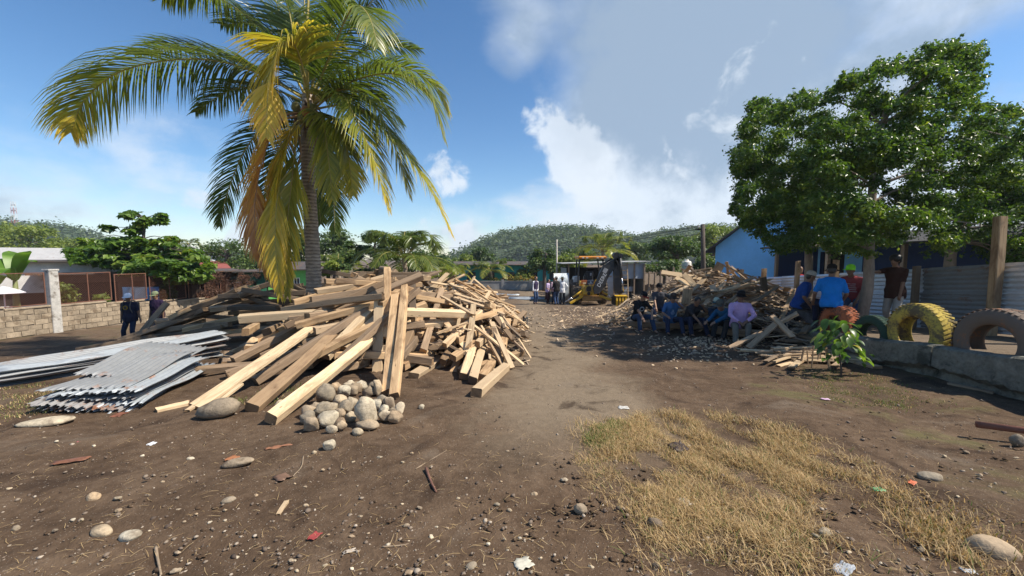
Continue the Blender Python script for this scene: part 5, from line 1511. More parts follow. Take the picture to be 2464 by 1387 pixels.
# laundry on a line under the dark house porch
def laundry():
    a, b = P(300, 690, 19.8), P(372, 690, 20.4)
    ml = empty('washing_line', a, 0, 'washing line strung in front of the dark house beyond the fence', 'line')
    MB().tube([(0, 0, 0), (b - a) * .5 + Vector((0, 0, -.06)), b - a], .006, 4).build('rope', M_dark, ml)
    cols = [(.25, .5, .65, 'pale blue shirt'), (.7, .7, .66, 'white towel'), (.75, .75, .72, 'white sheet with a dark print'), (.12, .3, .6, 'blue cloth')]
    for i, (r_, g_, b_, w) in enumerate(cols):
        p = a.lerp(b, [.10, .28, .62, .92][i]); wd = [.42, .4, .75, .5][i]
        mb = MB(); n = 8; vs, fs = [], []
        for k in range(n + 1):
            f = k / n
            for j in range(6):
                vs.append((wd * (f - .5), .05 * math.sin(f * 9 + j), -.72 * j / 5 - .02))
        for k in range(n):
            for j in range(5): fs.append((k * 6 + j, (k + 1) * 6 + j, (k + 1) * 6 + j + 1, k * 6 + j + 1))
        o = mb.add(vs, fs).build('hanging_cloth', plain('cloth_' + w.replace(' ', '_'), (r_, g_, b_), .9, var=.1), None, True, p, (0, 0, R(35)))
        md = o.modifiers.new('thickness', 'SOLIDIFY'); md.thickness = .01
        tag(o, f'{w} hanging on the washing line beyond the fence', 'laundry', 'laundry on the line')
laundry()
# rusty red sheet roof low behind the block wall, pale parasol
def low_roof():
    c = P(70, 752, 16.2)
    t = empty('low_shelter', (c.x, c.y, float(gz(c.x, c.y))), R(-12), 'low shelter with a rusty red tin roof just behind the block wall', 'shelter')
    h = c.z - float(gz(c.x, c.y))
    for sgn in (-1, 1):
        o = link('roof', corr_mesh(1.9, 1.7, .1, .016, 4, [M_roofr], 0, .01, 5), t)
        place_local(o, Vector((0, 0, h + .14)), Vector((sgn * 1.75, 0, h - .32)), Vector((0, 0, 1)))
    for sx in (-1.5, 1.5):
        for sy in (-.7, .7): MB().box((sx, sy, (h - .35) / 2), (.09, .09, h - .35)).build('post', M_post, t)
low_roof()
def parasol():
    c = P(8, 690, 16.5)
    b = Vector((c.x, c.y, float(gz(c.x, c.y))))
    t = empty('parasol', b, 0, 'pale parasol over the fence at the left edge', 'parasol')
    h = c.z - b.z
    MB().tube([(0, 0, 0), (0, 0, h)], .025, 6).build('pole', M_wframe, t)
    MB().lathe([(.62, h - .28), (.6, h - .26), (.35, h - .12), (.02, h + .02), (.02, h), (.34, h - .15), (.6, h - .30)], 10, closed=True).build('canopy', plain('parasol_cloth', (.66, .66, .68), .9, var=.1), t)
parasol()

# ------------------------------------------------------------ block wall with chain-link fence on the left
M_block = plain('concrete_block', (.29, .23, .16), .95, var=.45, scale=5, bump=.6, bd=.012, rnd=.2, dirt=(.17, .125, .08))
M_mortar = plain('mortar', (.25, .20, .15), .95, var=.3, kind='World', scale=3)
M_pill = plain('peeling_whitewash', (.46, .44, .40), .92, var=.3, scale=5, dirt=(.16, .135, .11))
def left_fence():
    A, B = Vector((-18.6, 12.4)), Vector((-16.7, 27.5))
    dv = (B - A); Lt = dv.length; dv = dv / Lt
    yaw = math.atan2(dv.y, dv.x)
    ws = empty('block_wall', (A.x, A.y, 0), yaw, 'low wall of tan concrete blocks carrying the chain-link fence', 'wall')
    def gl(s): return float(gz(A.x + dv.x * s, A.y + dv.y * s))
    bh, bl, cs = .2, .4, 5
    core = MB()
    n = int(Lt / .8)
    for k in range(n):
        s = (k + .5) * .8
        core.box((s, 0, gl(s) + .48), (.8, .13, 1.16))
    core.build('mortar_core', M_mortar, ws)
    base = [beam_mesh_block(bl - .014, .19, bh - .014) for i in range(6)]
    for k in range(int(Lt / bl)):
        for c in range(cs):
            s = (k + .5 + (.5 if c % 2 else 0)) * bl
            o = link('block', base[(k * 7 + c * 3) % 6], ws)
            o.location = (s + U(-.003, .003), U(-.006, .006), gl(round(s / 1.6) * 1.6) + .03 + (c + .5) * bh)
    # coping
    mb = MB()
    for k in range(int(Lt / 1.6)):
        s = (k + .5) * 1.6
        mb.box((s, 0, gl(s) + 1.075), (1.59, .24, .07), None, 0, .01)
    mb.build('coping', M_block, ws)
    # pillars
    for s in (3.05, 15.2 - .3):
        t = empty('fence_pillar', (A.x + dv.x * s, A.y + dv.y * s, gl(s)), yaw, 'peeling whitewashed concrete pillar in the chain-link fence' if s < 5 else 'far white concrete pillar at the end of the left fence', 'pillar')
        MB().box((0, 0, 1.24), (.30, .30, 2.5), None, 0, .02).build('shaft', M_pill, t); MB().box((0, 0, 2.52), (.34, .34, .07), None, 0, .01).build('cap', M_pill, t)
    fs = empty('chain_link_fence', (A.x, A.y, 0), yaw, 'rusty chain-link fence panels on top of the block wall', 'fence')
    edges = [0.0, 2.85, 3.25, 5.1, 5.22, 6.6, 6.72, 8.6, 8.72, 10.6, 10.72, 12.6]
    for k in range(0, len(edges), 2):
        s0, s1 = edges[k], edges[k + 1]
        z0 = gl((s0 + s1) / 2) + 1.14; h = 1.22
        fr = MB()
        for s in (s0 + .02, s1 - .02): fr.box((s, 0, z0 + h / 2), (.032, .032, h))
        for z in (z0, z0 + h): fr.box(((s0 + s1) / 2, 0, z), (s1 - s0, .033, .033))
        fr.box(((s0 + s1) / 2 + .06, 0, z0 + h / 2), (.03, .03, h - .05))
        po = fr.build('panel_frame', M_iron, fs)
        w = MB(); st = .085; W, H = s1 - s0 - .05, h - .04
        x = -H
        while x < W:
            a = max(0, x); b = min(W, x + H)
            if b > a:
                w.tube([(s0 + .025 + a, .004, z0 + .02 + a - x), (s0 + .025 + b, .004, z0 + .02 + b - x)], .0032, 3, 0, False)
                w.tube([(s0 + .025 + a, -.004, z0 + .02 + H - (a - x)), (s0 + .025 + b, -.004, z0 + .02 + H - (b - x))], .0032, 3, 0, False)
            x += st
        q = w.build('wire_mesh', M_iron, po); q['kind'] = 'stuff'
    # dry brown vine over the far panels
    r = np.random.default_rng(12)
    C, rad = [], []
    for k in range(46):
        s = r.uniform(9.4, 13.8)
        C.append((A.x + dv.x * s + r.normal() * .08, A.y + dv.y * s, gl(s) + 1.1 + r.uniform(.1, 1.45))); rad.append((.25, .3, .25))
    V, F, v = grow_leaves(np.array(C), np.full(46, 150), .14, np.array(rad), 12, up=-.1, aspect=.12, shell=.2, droop=1.2)
    vm = leaf_mat('dry_vine', [(0, (.06, .035, .025)), (1, (.20, .11, .075))], .9, .1)
    tag(link('dry_vine', np_mesh('dry_vine', V, F, [vm], v)), 'dry brown vine hanging over the far end of the chain-link fence', 'vine')
def beam_mesh_block(l, d, h):
    bm = bmesh.new(); bmesh.ops.create_cube(bm, size=1)
    for v in bm.verts: v.co = Vector((v.co.x * l, v.co.y * d, v.co.z * h)) + Vector((U(-.006, .006), U(-.006, .006), U(-.006, .006)))
    me = bpy.data.meshes.new('block'); bm.to_mesh(me); bm.free(); me.materials.append(M_block)
    return me
left_fence()

# ------------------------------------------------------------ back of the yard: wall, shed, posts, tank, poles
def back_wall():
    o = hz(.5, 42)
    t = empty('garden_wall', o, R(1), 'low grey garden wall in front of the turquoise building', 'wall')
    MB().box((0, 0, .45), (16, .18, .9), None, 0, .02).build('wall_body', M_greyw, t)
    MB().box((0, 0, .93), (16.1, .26, .06)).build('coping', M_greyw, t)
    for k in range(6): MB().box((-7.5 + k * 3, 0, .55), (.28, .28, 1.1)).build('pier', M_greyw, t)
    r = np.random.default_rng(4)
    C = np.stack([r.uniform(-3, 2.6, 40), np.full(40, 42.6) + r.normal(size=40) * .2, float(o[2]) + .95 + r.uniform(0, .35, 40)], -1)
    V, F, v = grow_leaves(C, np.full(40, 60), .14, np.full((40, 3), .3), 4)
    hm = leaf_mat('flower_hedge', [(0, (.06, .10, .02)), (.55, (.12, .15, .03)), (.75, (.45, .22, .03)), (1, (.6, .35, .05))], .6, .3)
    tag(link('hedge', np_mesh('hedge', V, F, [hm], v)), 'low hedge with orange flowers before the turquoise wall', 'hedge')
back_wall()
def shed():
    D = 29.5
    x0, x1 = onz(1362, D).x, onz(1551, D).x
    zb = float(gz(6, D))
    w = x1 - x0
    ztop_l, ztop_r = P(1362, 636, D).z - zb, P(1551, 632, D).z - zb
    t = empty('tin_shed', ((x0 + x1) / 2, D, zb), 0, 'grey corrugated tin shed with open dark doorway behind the digger', 'shed')
    hw = w / 2
    def panel(xa, xb, za, zb_, y, ny=False, m=M_tin_shed, name='tin_panel'):
        vert = not ny
        L, Wd = (zb_ - za, xb - xa) if vert else (xb - xa, zb_ - za)
        o = link(name, corr_mesh(L, Wd, .09, .016, 3, [m], 0, .006, int(abs(xa) * 97) % 50), t)
        if vert: place_local(o, Vector(((xa + xb) / 2, y, za)), Vector(((xa + xb) / 2, y, zb_)), Vector((0, -1, 0)))
        else: place_local(o, Vector((xa, y, (za + zb_) / 2)), Vector((xb, y, (za + zb_) / 2)), Vector((0, -1, 0)))
        return o
    k = D / FPX
    def lx(px): return (px - CX) * k - (x0 + x1) / 2
    def lz(py): return P(1450, py, D).z - zb
    panel(lx(1478), lx(1551), lz(671), lz(634), 0, True)
    panel(lx(1478), lx(1527), lz(702), lz(690), .0, True)
    panel(lx(1460), lx(1476), 0, lz(652), .0)
    panel(lx(1478), lx(1512), 0, lz(700), .02, True)
    # inside, back and sides (back coloured black for the shade inside)
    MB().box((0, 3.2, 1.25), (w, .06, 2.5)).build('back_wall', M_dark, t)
    for sx in (-1, 1): MB().box((sx * (hw - .03), 1.6, 1.25), (.05, 3.1, 2.5)).build('side_wall', M_tin_dull, t)
    MB().prism([(-hw - .35, ztop_l + .02), (hw + .3, ztop_r + .06), (hw + .3, ztop_r + .11), (-hw - .35, ztop_l + .07)], 3.9, 'y', 1.5).build('roof', M_rooft, t)
    for px in (1368, 1478, 1526, 1550):
        MB().box((lx(px), -.06, ztop_l / 2), (.10, .09, ztop_l)).build('post', M_post, t)
    MB().box((lx(1463), -.06, lz(665)), (.55, .05, .08)).build('rail', M_post, t)
    # open door leaf on the left
    d = empty('shed_door', (onz(1368, D - .1).x, D - .15, zb + .05), R(180 + 32), 'open corrugated door leaf with a pale timber frame, left of the shed', 'door')
    fr = MB(); W, H = 1.45, 2.1
    for x in (.04, W - .04): fr.box((x, 0, H / 2), (.09, .05, H))
    for z in (.05, H * .5, H - .04): fr.box((W / 2, -.0, z), (W - .18, .045, .09))
    fr.build('door_frame', M_post, d)
    o = link('door_sheet', corr_mesh(H, W, .08, .014, 3, [M_tin_shed], 0, .004, 3), d)
    place_local(o, Vector((W / 2, .06, 0)), Vector((W / 2, .06, H)), Vector((0, 1, 0)))
    # ladder leaning on the front
    la, lb = onz(1504, D - 1.0), P(1502, 632, D - .2)
    lad = empty('ladder', la, 0, 'pale wooden ladder leaning against the tin shed', 'ladder')
    dl = lb - la
    for sx in (-.3, .3): MB().bar((sx, 0, 0), (sx * .75 + dl.x, dl.y, dl.z), .07, .05, (0, -1, 0)).build('rail', W_fresh, lad)
    for i in range(8):
        f = (i + .7) / 8.4
        sx = .3 - .075 * f
        MB().bar((-sx + dl.x * f, dl.y * f - .035, dl.z * f), (sx + dl.x * f, dl.y * f - .035, dl.z * f), .03, .05).build('rung', W_fresh, lad)
shed()
def post_fence():
    D = 28.0
    o = Vector((onz(1625, D).x, D, float(gz(9, D))))
    t = empty('post_fence', o, 0, 'row of rough posts with dark boards between the shed and the tank', 'fence')
    k = D / FPX
    for (px, top) in ((1562, 657), (1575, 657), (1590, 652), (1603, 648), (1620, 643), (1643, 650), (1668, 655)):
        x = (px - 1625) * k; h = P(px, top, D).z - o.z
        MB().tube([(x, 0, -.2), (x + U(-.03, .03), 0, h)], [.07, .06], 7).build('post', M_post, t)
    for i in range(34):
        x = (1556 - 1625) * k + i * .115
        MB().box((x, .12, .62), (.105, .025, 1.45 + U(-.08, .05))).build('plank', W_dark, t)
    MB().box((0, .07, P(1600, 656, D).z - o.z - .05), (4.2, .06, .08)).build('rail', W_dark, t)
    me = corr_mesh(2.6, .5, .09, .015, 3, [M_tin_dull], 0, .01, 8)
    q = link('corrugated_sheet', me, t); place_local(q, Vector((-.4, .05, .75)), Vector((2.2, .05, .75)), Vector((0, -1, 0)))
post_fence()
def tank():
    D = 33.0
    c = P(1651, 657, D)
    zb = float(gz(c.x, c.y))
    st = empty('tank_stand', (c.x, c.y, zb), 0, 'block stand holding up the white water tank', 'stand')
    h = c.z - zb
    MB().box((0, 0, h / 2), (1.1, 1.1, h), None, 0, .02).build('block_base', M_greyw, st)
    t = empty('water_tank', c, 0, 'round cream plastic water tank standing above the post fence', 'tank')
    m = plain('cream_plastic', (.72, .67, .58), .5, var=.08, bump=.05)
    pr = [(.36, 0), (.39, .03)]
    for i in range(6): pr += [(.39, .06 + i * .14), (.378, .10 + i * .14)]
    pr += [(.39, .88), (.33, .98), (.18, 1.03), (.17, 1.03)]
    MB().lathe(pr, 24).build('tank_body', m, t, True)
    MB().lathe([(.17, 1.03), (.17, 1.12), (.15, 1.14)], 20).build('lid', m, t)
    rm = plain('faded_red_print', (.42, .12, .10), .6)
    mb = MB()
    for i in range(8):
        a = R(-90 - 38 + i * 10.5)
        mb.box((.394 * math.cos(a), .394 * math.sin(a), .55), (.01, .035, .075), (0, 0, a))
    mb.build('print_band', rm, t)
tank()
def pole(px0, y0, px1, y1, D, r, mat, label, arm=False):
    b, top = onz(px0, D), P(px1, y1, D)
    t = empty('utility_pole', b, 0, label, 'pole')
    MB().tube([(0, 0, -.3), (top - b) * .5, top - b], [r, r * .88, r * .72], 10).build('shaft', mat, t, True)
    if arm:
        e = top - b
        MB().box((e.x - .1, 0, e.z - .25), (.5, .08, .08)).build('bracket', M_dark, t)
        for dx in (-.22, -.02):
            MB().lathe([(.05, 0), (.06, .05), (.03, .09), (.05, .13), (.02, .16)], 8, (e.x + dx, 0, e.z - .2)).build('insulator', M_greyw, t)
    return top
tp1 = pole(1697, 690, 1691, 540, 19.5, .13, M_bark_d, 'dark leaning wooden pole left of the blue house', True)
tp2 = pole(1340, 690, 1340, 577, 33, .085, plain('pale_concrete', (.48, .43, .36), .9), 'slim pale concrete pole left of the shed')
def wires():
    ends = [((1110, 612), (1340, 588), (1690, 545)), ((1110, 618), (1340, 592), (1690, 550)), ((1110, 630), (1340, 598), (1690, 562)), ((760, 600), (1340, 584), (1690, 543))]
    for i, (a, b, c) in enumerate(ends):
        pa, pb, pc = P(a[0], a[1], 60), P(b[0], b[1], 33), P(c[0], c[1], 19.5)
        pts = bez([pa, (pa + pb) / 2 - Vector((0, 0, .35)), pb, (pb + pc) / 2 - Vector((0, 0, .25)), pc], 24)
        o = MB().tube(pts, .012, 4).build('overhead_wire', M_dark)
        tag(o, 'black overhead wire strung between the pale and the dark pole', 'wire', 'overhead wires')
wires()
def mast():
    b = Vector(P(38, 560, 260)); b.z = 15
    t = empty('radio_mast', b, 0, 'red and white lattice radio mast on the far left ridge', 'mast')
    H = P(38, 485, 260).z - 15
    mr_, mw = plain('mast_red', (.35, .10, .09), .7), plain('mast_white', (.6, .6, .6), .7)
    for k in range(6):
        mb = MB(); z0, z1 = H * k / 6, H * (k + 1) / 6; w0, w1 = 1.2 * (1 - .07 * k), 1.2 * (1 - .07 * (k + 1))
        for (sx, sy) in ((-1, -1), (1, -1), (1, 1), (-1, 1)):
            mb.tube([(sx * w0, sy * w0, z0), (sx * w1, sy * w1, z1)], .11, 4)
            mb.tube([(sx * w0, sy * w0, z0), (-sy * w1, sx * w1, z1)], .06, 4)
        mb.build('lattice_section', mr_ if k % 2 == 0 else mw, t)
    for z in (.75, .9):
        MB().box((0, 0, H * z), (3.2, .3, .8)).build('antenna', mw, t)
mast()
# white pipes / sheets on the ground far back
for i, (a, b) in enumerate((((1150, 716), (1300, 720)), ((1225, 721), (1310, 722)), ((1165, 712), (1250, 714)))):
    A, B = G(*a), G(*b)
    o = link('metal_sheet', corr_mesh((B - A).length, .5, .1, .015, 4, [M_tin], 0, .03, 90 + i))
    place(o, A + Vector((0, 0, .06 + .05 * i)), B + Vector((0, 0, .06 + .05 * i)), .15)
    tag(o, ['long pale sheet on the ground left of the standing group', 'short pale sheet on the ground beside the vested man', 'pale sheet on the ground nearest the garden wall'][i], 'metal sheet')
# ------------------------------------------------------------ people
M_skin = [plain('skin_a', (.27, .145, .085), .55, var=.12, bump=.03), plain('skin_b', (.20, .105, .06), .55, var=.12, bump=.03), plain('skin_c', (.34, .19, .12), .55, var=.12, bump=.03)]
M_hair = plain('black_hair', (.012, .010, .009), .5, var=.4, scale=30)
M_eye = plain('dark_eye', (.01, .008, .007), .3, var=.1)
M_lip = plain('lip', (.16, .06, .045), .6, var=.1)
_cloth = {}
def cloth(c, rough=.9):
    if c not in _cloth:
        _cloth[c] = plain('cloth_%02d' % len(_cloth), c, rough, var=.22, scale=7, bump=.45, bd=.02, spec=.15)
    return _cloth[c]
def ik(a, c, l1, l2, hint):
    d = c - a; L = min(d.length, (l1 + l2) * .999); d.normalize()
    x = (l1 * l1 - l2 * l2 + L * L) / (2 * L); h = math.sqrt(max(0, l1 * l1 - x * x))
    hp = hint - d * hint.dot(d)
    hp = hp.normalized() if hp.length > 1e-4 else Vector((0, -1, 0))
    return a + d * x + hp * h, a + d * L
def loft(mb, rings, n=14):
    vs, fs = [], []
    for (c, sx, sy) in rings:
        for k in range(n):
            a = 2 * math.pi * k / n
            ca, sa = math.cos(a), math.sin(a)
            ca = math.copysign(abs(ca) ** .85, ca); sa = math.copysign(abs(sa) ** .85, sa)
            vs.append(c + sx * ca + sy * sa)
    m = len(rings)
    for i in range(m - 1):
        for k in range(n): fs.append((i * n + k, i * n + (k + 1) % n, (i + 1) * n + (k + 1) % n, (i + 1) * n + k))
    fs += [tuple(reversed(range(n))), tuple((m - 1) * n + k for k in range(n))]
    mb.add(vs, fs)
def person(label, loc, yaw, pel=(0, 0, .93), lean=3, side=0, twist=0, head=(0, 0, 0), hl=None, hr=None, fl=(.11, 0, .07), fr=(-.11, 0, .07), shirt=(.1, .1, .1), pants=(.03, .04, .07), shoes=(.03, .025, .02),
           long_sleeve=False, hat=None, hair=True, k=1.0, build=1.0, skin=0, kneel=None, kneer=None, elbl=None, elbr=None, extra=None, group=None, untuck=.0, skirt=False):
    """local frame: the person faces -Y, own left is +X. head = (yaw, pitch down, tilt) degrees"""
    V_ = Vector
    t = empty('person', loc, yaw, label, 'person', group, k)
    pelv = V_(pel)
    Rt = Matrix.Rotation(R(twist), 3, 'Z') @ Matrix.Rotation(R(side), 3, 'Y') @ Matrix.Rotation(R(lean), 3, 'X')
    up = Rt @ V_((0, 0, 1)); sx = Rt @ V_((1, 0, 0)); fw = Rt @ V_((0, -1, 0))
    # the spine bends a little more towards the top
    up2 = (up * .9 + Rt @ Matrix.Rotation(R(lean * .35), 3, 'X') @ V_((0, 0, 1)) * .6).normalized()
    waist = pelv + up * .17; chest = waist + up2 * .20; shl = chest + up2 * .155; neck = shl + up2 * .045
    hipL, hipR = pelv + V_((.09, 0, -.03)), pelv + V_((-.09, 0, -.03))
    hipL = pelv + Matrix.Rotation(R(twist * .3), 3, 'Z') @ V_((.09, 0, -.03)); hipR = pelv + Matrix.Rotation(R(twist * .3), 3, 'Z') @ V_((-.09, 0, -.03))
    SL, SR = shl + sx * .178 * build ** .4 - up2 * .045, shl - sx * .178 * build ** .4 - up2 * .045
    Rh = Matrix.Rotation(R(head[0]), 3, 'Z') @ Matrix.Rotation(R(head[2]), 3, 'Y') @ Matrix.Rotation(R(head[1]), 3, 'X')
    hu, hs, hf = Rh @ V_((0, 0, 1)), Rh @ V_((1, 0, 0)), Rh @ V_((0, -1, 0))
    hc = neck + (up2 * .5 + hu * .5).normalized() * .145 + hf * .02
    if hl is None: hl = SL + V_((.07, -.04, -.55))
    if hr is None: hr = SR + V_((-.07, -.04, -.55))
    eL, wL = ik(SL, V_(hl), .285, .26, V_(elbl) if elbl else V_((.4, .8, -.3)))
    eR, wR = ik(SR, V_(hr), .285, .26, V_(elbr) if elbr else V_((-.4, .8, -.3)))
    kL, aL = ik(hipL, V_(fl), .435, .425, V_(kneel) if kneel else V_((.12, -1, .1)))
    kR, aR = ik(hipR, V_(fr), .435, .425, V_(kneer) if kneer else V_((-.12, -1, .1)))
    b = build
    def torso(mb, g, lo=-.10, top=True):
        rr = [(pelv + up * lo, .172 + g * 1.6, .125 + g * 1.6), (pelv, .176 * b ** .5 + g * 1.4, .128 * b + g * 1.4), (waist, .145 * b + g, .108 * b + g), (chest - up2 * .04, .168 * b ** .6 + g, .122 * b ** .8 + g), (chest + up2 * .06, .180 + g, .118 + g), (shl - up2 * .02, .165 + g, .092 + g)]
        if top: rr.append((shl + up2 * .035, .085 + g * .6, .065 + g * .6))
        loft(mb, [(c, sx * x, fw * y) for c, x, y in rr])
    def hand(mb, w, e, tgt_dir=None, curl=.5, sgn=1):
        d = (w - e).normalized()
        palm = w + d * .055
        ax = d.cross(V_((0, 0, 1)));
        ax = ax.normalized() if ax.length > .1 else V_((0, 1, 0))
        nn = ax.cross(d).normalized()
        mb.capsule(w, .026, palm + d * .02, .034, 8)
        for q in range(4):
            o = palm + d * .035 + ax * (q - 1.5) * .019
            m1 = o + d * (.036 - abs(q - 1.4) * .004) - nn * .012 * curl
            m2 = m1 + (d - nn * curl * 1.4).normalized() * .032
            mb.capsule(o, .0105, m1, .010, 6); mb.capsule(m1, .010, m2, .0085, 6)
        th = palm - d * .02 + ax * sgn * .035
        mb.capsule(th, .013, th + (d + ax * sgn * .8).normalized() * .045, .011, 6)
    mb = MB()
    torso(mb, -.012)
    mb.capsule(neck - up2 * .05, .058, hc - hu * .06, .052, 10)
    Rm = Matrix((hs, -hf, hu)).transposed()
    mb.blob(hc + hu * .03, (.075, .093, .098), Rm); mb.blob(hc + hf * .018 - hu * .045, (.060, .070, .075), Rm)
    mb.capsule(hc + hf * .088 - hu * .005, .010, hc + hf * .104 - hu * .038, .016, 6)
    mb.capsule(hc + hf * .072 - hu * .098, .022, hc + hf * .068 - hu * .094, .022, 6)
    mb.capsule(hc + hf * .085 + hu * .022 - hs * .03, .012, hc + hf * .085 + hu * .022 + hs * .03, .012, 6)
    for s_ in (-1, 1): mb.blob(hc + hs * s_ * .079 - hu * .012 - hf * .005, (.012, .024, .034), Rm, 8, 6)
    for (S_, e, w, sg) in ((SL, eL, wL, -1), (SR, eR, wR, 1)):
        mb.capsule(S_, .052, e, .040); mb.capsule(e, .041, w, .028); hand(mb, w, e, sgn=sg)
    for (h_, kn, an) in ((hipL, kL, aL), (hipR, kR, aR)):
        mb.capsule(h_, .080, kn, .052); mb.capsule(kn, .052, an, .036)
        mb.capsule(an, .036, an + V_((0, -.13, -.03)), .03)
    sk = M_skin[skin]
    link('body', remesh(mb, 'body', sk, .0115, 2), t)
    # shirt
    mb = MB(); torso(mb, .016, -.10 - untuck)
    if skirt:
        pass
    for (S_, e, w) in ((SL, eL, wL), (SR, eR, wR)):
        f = .985 if long_sleeve else .78
        mb.capsule(S_, .063, S_.lerp(e, f if not long_sleeve else 1), .058 if not long_sleeve else .052)
        if long_sleeve: mb.capsule(e, .052, e.lerp(w, .9), .041)
        mb.capsule(shl + up2 * .0, .062, S_, .060)
    me = remesh(mb, 'shirt', cloth(shirt), .0145, 3)
    # folds
    co = np.empty(len(me.vertices) * 3, np.float32); me.vertices.foreach_get('co', co); co = co.reshape(-1, 3)
    no = np.empty(len(me.vertices) * 3, np.float32); me.vertices.foreach_get('normal', no); no = no.reshape(-1, 3)
    ph = hash(label) % 100
    wv = .0045 * np.sin(co[:, 2] * 38 + co[:, 0] * 22 + ph) * np.sin(co[:, 1] * 30 - co[:, 0] * 27 + ph * .3) + .004 * np.sin(co[:, 2] * 17 - co[:, 0] * 31 + ph)
    me.vertices.foreach_set('co', (co + no * wv[:, None]).ravel()); me.update()
    so = link('shirt', me, t)
    # trousers
    mb = MB()
    loft(mb, [(c, Matrix.Rotation(R(twist * .3), 3, 'Z') @ V_((x, 0, 0)), Matrix.Rotation(R(twist * .3), 3, 'Z') @ V_((0, -y, 0))) for c, x, y in ((pelv + V_((0, 0, -.11)), .13, .10), (pelv + V_((0, 0, -.03)), .178 * b ** .5, .128 * b), (pelv + V_((0, 0, .07)), .165 * b ** .5, .122 * b))])
    for (h_, kn, an) in ((hipL, kL, aL), (hipR, kR, aR)):
        mb.capsule(h_, .100, kn, .072); mb.capsule(kn, .073, kn.lerp(an, .55), .066); mb.capsule(kn.lerp(an, .5), .066, kn.lerp(an, .93), .062)
    if skirt:
        loft(mb, [(pelv + V_((0, 0, .05)), V_((.17, 0, 0)), V_((0, -.13, 0))), (pelv + V_((0, 0, -.1)), V_((.19, 0, 0)), V_((0, -.15, 0))), (pelv + V_((0, 0, -.62)), V_((.2, 0, 0)), V_((0, -.17, 0)))])
    me = remesh(mb, 'trousers', cloth(pants), .0155, 3)
    link('skirt' if skirt else 'trousers', me, t)
    for (kn, an) in ((kL, aL), (kR, aR)):
        mb = MB(); d = (kn - an); fd = V_((an.x * .25, -1, 0)).normalized()
        mb.capsule(an + V_((0, .02, -.025)), .042, an + fd * .13 + V_((0, 0, -.04)), .036); mb.capsule(an, .043, an + V_((0, 0, .03)), .042)
        link('shoe', remesh(mb, 'shoe', cloth(shoes, .6), .013, 2), t)
    # face
    for s_ in (-1, 1): MB().blob(hc + hf * .084 + hs * s_ * .031 + hu * .004, (.012, .007, .007), Rm, 8, 6).build('eye', M_eye, t, True)
    MB().blob(hc + hf * .083 - hu * .066, (.022, .007, .006), Rm, 8, 6).build('mouth', M_lip, t, True)
    # hair
    if hair:
        big = hair == 'bushy'
        mb = MB(); mb.blob(hc + hu * .048 - hf * .018, (.085, .095, .085) if not big else (.115, .12, .105), Rm, 16, 12)
        mb.blob(hc - hf * .045 + hu * .0, (.076, .055, .085) if not big else (.10, .075, .10), Rm)
        if hair == 'long': mb.blob(hc - hf * .07 - hu * .10, (.07, .045, .14), Rm)
        link('hair', remesh(mb, 'hair', M_hair, .012, 1), t)
    if hat:
        kind, c = hat[0], hat[1]
        ca = cloth(c)
        yawc = R(hat[2]) if len(hat) > 2 else 0.0
        R2 = Rh @ Matrix.Rotation(yawc, 3, 'Z')
        hf2 = R2 @ V_((0, -1, 0)); Rc = Matrix((R2 @ V_((1, 0, 0)), -hf2, hu)).transposed()
        if kind == 'cap':
            o0 = hc + hu * .052 - hf * .008
            prof = [(.094, -.022), (.097, 0), (.096, .03), (.085, .062), (.060, .085), (.03, .095), (.004, .097)]
            h = MB().lathe(prof, 18, o0, Rc @ Matrix.Diagonal((.94, 1.1, 1))).build('cap', ca, t, True)
            vs, fs = [], []
            n = 10
            for i in range(n + 1):
                a = R(-62 + 124 * i / n)
                for (r_, dz) in ((.088, 0), (.135 + .045 * math.cos(a), -.012 - .018 * (1 - math.cos(a)))):
                    vs.append(o0 + Rc @ V_((math.sin(a) * r_ * .95, -math.cos(a) * r_ * 1.08, dz - .012)))
                if i: k_ = 2 * i; fs.append((k_ - 2, k_ - 1, k_ + 1, k_))
            br = MB().add(vs, fs).build('brim', cloth(hat[3]) if len(hat) > 3 else ca, h, True)
            md = br.modifiers.new('thickness', 'SOLIDIFY'); md.thickness = .006
        else:   # straw hat
            o0 = hc + hu * .055
            pr = [(.20, .012), (.17, .0), (.12, .0), (.098, .008), (.092, .06), (.075, .10), (.03, .105), (.003, .10)]
            h = MB().lathe(pr, 20, o0, Rc).build('hat', ca, t, True)
            h.modifiers.new('thickness', 'SOLIDIFY').thickness = .005
            MB().lathe([(.1, .01), (.0965, .035)], 20, o0, Rc).build('hat_band', cloth((.03, .03, .03)), h)
    if extra: extra(t, dict(chest=chest, shl=shl, fw=fw, sx=sx, up=up2, waist=waist, SL=SL, SR=SR, pelv=pelv, b=b, hc=hc, hf=hf, hu=hu, kL=kL, kR=kR, hs=hs))
    return t
def chest_disc(c, r_, dz=0, dx=0, ring=None, c2=None):
    def f(t, q):
        fwd = q['fw']; o = q['chest'] + fwd * (.150 * q['b'] ** .8) + q['up'] * dz + q['sx'] * dx
        Mx = Matrix((q['sx'], q['up'], fwd)).transposed()
        a = MB().lathe([(r_, -.012), (r_, .0035), (.001, .004)], 20, o, Mx).build('shirt_print', cloth(c), t)
        if c2: MB().lathe([(r_ * .62, .0), (r_ * .62, .0065), (.001, .007)], 16, o, Mx).build('print_centre', cloth(c2), a)
    return f
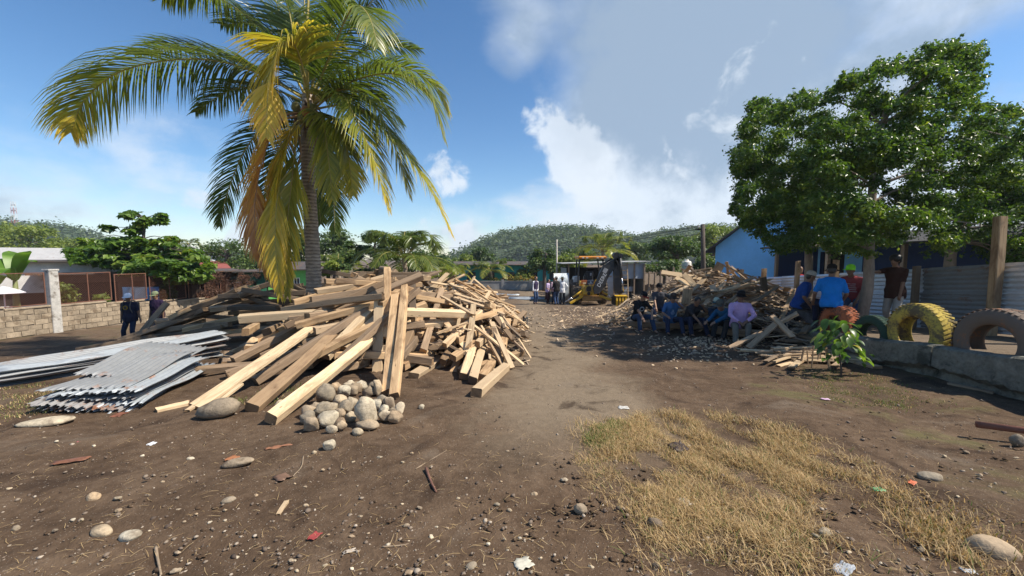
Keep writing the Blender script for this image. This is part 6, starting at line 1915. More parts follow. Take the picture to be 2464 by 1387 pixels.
def lettering(t, q, txt, size, c, dz=0):
    o = link('shirt_lettering', text_mesh(txt, size, .002, 'lettering', cloth(c)), t)
    Mx = Matrix((q['sx'] * 1.0, q['up'], q['fw'])).transposed().to_4x4()
    # mirror so that it reads from in front: own left is +X, viewer sees it on the right
    Mx = Matrix((q['sx'], q['up'], q['fw'])).transposed().to_4x4()
    Mx.translation = q['chest'] + q['fw'] * (.152 * q['b'] ** .8) + q['up'] * dz
    o.matrix_local = Mx
def vest(c):
    def f(t, q):
        mb = MB()
        sx, fw, up = q['sx'], q['fw'], q['up']
        g = .034
        loft(mb, [(q['pelv'] + up * -.06, sx * (.165 + g), fw * (.118 + g)), (q['waist'], sx * (.15 + g), fw * (.112 + g)), (q['chest'], sx * (.172 + g), fw * (.122 + g)), (q['shl'] - up * .02, sx * (.155 + g * .5), fw * (.095 + g)), (q['shl'] + up * .035, sx * .09, fw * .075)])
        link('vest', remesh(mb, 'vest', cloth(c), .016, 2), t)
    return f
def straps(t, q):
    for s_ in (-1, 1):
        pts = [q['waist'] + q['sx'] * s_ * .15 + q['fw'] * .10, q['chest'] + q['sx'] * s_ * .125 + q['fw'] * .152, q['shl'] + q['sx'] * s_ * .11 + q['up'] * .065 + q['fw'] * .04, q['shl'] + q['sx'] * s_ * .11 + q['up'] * .04 - q['fw'] * .12]
        MB().tube(bez(pts, 10), .022, 6, flat=.5).build('backpack_strap', cloth((.12, .11, .10)), t, True)
    MB().box(q['chest'] - q['fw'] * .21 - q['up'] * .05, (.30, .14, .40), None, 0, .04).build('backpack', cloth((.07, .065, .06)), t)
def neck_cord(t, q):
    pts = [q['shl'] + q['sx'] * -.06 + q['fw'] * .09, q['chest'] + q['sx'] * -.02 + q['fw'] * .15, q['waist'] + q['fw'] * .14]
    MB().tube(bez(pts, 8), .006, 4).build('lanyard', cloth((.1, .12, .3)), t)
    MB().box(q['waist'] + q['fw'] * .14, (.06, .006, .09)).build('badge', cloth((.7, .7, .7)), t)
NAVY = (.018, .018, .035); JEAN = (.045, .075, .15); DJEAN = (.022, .03, .055)
def man1(t, q):
    straps(t, q); chest_disc((.28, .17, .02), .075, .0, 0, c2=(.06, .045, .05))(t, q)
    MB().tube(bez([q['pelv'] + q['sx'] * -.19 + q['fw'] * .04 + Vector((0, 0, .12)), q['pelv'] + q['sx'] * -.2 + q['fw'] * .06 + Vector((0, 0, -.02)), q['pelv'] + q['sx'] * -.195 + q['fw'] * .06 + Vector((0, 0, -.1))], 6), .008, 5).build('key_cord', cloth((.5, .5, .5)), t)
P1 = onz(306, 12.7)
person('man in white cap and navy t-shirt with round yellow print, left of the pile', P1, R(8), lean=2, hl=(.30, .02, .80), hr=(-.28, -.02, .80), fl=(.13, -.06, .07), fr=(-.24, -.02, .07), elbl=(1, .5, 0), elbr=(-1, .5, 0), shirt=NAVY, pants=DJEAN, hat=('cap', (.72, .74, .80)), head=(12, 8, 0), build=1.22, k=.94, skin=1, extra=man1, untuck=.04)
person('man in olive cap and dark purple t-shirt behind the leaning plank', onz(374, 13.3), R(-4), shirt=(.03, .018, .045), pants=DJEAN, hat=('cap', (.20, .23, .13)), head=(-4, 10, 0), build=1.15, k=.96, skin=1)
# group standing by the digger
person('man in dark vest over a white shirt, standing apart on the left', onz(1288, 25.6), R(38), shirt=(.72, .72, .74), long_sleeve=True, pants=JEAN, hl=(.2, -.06, .86), hr=(-.22, -.04, .86), fl=(.08, 0, .07), fr=(-.08, .02, .07), extra=vest((.05, .04, .085)), head=(10, 4, 0), k=1.02, skin=2)
person('woman in a lilac blouse and dark skirt beside the group', onz(1318, 26.2), R(60), shirt=(.48, .38, .56), pants=(.05, .02, .025), hl=(.12, -.25, 1.05), hr=(-.12, -.25, 1.02), hair='long', k=.93, skin=2, head=(15, 8, 0), skirt=True)
person('dark-haired man in a white and pink shirt behind the one in black', onz(1333, 26.3), R(25), shirt=(.62, .45, .50), pants=(.03, .03, .04), long_sleeve=True, hl=(.1, -.28, 1.05), hr=(-.12, -.26, 1.0), k=1.0, skin=1, head=(-15, 5, 0))
person('man in black shirt and grey cap standing with his back to the camera', onz(1340, 24.9), R(205), shirt=(.022, .021, .020), pants=JEAN, hat=('cap', (.40, .38, .36)), hl=(.14, -.28, 1.06), hr=(-.14, -.28, 1.02), long_sleeve=True, k=1.03, build=1.1, skin=1, fl=(.10, .03, .07), fr=(-.10, -.03, .07))
person('man in white shirt and straw hat with hand on hip', onz(1353, 25.6), R(165), shirt=(.76, .76, .76), pants=(.03, .035, .045), long_sleeve=True, hat=('straw', (.55, .43, .25)), hr=(-.22, -.02, .95), elbr=(-1, .2, 0), hl=(.22, -.04, .9), k=1.03, build=1.1, skin=2, untuck=.06)
# seated men in the shade of the tree
def seat(px, py, D=None):
    p = G(px, py) if D is None else onz(px, D)
    return p
def s1x(t, q):
    chest_disc((.45, .45, .47), .075, -.03, c2=(.02, .02, .022))(t, q)
person('seated man in black t-shirt with round white print and red-black cap', onz(1545, 11.9), R(8), pel=(0, .22, .40), lean=20, head=(25, 26, 8), hl=(.18, -.32, .50), hr=(-.12, -.38, .42), fl=(.26, -.36, .07), fr=(-.14, -.26, .07), kneel=(.35, -1, .8), kneer=(-.2, -1, 1), shirt=(.017, .017, .018), pants=(.04, .065, .12), hat=('cap', (.016, .016, .018), 0, (.26, .03, .02)), shoes=(.08, .06, .045), skin=2, extra=s1x, k=1.03, elbl=(.8, .6, .1), elbr=(-.8, .5, 0))
person('seated man in grey t-shirt and black cap, highest on the scrap heap', onz(1588, 12.9), R(-18), pel=(0, .20, .66), lean=8, head=(8, 10, 0), hl=(.36, .12, .72), hr=(-.10, -.22, .70), fl=(.18, -.30, .28), fr=(-.14, -.34, .18), kneel=(.3, -1, 1), kneer=(-.2, -1, 1), shirt=(.065, .065, .075), pants=(.025, .04, .08), hat=('cap', (.012, .012, .014)), skin=2, elbl=(1, .4, .2), k=1.0)
def s3x(t, q):
    lettering(t, q, 'II', .10, (.42, .52, .62), -.03)
    chest_disc((.16, .25, .42), .06, -.1)(t, q)
person('seated man in blue printed t-shirt and brown cap, hand at his mouth', onz(1622, 11.5), R(-4), pel=(0, .24, .42), lean=20, head=(-12, 14, 0), hl=(.02, -.30, .96), elbl=(.9, -.35, -.9), hr=(-.24, -.26, .56), fl=(.20, -.34, .07), fr=(-.20, -.22, .07), kneel=(.25, -1, 1), kneer=(-.3, -1, 1), shirt=(.055, .14, .30), pants=(.028, .042, .085), hat=('cap', (.055, .042, .036)), skin=0, extra=s3x, k=1.0)
def s4x(t, q):
    for i in range(3):
        MB().box(q['kL'] + Vector((.02, -.085, -.03 - .045 * i)), (.045, .012, .012), (0, .3, 0)).build('knee_rip', cloth((.5, .5, .52)), t)
person('seated man in dark grey t-shirt holding his forehead in one hand', onz(1672, 11.1), R(6), pel=(0, .24, .40), lean=32, head=(-8, 34, 0), hl=(.02, -.42, .86), elbl=(.9, -.4, -.9), hr=(-.06, -.48, .38), fl=(.24, -.34, .07), fr=(-.18, -.24, .07), kneel=(.25, -1, 1), kneer=(-.3, -1, 1), shirt=(.035, .033, .036), pants=(.02, .027, .055), skin=1, extra=s4x, k=1.02)
person('youth in a green and white cap half hidden behind the man in blue', onz(1728, 11.2), R(-10), pel=(0, .2, .36), lean=14, head=(-20, 14, 0), hl=(.14, -.3, .46), hr=(-.14, -.3, .46), fl=(.14, -.3, .07), fr=(-.14, -.3, .07), kneel=(.2, -1, 1), kneer=(-.2, -1, 1), shirt=(.03, .045, .07), pants=(.03, .03, .035), hat=('cap', (.45, .50, .40), 0, (.02, .10, .12)), k=.92, skin=0)
person('seated man in a teal-blue long-sleeved shirt and camouflage cap leaning forward', onz(1752, 10.5), R(-62), pel=(0, .22, .38), lean=40, head=(0, 18, 0), hl=(.10, -.62, .50), hr=(-.10, -.62, .50), fl=(.14, -.32, .07), fr=(-.14, -.30, .07), kneel=(.2, -1, 1), kneer=(-.2, -1, 1), shirt=(.018, .095, .19), long_sleeve=True, pants=(.03, .032, .035), hat=('cap', (.10, .10, .085)), k=1.05, skin=0)
person('seated man in pink shirt, grey trousers and black cap with sunglasses', onz(1787, 9.85), R(-20), pel=(0, .20, .42), lean=10, head=(-8, 8, 0), hl=(.10, -.20, .56), hr=(-.08, -.22, .54), fl=(.10, -.38, .07), fr=(-.16, -.46, .07), kneel=(.15, -1, 1), kneer=(-.15, -1, 1), shirt=(.50, .34, .58), long_sleeve=True, pants=(.14, .135, .115), shoes=(.07, .05, .035), hat=('cap', (.014, .013, .014)), k=1.06, build=1.1, skin=1, untuck=-.03, elbl=(1, .3, 0), elbr=(-1, .3, 0),
       extra=lambda t, q: MB().box(q['hc'] + q['hf'] * .096 + q['hu'] * .006, (.13, .02, .03), None, 0, .006).build('sunglasses', M_eye, t))
# men around the tyres
def tl(px, D, dz=0.0):
    v = onz(px, D, tz); v.z += dz; return v
person('man in dark blue shirt and pale cap sitting on the grey tyre', tl(1938, 9.55), R(58), pel=(0, .12, .62), lean=16, head=(18, 16, 0), hl=(.16, -.16, .60), hr=(-.18, -.12, .60), fl=(.14, -.36, .2), fr=(-.12, -.42, .2), kneel=(.2, -1, .8), kneer=(-.1, -1, .8), shirt=(.014, .055, .22), pants=(.014, .018, .035), hat=('cap', (.40, .38, .33)), skin=1, k=1.0, elbl=(.6, .8, 0), elbr=(-.6, .8, 0))
person('man in bright blue t-shirt and black cap seen from behind on the orange tyre', tl(2003, 8.75), R(152), pel=(0, .05, .64), lean=10, head=(-14, 14, 0), hl=(.26, -.22, .66), hr=(-.24, -.20, .66), fl=(.18, -.40, .2), fr=(-.16, -.40, .2), kneel=(.3, -1, .8), kneer=(-.3, -1, .8), shirt=(.010, .17, .52), pants=(.014, .018, .04), hat=('cap', (.012, .010, .010)), skin=1, k=1.04, build=1.1)
def plaid(t, q):
    for i in range(5):
        for s_ in (-1, 1):
            MB().box(q['waist'] + q['up'] * (.03 + .055 * i) + q['fw'] * s_ * .132, (.22 - .02 * (i % 2), .012, .012), None).build('check_stripe', cloth((.42, .38, .40)), t)
person('man in red checked shirt and neon green cap leaning on the trunk side', tl(2055, 9.5), R(-58), pel=(0, .10, .80), lean=26, head=(0, 4, 0), hl=(.14, -.20, .72), hr=(-.20, -.14, .66), fl=(.12, -.04, .07), fr=(-.14, -.16, .07), shirt=(.26, .055, .06), pants=(.045, .075, .14), hat=('cap', (.30, .80, .05)), skin=1, k=1.0, extra=plaid)
person('standing man in brown t-shirt and pale trousers with one hand on the trunk', tl(2157, 9.1), R(-72), pel=(0, 0, .93), lean=4, head=(-4, 6, 0), hr=(-.16, -.62, 1.36), elbr=(-.3, .2, -1), hl=(.16, -.14, .80), fl=(.12, -.1, .07), fr=(-.10, .06, .07), shirt=(.045, .020, .014), pants=(.36, .34, .31), hair='bushy', skin=1, k=1.0, untuck=.07)
person('person in a red shirt standing behind the tin fence', Vector((11.0, 15.0, float(tz(11, 15)))), R(10), shirt=(.34, .015, .02), pants=DJEAN, skin=1, k=1.08)
person('person in a pale shirt seen from behind beyond the tin fence', Vector((10.95, 13.2, float(tz(11, 13.2)))), R(190), shirt=(.42, .36, .46), pants=DJEAN, skin=1, k=.99)
# ------------------------------------------------------------ backhoe digger, seen from behind
Y_paint = plain('digger_yellow', (.56, .34, .02), .42, var=.15, scale=3, dirt=(.17, .12, .07), bump=.08)
O_paint = plain('cab_roof_orange', (.56, .20, .015), .45, var=.15, scale=3, dirt=(.22, .09, .03), bump=.08)
K_paint = plain('boom_black', (.030, .031, .033), .45, var=.3, scale=3, bump=.08, dirt=(.075, .065, .055))
K_dark = plain('cab_black', (.014, .014, .015), .5, var=.3)
S_rod = plain('steel_rod', (.62, .62, .62), .22, metal=.9, var=.1, bump=0)
G_fend = plain('grey_fender', (.38, .38, .37), .55, var=.2, dirt=(.2, .17, .13))
T_rub = plain('mud_caked_rubber', (.085, .068, .052), .95, var=.4, scale=6, dirt=(.16, .12, .08))
def digger():
    D = 25.2
    o = onz(1425, D)
    t = empty('backhoe_loader', o, 0, 'yellow and black backhoe digger with raised boom seen from behind', 'digger')
    k = D / FPX
    def b(cx, cy): return ((cx / 8.16 - 85) * k, (147 - cy / 8.16) * k)     # from the enlarged crop to metres
    # rear wheels
    for name, cx, yy in (('l', 390, 1.0), ('r', 960, 1.0)):
        x, _ = b(cx, 0)
        w = empty_part('wheel', t, (x, yy, .82))
        body, tr = tyre_meshes(.80, .46, .42, 22, .05)
        for mb_, nm in ((body, 'tyre'), (tr, 'tread')):
            mb_.v = [(v[1], v[0], v[2]) for v in mb_.v]
            mb_.build(nm, T_rub, w, nm == 'tyre')
        MB().lathe([(.44, -.12), (.40, -.05), (.16, -.02), (.15, .08), (.02, .08)], 20, rot=(0, R(90), 0)).build('rim', Y_paint, w, True)
    for sx in (-.75, .75):
        w = empty_part('wheel', t, (sx, 3.1, .5))
        body, tr = tyre_meshes(.5, .3, .26, 20, .03)
        for mb_, nm in ((body, 'tyre'), (tr, 'tread')):
            mb_.v = [(v[1], v[0], v[2]) for v in mb_.v]; mb_.build(nm, T_rub, w, nm == 'tyre')
    # chassis, hood, loader arms and front bucket (hidden behind, still there)
    MB().box((0, 1.9, .85), (.85, 3.2, .5), None, 0, .04).build('chassis', Y_paint, t)
    MB().box((0, 2.9, 1.15), (.7, 1.5, .5), None, 0, .08).build('hood', Y_paint, t)
    for sx in (-.62, .62): MB().bar((sx, 1.6, 1.5), (sx, 4.3, .5), .12, .2, mi=0, ch=.02).build('loader_arm', Y_paint, t)
    MB().prism([(4.2, .1), (4.9, .08), (4.95, .2), (4.4, .35), (4.3, .95), (4.15, .9)], 2.2, 'x').build('front_bucket', Y_paint, t)
    # cab: roof, posts, floor, seat
    (rx0, rz0), (rx1, rz1) = b(428, 300), b(985, 225)
    MB().box(((rx0 + rx1) / 2, 1.0, (rz0 + rz1) / 2 + .03), (rx1 - rx0, 1.75, abs(rz1 - rz0) * .72), None, 0, .06).build('cab_roof', O_paint, t)
    MB().box(((rx0 + rx1) / 2, 1.0, rz0 - .02), (rx1 - rx0 - .2, 1.5, .07), None, 0, .02).build('roof_lining', K_dark, t)
    for lx in (rx0 + .28, rx0 + .55, rx1 - .6, rx1 - .3): MB().box((lx, .10, (rz0 + rz1) / 2), (.14, .05, .09), None, 0, .01).build('work_light', plain('lamp_glass', (.5, .45, .4), .2), t)
    zf = 1.15
    for (x0, y0, x1, y1) in ((rx0 + .02, .3, rx0 + .12, .4), (rx1 - .02, .3, rx1 - .22, .4), (rx0 + .1, 1.75, rx0 + .15, 1.7), (rx1 - .1, 1.75, rx1 - .25, 1.7)):
        MB().tube([(x0, y0, zf - .1), (x0, y0, 2.0), (x1, y1, rz0 + .03)], .05, 8).build('cab_post', K_dark, t)
    MB().box((-.1, 1.0, zf - .06), (1.4, 1.5, .1), None, 0, .02).build('cab_floor', K_dark, t)
    se = MB().box((-.05, .85, 1.5), (.5, .48, .16), None, 0, .05).build('seat', K_dark, t)
    MB().box((-.05, .62, 1.88), (.48, .12, .66), None, 0, .05).build('seat_back', K_dark, se)
    MB().box((.02, .55, 2.0), (.1, .02, .18)).build('seat_tag', G_fend, se)
    MB().box((-.05, 1.6, 1.55), (.4, .25, .7), None, 0, .05).build('steering_console', K_dark, t)
    MB().lathe([(.19, 0), (.2, .015), (.19, .03), (.175, .015)], 20, (-.05, 1.42, 1.95), (R(25), 0, 0), closed=True).build('steering_wheel', K_dark, t)
    for sx in (-.32, -.18, .1, .24): MB().tube([(sx, .32, 1.2), (sx, .30, 1.62)], .014, 5).build('control_lever', K_dark, t)
    # fenders
    for (c0, c1, sgn) in ((345, 470, -1), (905, 1010, 1)):
        (x0, z0), (x1, z1) = b(c0, 745), b(c1, 640)
        MB().prism([(x0, z0), (x1, z0), (x1, z1 + .04), (x0 + (.1 if sgn < 0 else 0), z1)], .9, 'y', .9).build('fender', G_fend, t)
    # rear panels with the badge
    (x0, z0), (x1, z1) = b(485, 790), b(600, 700)
    MB().box(((x0 + x1) / 2, .12, (z0 + z1) / 2), (x1 - x0, .05, z1 - z0), None, 0, .01).build('rear_panel', plain('rear_panel_red', (.36, .10, .03), .5), t)
    MB().box(((x0 + x1) / 2 + .02, .09, (z0 + z1) / 2 - .06), (.2, .012, .12)).build('number_plate', plain('plate', (.62, .50, .30), .5), t)
    (x0, z0), (x1, z1) = b(605, 790), b(735, 700)
    rp = MB().box(((x0 + x1) / 2, .115, (z0 + z1) / 2), (x1 - x0, .05, z1 - z0), None, 0, .01).build('rear_panel', plain('rear_panel_blue', (.07, .09, .13), .5), t)
    wh = plain('white_mark', (.66, .68, .68), .5)
    MB().box(((x0 + x1) / 2, .085, z0 + .06), (.3, .008, .04)).build('badge_line', wh, rp)
    MB().prism([((x0 + x1) / 2 - .06, (z0 + z1) / 2 - .03), ((x0 + x1) / 2 + .07, (z0 + z1) / 2 - .04), ((x0 + x1) / 2 + .05, (z0 + z1) / 2 + .01), ((x0 + x1) / 2 + .0, (z0 + z1) / 2 + .1), ((x0 + x1) / 2 - .02, (z0 + z1) / 2 + .02)], .008, 'y', .085).build('badge_mark', wh, rp)
    # swing frame
    (x0, z0), (x1, z1) = b(490, 990), b(735, 800)
    sf = MB().box(((x0 + x1) / 2, .0, (z0 + z1) / 2), (x1 - x0, .30, z1 - z0), None, 0, .05).build('swing_frame', Y_paint, t)
    for (cx, cy, r_) in ((622, 868, .17), (622, 960, .11)):
        x, z = b(cx, cy); MB().lathe([(r_, -.02), (r_, .02), (r_ * .8, .02), (r_ * .8, .0), (.01, .0)], 20, (x, -.165, z), (R(90), 0, 0)).build('hole_shade_disc', K_dark, sf)  # black disc stands in for the shade inside a hole
    x, z = b(720, 860); MB().prism([(x - .1, z - .42), (x + .12, z - .42), (x + .16, z + .1), (x + .06, z + .2), (x - .08, z + .12)], .18, 'y', -.2).build('king_post', Y_paint, sf)
    (x0, z0), (x1, z1) = b(505, 1110), b(880, 1010)
    MB().prism([(x0, z0), (x1, z0 + .06), (x1 - .02, z1), (x0 + .04, z1 - .02)], .35, 'y', .05).build('rear_crossbeam', plain('rusty_yellow', (.36, .20, .06), .7, dirt=(.14, .08, .04)), t)
    # stabiliser legs
    for (p0, p1, q0, q1) in (((505, 900), (150, 1130), (500, 1010), (250, 1150)), ((880, 915), (1075, 1040), (830, 1000), (1060, 1085))):
        a, c = b(*q0), b(*q1)
        lg = MB().bar((a[0], -.12, a[1]), (c[0], -.25, c[1]), .16, .15, ch=.02).build('stabiliser_leg', Y_paint, t)
        a, c = b(*p0), b(*p1)
        m_ = (a[0] * .45 + c[0] * .55, a[1] * .45 + c[1] * .55)
        MB().tube([(a[0], -.14, a[1]), (m_[0], -.2, m_[1])], .065, 10).build('ram_cylinder', Y_paint, lg, True)
        MB().tube([(m_[0], -.2, m_[1]), (c[0], -.26, c[1])], .032, 8).build('ram_rod', S_rod, lg, True)
        c = b(*q1)
        MB().box((c[0] + (-.12 if c[0] < 0 else .05), -.26, .05), (.55, .38, .08), None, 0, .02).build('stabiliser_foot', K_dark, lg)
    # boom: curved box section, wide in the middle
    poly = [b(*q) for q in ((715, 960), (690, 860), (745, 720), (800, 560), (860, 440), (960, 360), (1080, 285), (1190, 205), (1230, 260), (1150, 400), (1060, 500), (985, 610), (930, 740), (880, 850), (800, 955))]
    bo = MB().prism(poly, .30, 'y', -.42).build('boom', K_paint, t)
    md = bo.modifiers.new('edge', 'BEVEL'); md.width = .02; md.segments = 2
    # lettering and the pale square mark on the boom side
    tm = text_mesh('DEERE', .33, .004, 'boom_lettering', wh)
    lt = link('boom_lettering', tm, bo)
    cx_, cz_ = b(846, 690); ang = math.atan2(b(905, 575)[1] - b(805, 770)[1], b(905, 575)[0] - b(805, 770)[0])
    lt.matrix_local = Matrix.Translation((cx_, -.576, cz_)) @ Matrix.Rotation(-ang, 4, 'Y') @ Matrix.Rotation(R(90), 4, 'X')
    mk_ = MB(); cx_, cz_ = b(907, 505)
    mk_.box((0, 0, 0), (.30, .012, .26), None, 0, .0)
    mo = mk_.build('boom_mark', G_fend, bo); mo.location = (cx_, -.576, cz_); mo.rotation_euler = (0, -ang, 0)
    # rams along the boom
    a, c = b(830, 420), b(1060, 300)
    MB().tube([(a[0], -.3, a[1] + .05), (c[0], -.3, c[1] + .08)], .06, 8).build('boom_ram', K_dark, t, True)
    # pivot head
    hx, hz_ = b(1145, 215)
    hd = MB().lathe([(.19, -.22), (.19, .22)], 16, (hx - .1, -.42, hz_), (R(90), 0, 0)).build('pivot_head', K_dark, t)
    MB().lathe([(.13, -.26), (.13, .26)], 14, (hx + .16, -.42, hz_ - .02), (R(90), 0, 0)).build('pivot_pin', K_dark, hd)
    # dipper stick
    poly = [b(*q) for q in ((1065, 300), (1085, 230), (1200, 215), (1205, 330), (1225, 560), (1235, 900), (1190, 960), (1110, 950), (1085, 820))]
    st = MB().prism(poly, .26, 'y', -.44).build('dipper_stick', K_paint, t)
    st.modifiers.new('edge', 'BEVEL').width = .02
    a, c = b(1160, 270), b(1215, 640)
    MB().tube([(a[0] + .08, -.62, a[1]), (c[0] + .02, -.62, c[1])], .07, 10).build('bucket_ram', K_paint, t, True)
    d = b(1265, 900)
    MB().tube([(c[0] + .02, -.62, c[1]), (d[0], -.6, d[1])], .036, 8).build('ram_rod', S_rod, t, True)
    a, c = b(1100, 280), b(1140, 500)
    MB().tube(bez([(a[0], -.6, a[1]), ((a[0] + c[0]) / 2 + .08, -.68, (a[1] + c[1]) / 2), (c[0], -.6, c[1])], 8), .022, 6).build('hydraulic_hose', K_dark, t, True)
    # bucket link and bucket
    (x0, z0), (x1, z1) = b(1180, 960), b(1275, 900)
    MB().bar((x0, -.44, z0), (x1, -.44, z1), .3, .14, ch=.02).build('bucket_link', K_dark, t)
    bx0, bz0 = b(985, 1215); bx1, bz1 = b(1310, 985)
    prof = [(-1.05, bz1), (-.62, bz1 + .04), (-.22, bz1 - .12), (-.08, bz1 - .45), (-.25, bz0 + .06), (-.75, bz0), (-.9, bz0 + .05), (-.7, bz0 + .09), (-.32, bz0 + .16), (-.18, bz1 - .42), (-.3, bz1 - .18), (-.62, bz1 - .06), (-1.02, bz1 - .07)]
    bk = empty_part('digging_bucket', t, (0, 0, 0))
    MB().prism(prof, bx1 - bx0 - .3, 'x', (bx0 + bx1) / 2 + .16).build('bucket_shell', Y_paint, bk)
    for xx in (bx0 + .30, bx1 + .0):
        MB().prism([(-1.05, bz1), (-.62, bz1 + .04), (-.22, bz1 - .12), (-.08, bz1 - .45), (-.25, bz0 + .06), (-.75, bz0), (-.92, bz0 + .05)], .04, 'x', xx).build('bucket_side', Y_paint if xx > bx0 + .5 else K_dark, bk)
    for i in range(4):
        x = bx0 + .40 + i * (bx1 - bx0 - .5) / 3
        MB().prism([(-1.0, bz1 + .02), (-1.06, bz1 - .3), (-1.02, bz1 - .62), (-.96, bz1 - .3)], .11, 'x', x).build('bucket_rib', Y_paint, bk)
        MB().prism([(-.75, bz0 + .02), (-1.02, bz0 - .0), (-1.04, bz0 + .03), (-.78, bz0 + .09)], .07, 'x', x).build('tooth', S_rod, bk)
    t.rotation_euler = (0, 0, 0)
def empty_part(name, parent, loc):
    o = bpy.data.objects.new(name, None); COL.objects.link(o); o.parent = parent; o.location = loc; o.empty_display_size = .1
    return o
digger()
# ------------------------------------------------------------ stones
def stone_mat(name, lo, mid, hi):
    m, nt, b, out = mk(name); s = NT(nt)
    r = s.n('ShaderNodeObjectInfo').outputs['Random']
    c = s.coord('Object', (1, 1, 1), 41.0)
    n1 = s.noise(c, 7, 7, .65, .4); n2 = s.noise(c, 38, 4, .65)
    base = s.ramp(r, [(0, lo), (.3, mid), (.55, tuple(q * .8 for q in lo)), (.8, hi), (1, mid)])
    o = s.mix(1.0, base, s.ramp(s.math('ADD', s.math('MULTIPLY', n1, .6), s.math('MULTIPLY', n2, .4)), [(.3, (.5, .47, .43)), (.5, (1, 1, 1)), (.72, (1.5, 1.45, 1.35))]), 'MULTIPLY')
    o = s.mix(s.math('MULTIPLY', s.mr(s.noise(c, 3.2, 6, .65, .5), .52, .66), .7), o, (.115, .08, .055))
    s.set(b.inputs['Base Color'], o); b.inputs['Roughness'].default_value = .92; b.inputs['Specular IOR Level'].default_value = .2
    s.bump(s.math('ADD', s.math('MULTIPLY', n1, .7), s.math('MULTIPLY', n2, .4)), .7, .025, b)
    return m
M_stone = stone_mat('river_stone', (.28, .235, .175), (.39, .285, .18), (.48, .39, .265))
M_stone_p = stone_mat('pale_broken_rock', (.56, .49, .36), (.50, .41, .29), (.62, .55, .42))
def stone_mesh(seed, r, rough, facet, mat):
    g = np.random.default_rng(seed)
    bm = bmesh.new(); bmesh.ops.create_icosphere(bm, subdivisions=3, radius=1)
    ph = g.uniform(0, 6.28, 12); fr = g.uniform(1.0, 2.6, 12)
    pl = [Vector(g.normal(size=3)).normalized() for i in range(facet)]
    dl = g.uniform(.62, .86, max(1, facet))
    for v in bm.verts:
        n = v.co.copy()
        s = 1 + rough * (math.sin(n.x * fr[0] * 2 + ph[0]) * math.sin(n.y * fr[1] * 2 + ph[1]) + .5 * math.sin(n.z * fr[2] * 4 + ph[2] + n.x * 3) + .25 * math.sin(n.x * 9 + ph[3]) * math.sin(n.y * 8 + ph[4]))
        p = n * s
        for q, d in zip(pl, dl):
            e = p.dot(q) - d
            if e > 0: p -= q * e * .92
        v.co = Vector((p.x * r[0], p.y * r[1], p.z * r[2]))
    me = bpy.data.meshes.new('stone'); bm.to_mesh(me); bm.free(); me.materials.append(mat)
    me.polygons.foreach_set('use_smooth', [True] * len(me.polygons))
    return me
_sn = [100]
def stone(px, py, wpx, hpx, label, group=None, pale=False, facet=0, D=None, sink=.25, name='stone', rough=.08, lift=0.0, rz=None, mat=None):
    """stone whose outline covers about wpx x hpx pixels with its foot at py"""
    g = G(px, py) if D is None else P(px, py, D)
    k = g.y / FPX
    r = (wpx * k / 2, (wpx * .42 + hpx * .42) * k / 2, hpx * k / 2 * 1.05)
    _sn[0] += 1
    o = link(name, stone_mesh(_sn[0], r, rough, facet, mat or (M_stone_p if pale else M_stone)))
    o.location = (g.x, g.y + r[1] * .6, g.z + r[2] * (1 - sink) + lift)
    o.rotation_euler = (U(-.15, .15), U(-.2, .2), U(-.5, .5) if rz is None else rz)
    if group:
        tone = 'pale' if pale else 'grey-brown'
        size = 'small' if wpx < 12 else ('big' if wpx > 34 else 'middling')
        shape = 'angular' if facet > 3 else 'rounded'
        if 'heap' in label:
            col_ = 'left' if px < 790 else ('right' if px > 905 else 'middle'); row_ = 'upper' if py < 962 else ('front' if py > 1015 else 'central')
            label = f'{size} {tone} {shape} stone in the {row_} {col_} of the stone heap'
        elif 'loose' in label:
            col_ = next(w for lim, w in ((260, 'at the far left'), (520, 'left'), (780, 'left of the middle'), (1060, 'in the middle left'), (1300, 'in the middle'), (1600, 'beside the dry grass'), (2050, 'below the dry grass'), (9999, 'right of the dry grass')) if px < lim)
            row_ = 'in the near foreground' if py > 1270 else ('in the foreground' if py > 1160 else 'farther back')
            label = f'{size} {tone} {shape} loose stone {col_} {row_}'
    return tag(o, label, 'stone', group)
stone(513, 1008, 100, 46, 'large flat oval boulder at the foot of the long sloping plank', name='boulder', rz=.1)
stone(876, 1028, 68, 72, 'big pale angular rock at the front of the stone heap', pale=True, facet=12, name='rock', rough=.10, sink=.12)
stone(880, 1036, 64, 24, 'wide brown stone half under the big pale rock', name='stone')
stone(779, 975, 46, 50, 'tall rounded stone at the back left of the stone heap', sink=.1, rz=.3)
stone(858, 1050, 32, 20, 'small oval stone lying in front of the stone heap')
stone(790, 1084, 34, 26, 'pale grey broken stone alone in front of the stone heap', pale=True, facet=5)
stone(1014, 986, 16, 13, 'small square pale stone alone right of the stone heap', pale=True, facet=5)
stone(674, 988, 32, 26, 'grey stone between the two sloping beams')
SGp = 'river stones in the stone heap'
LS = 'rounded river stone in the heap under the upright beams'
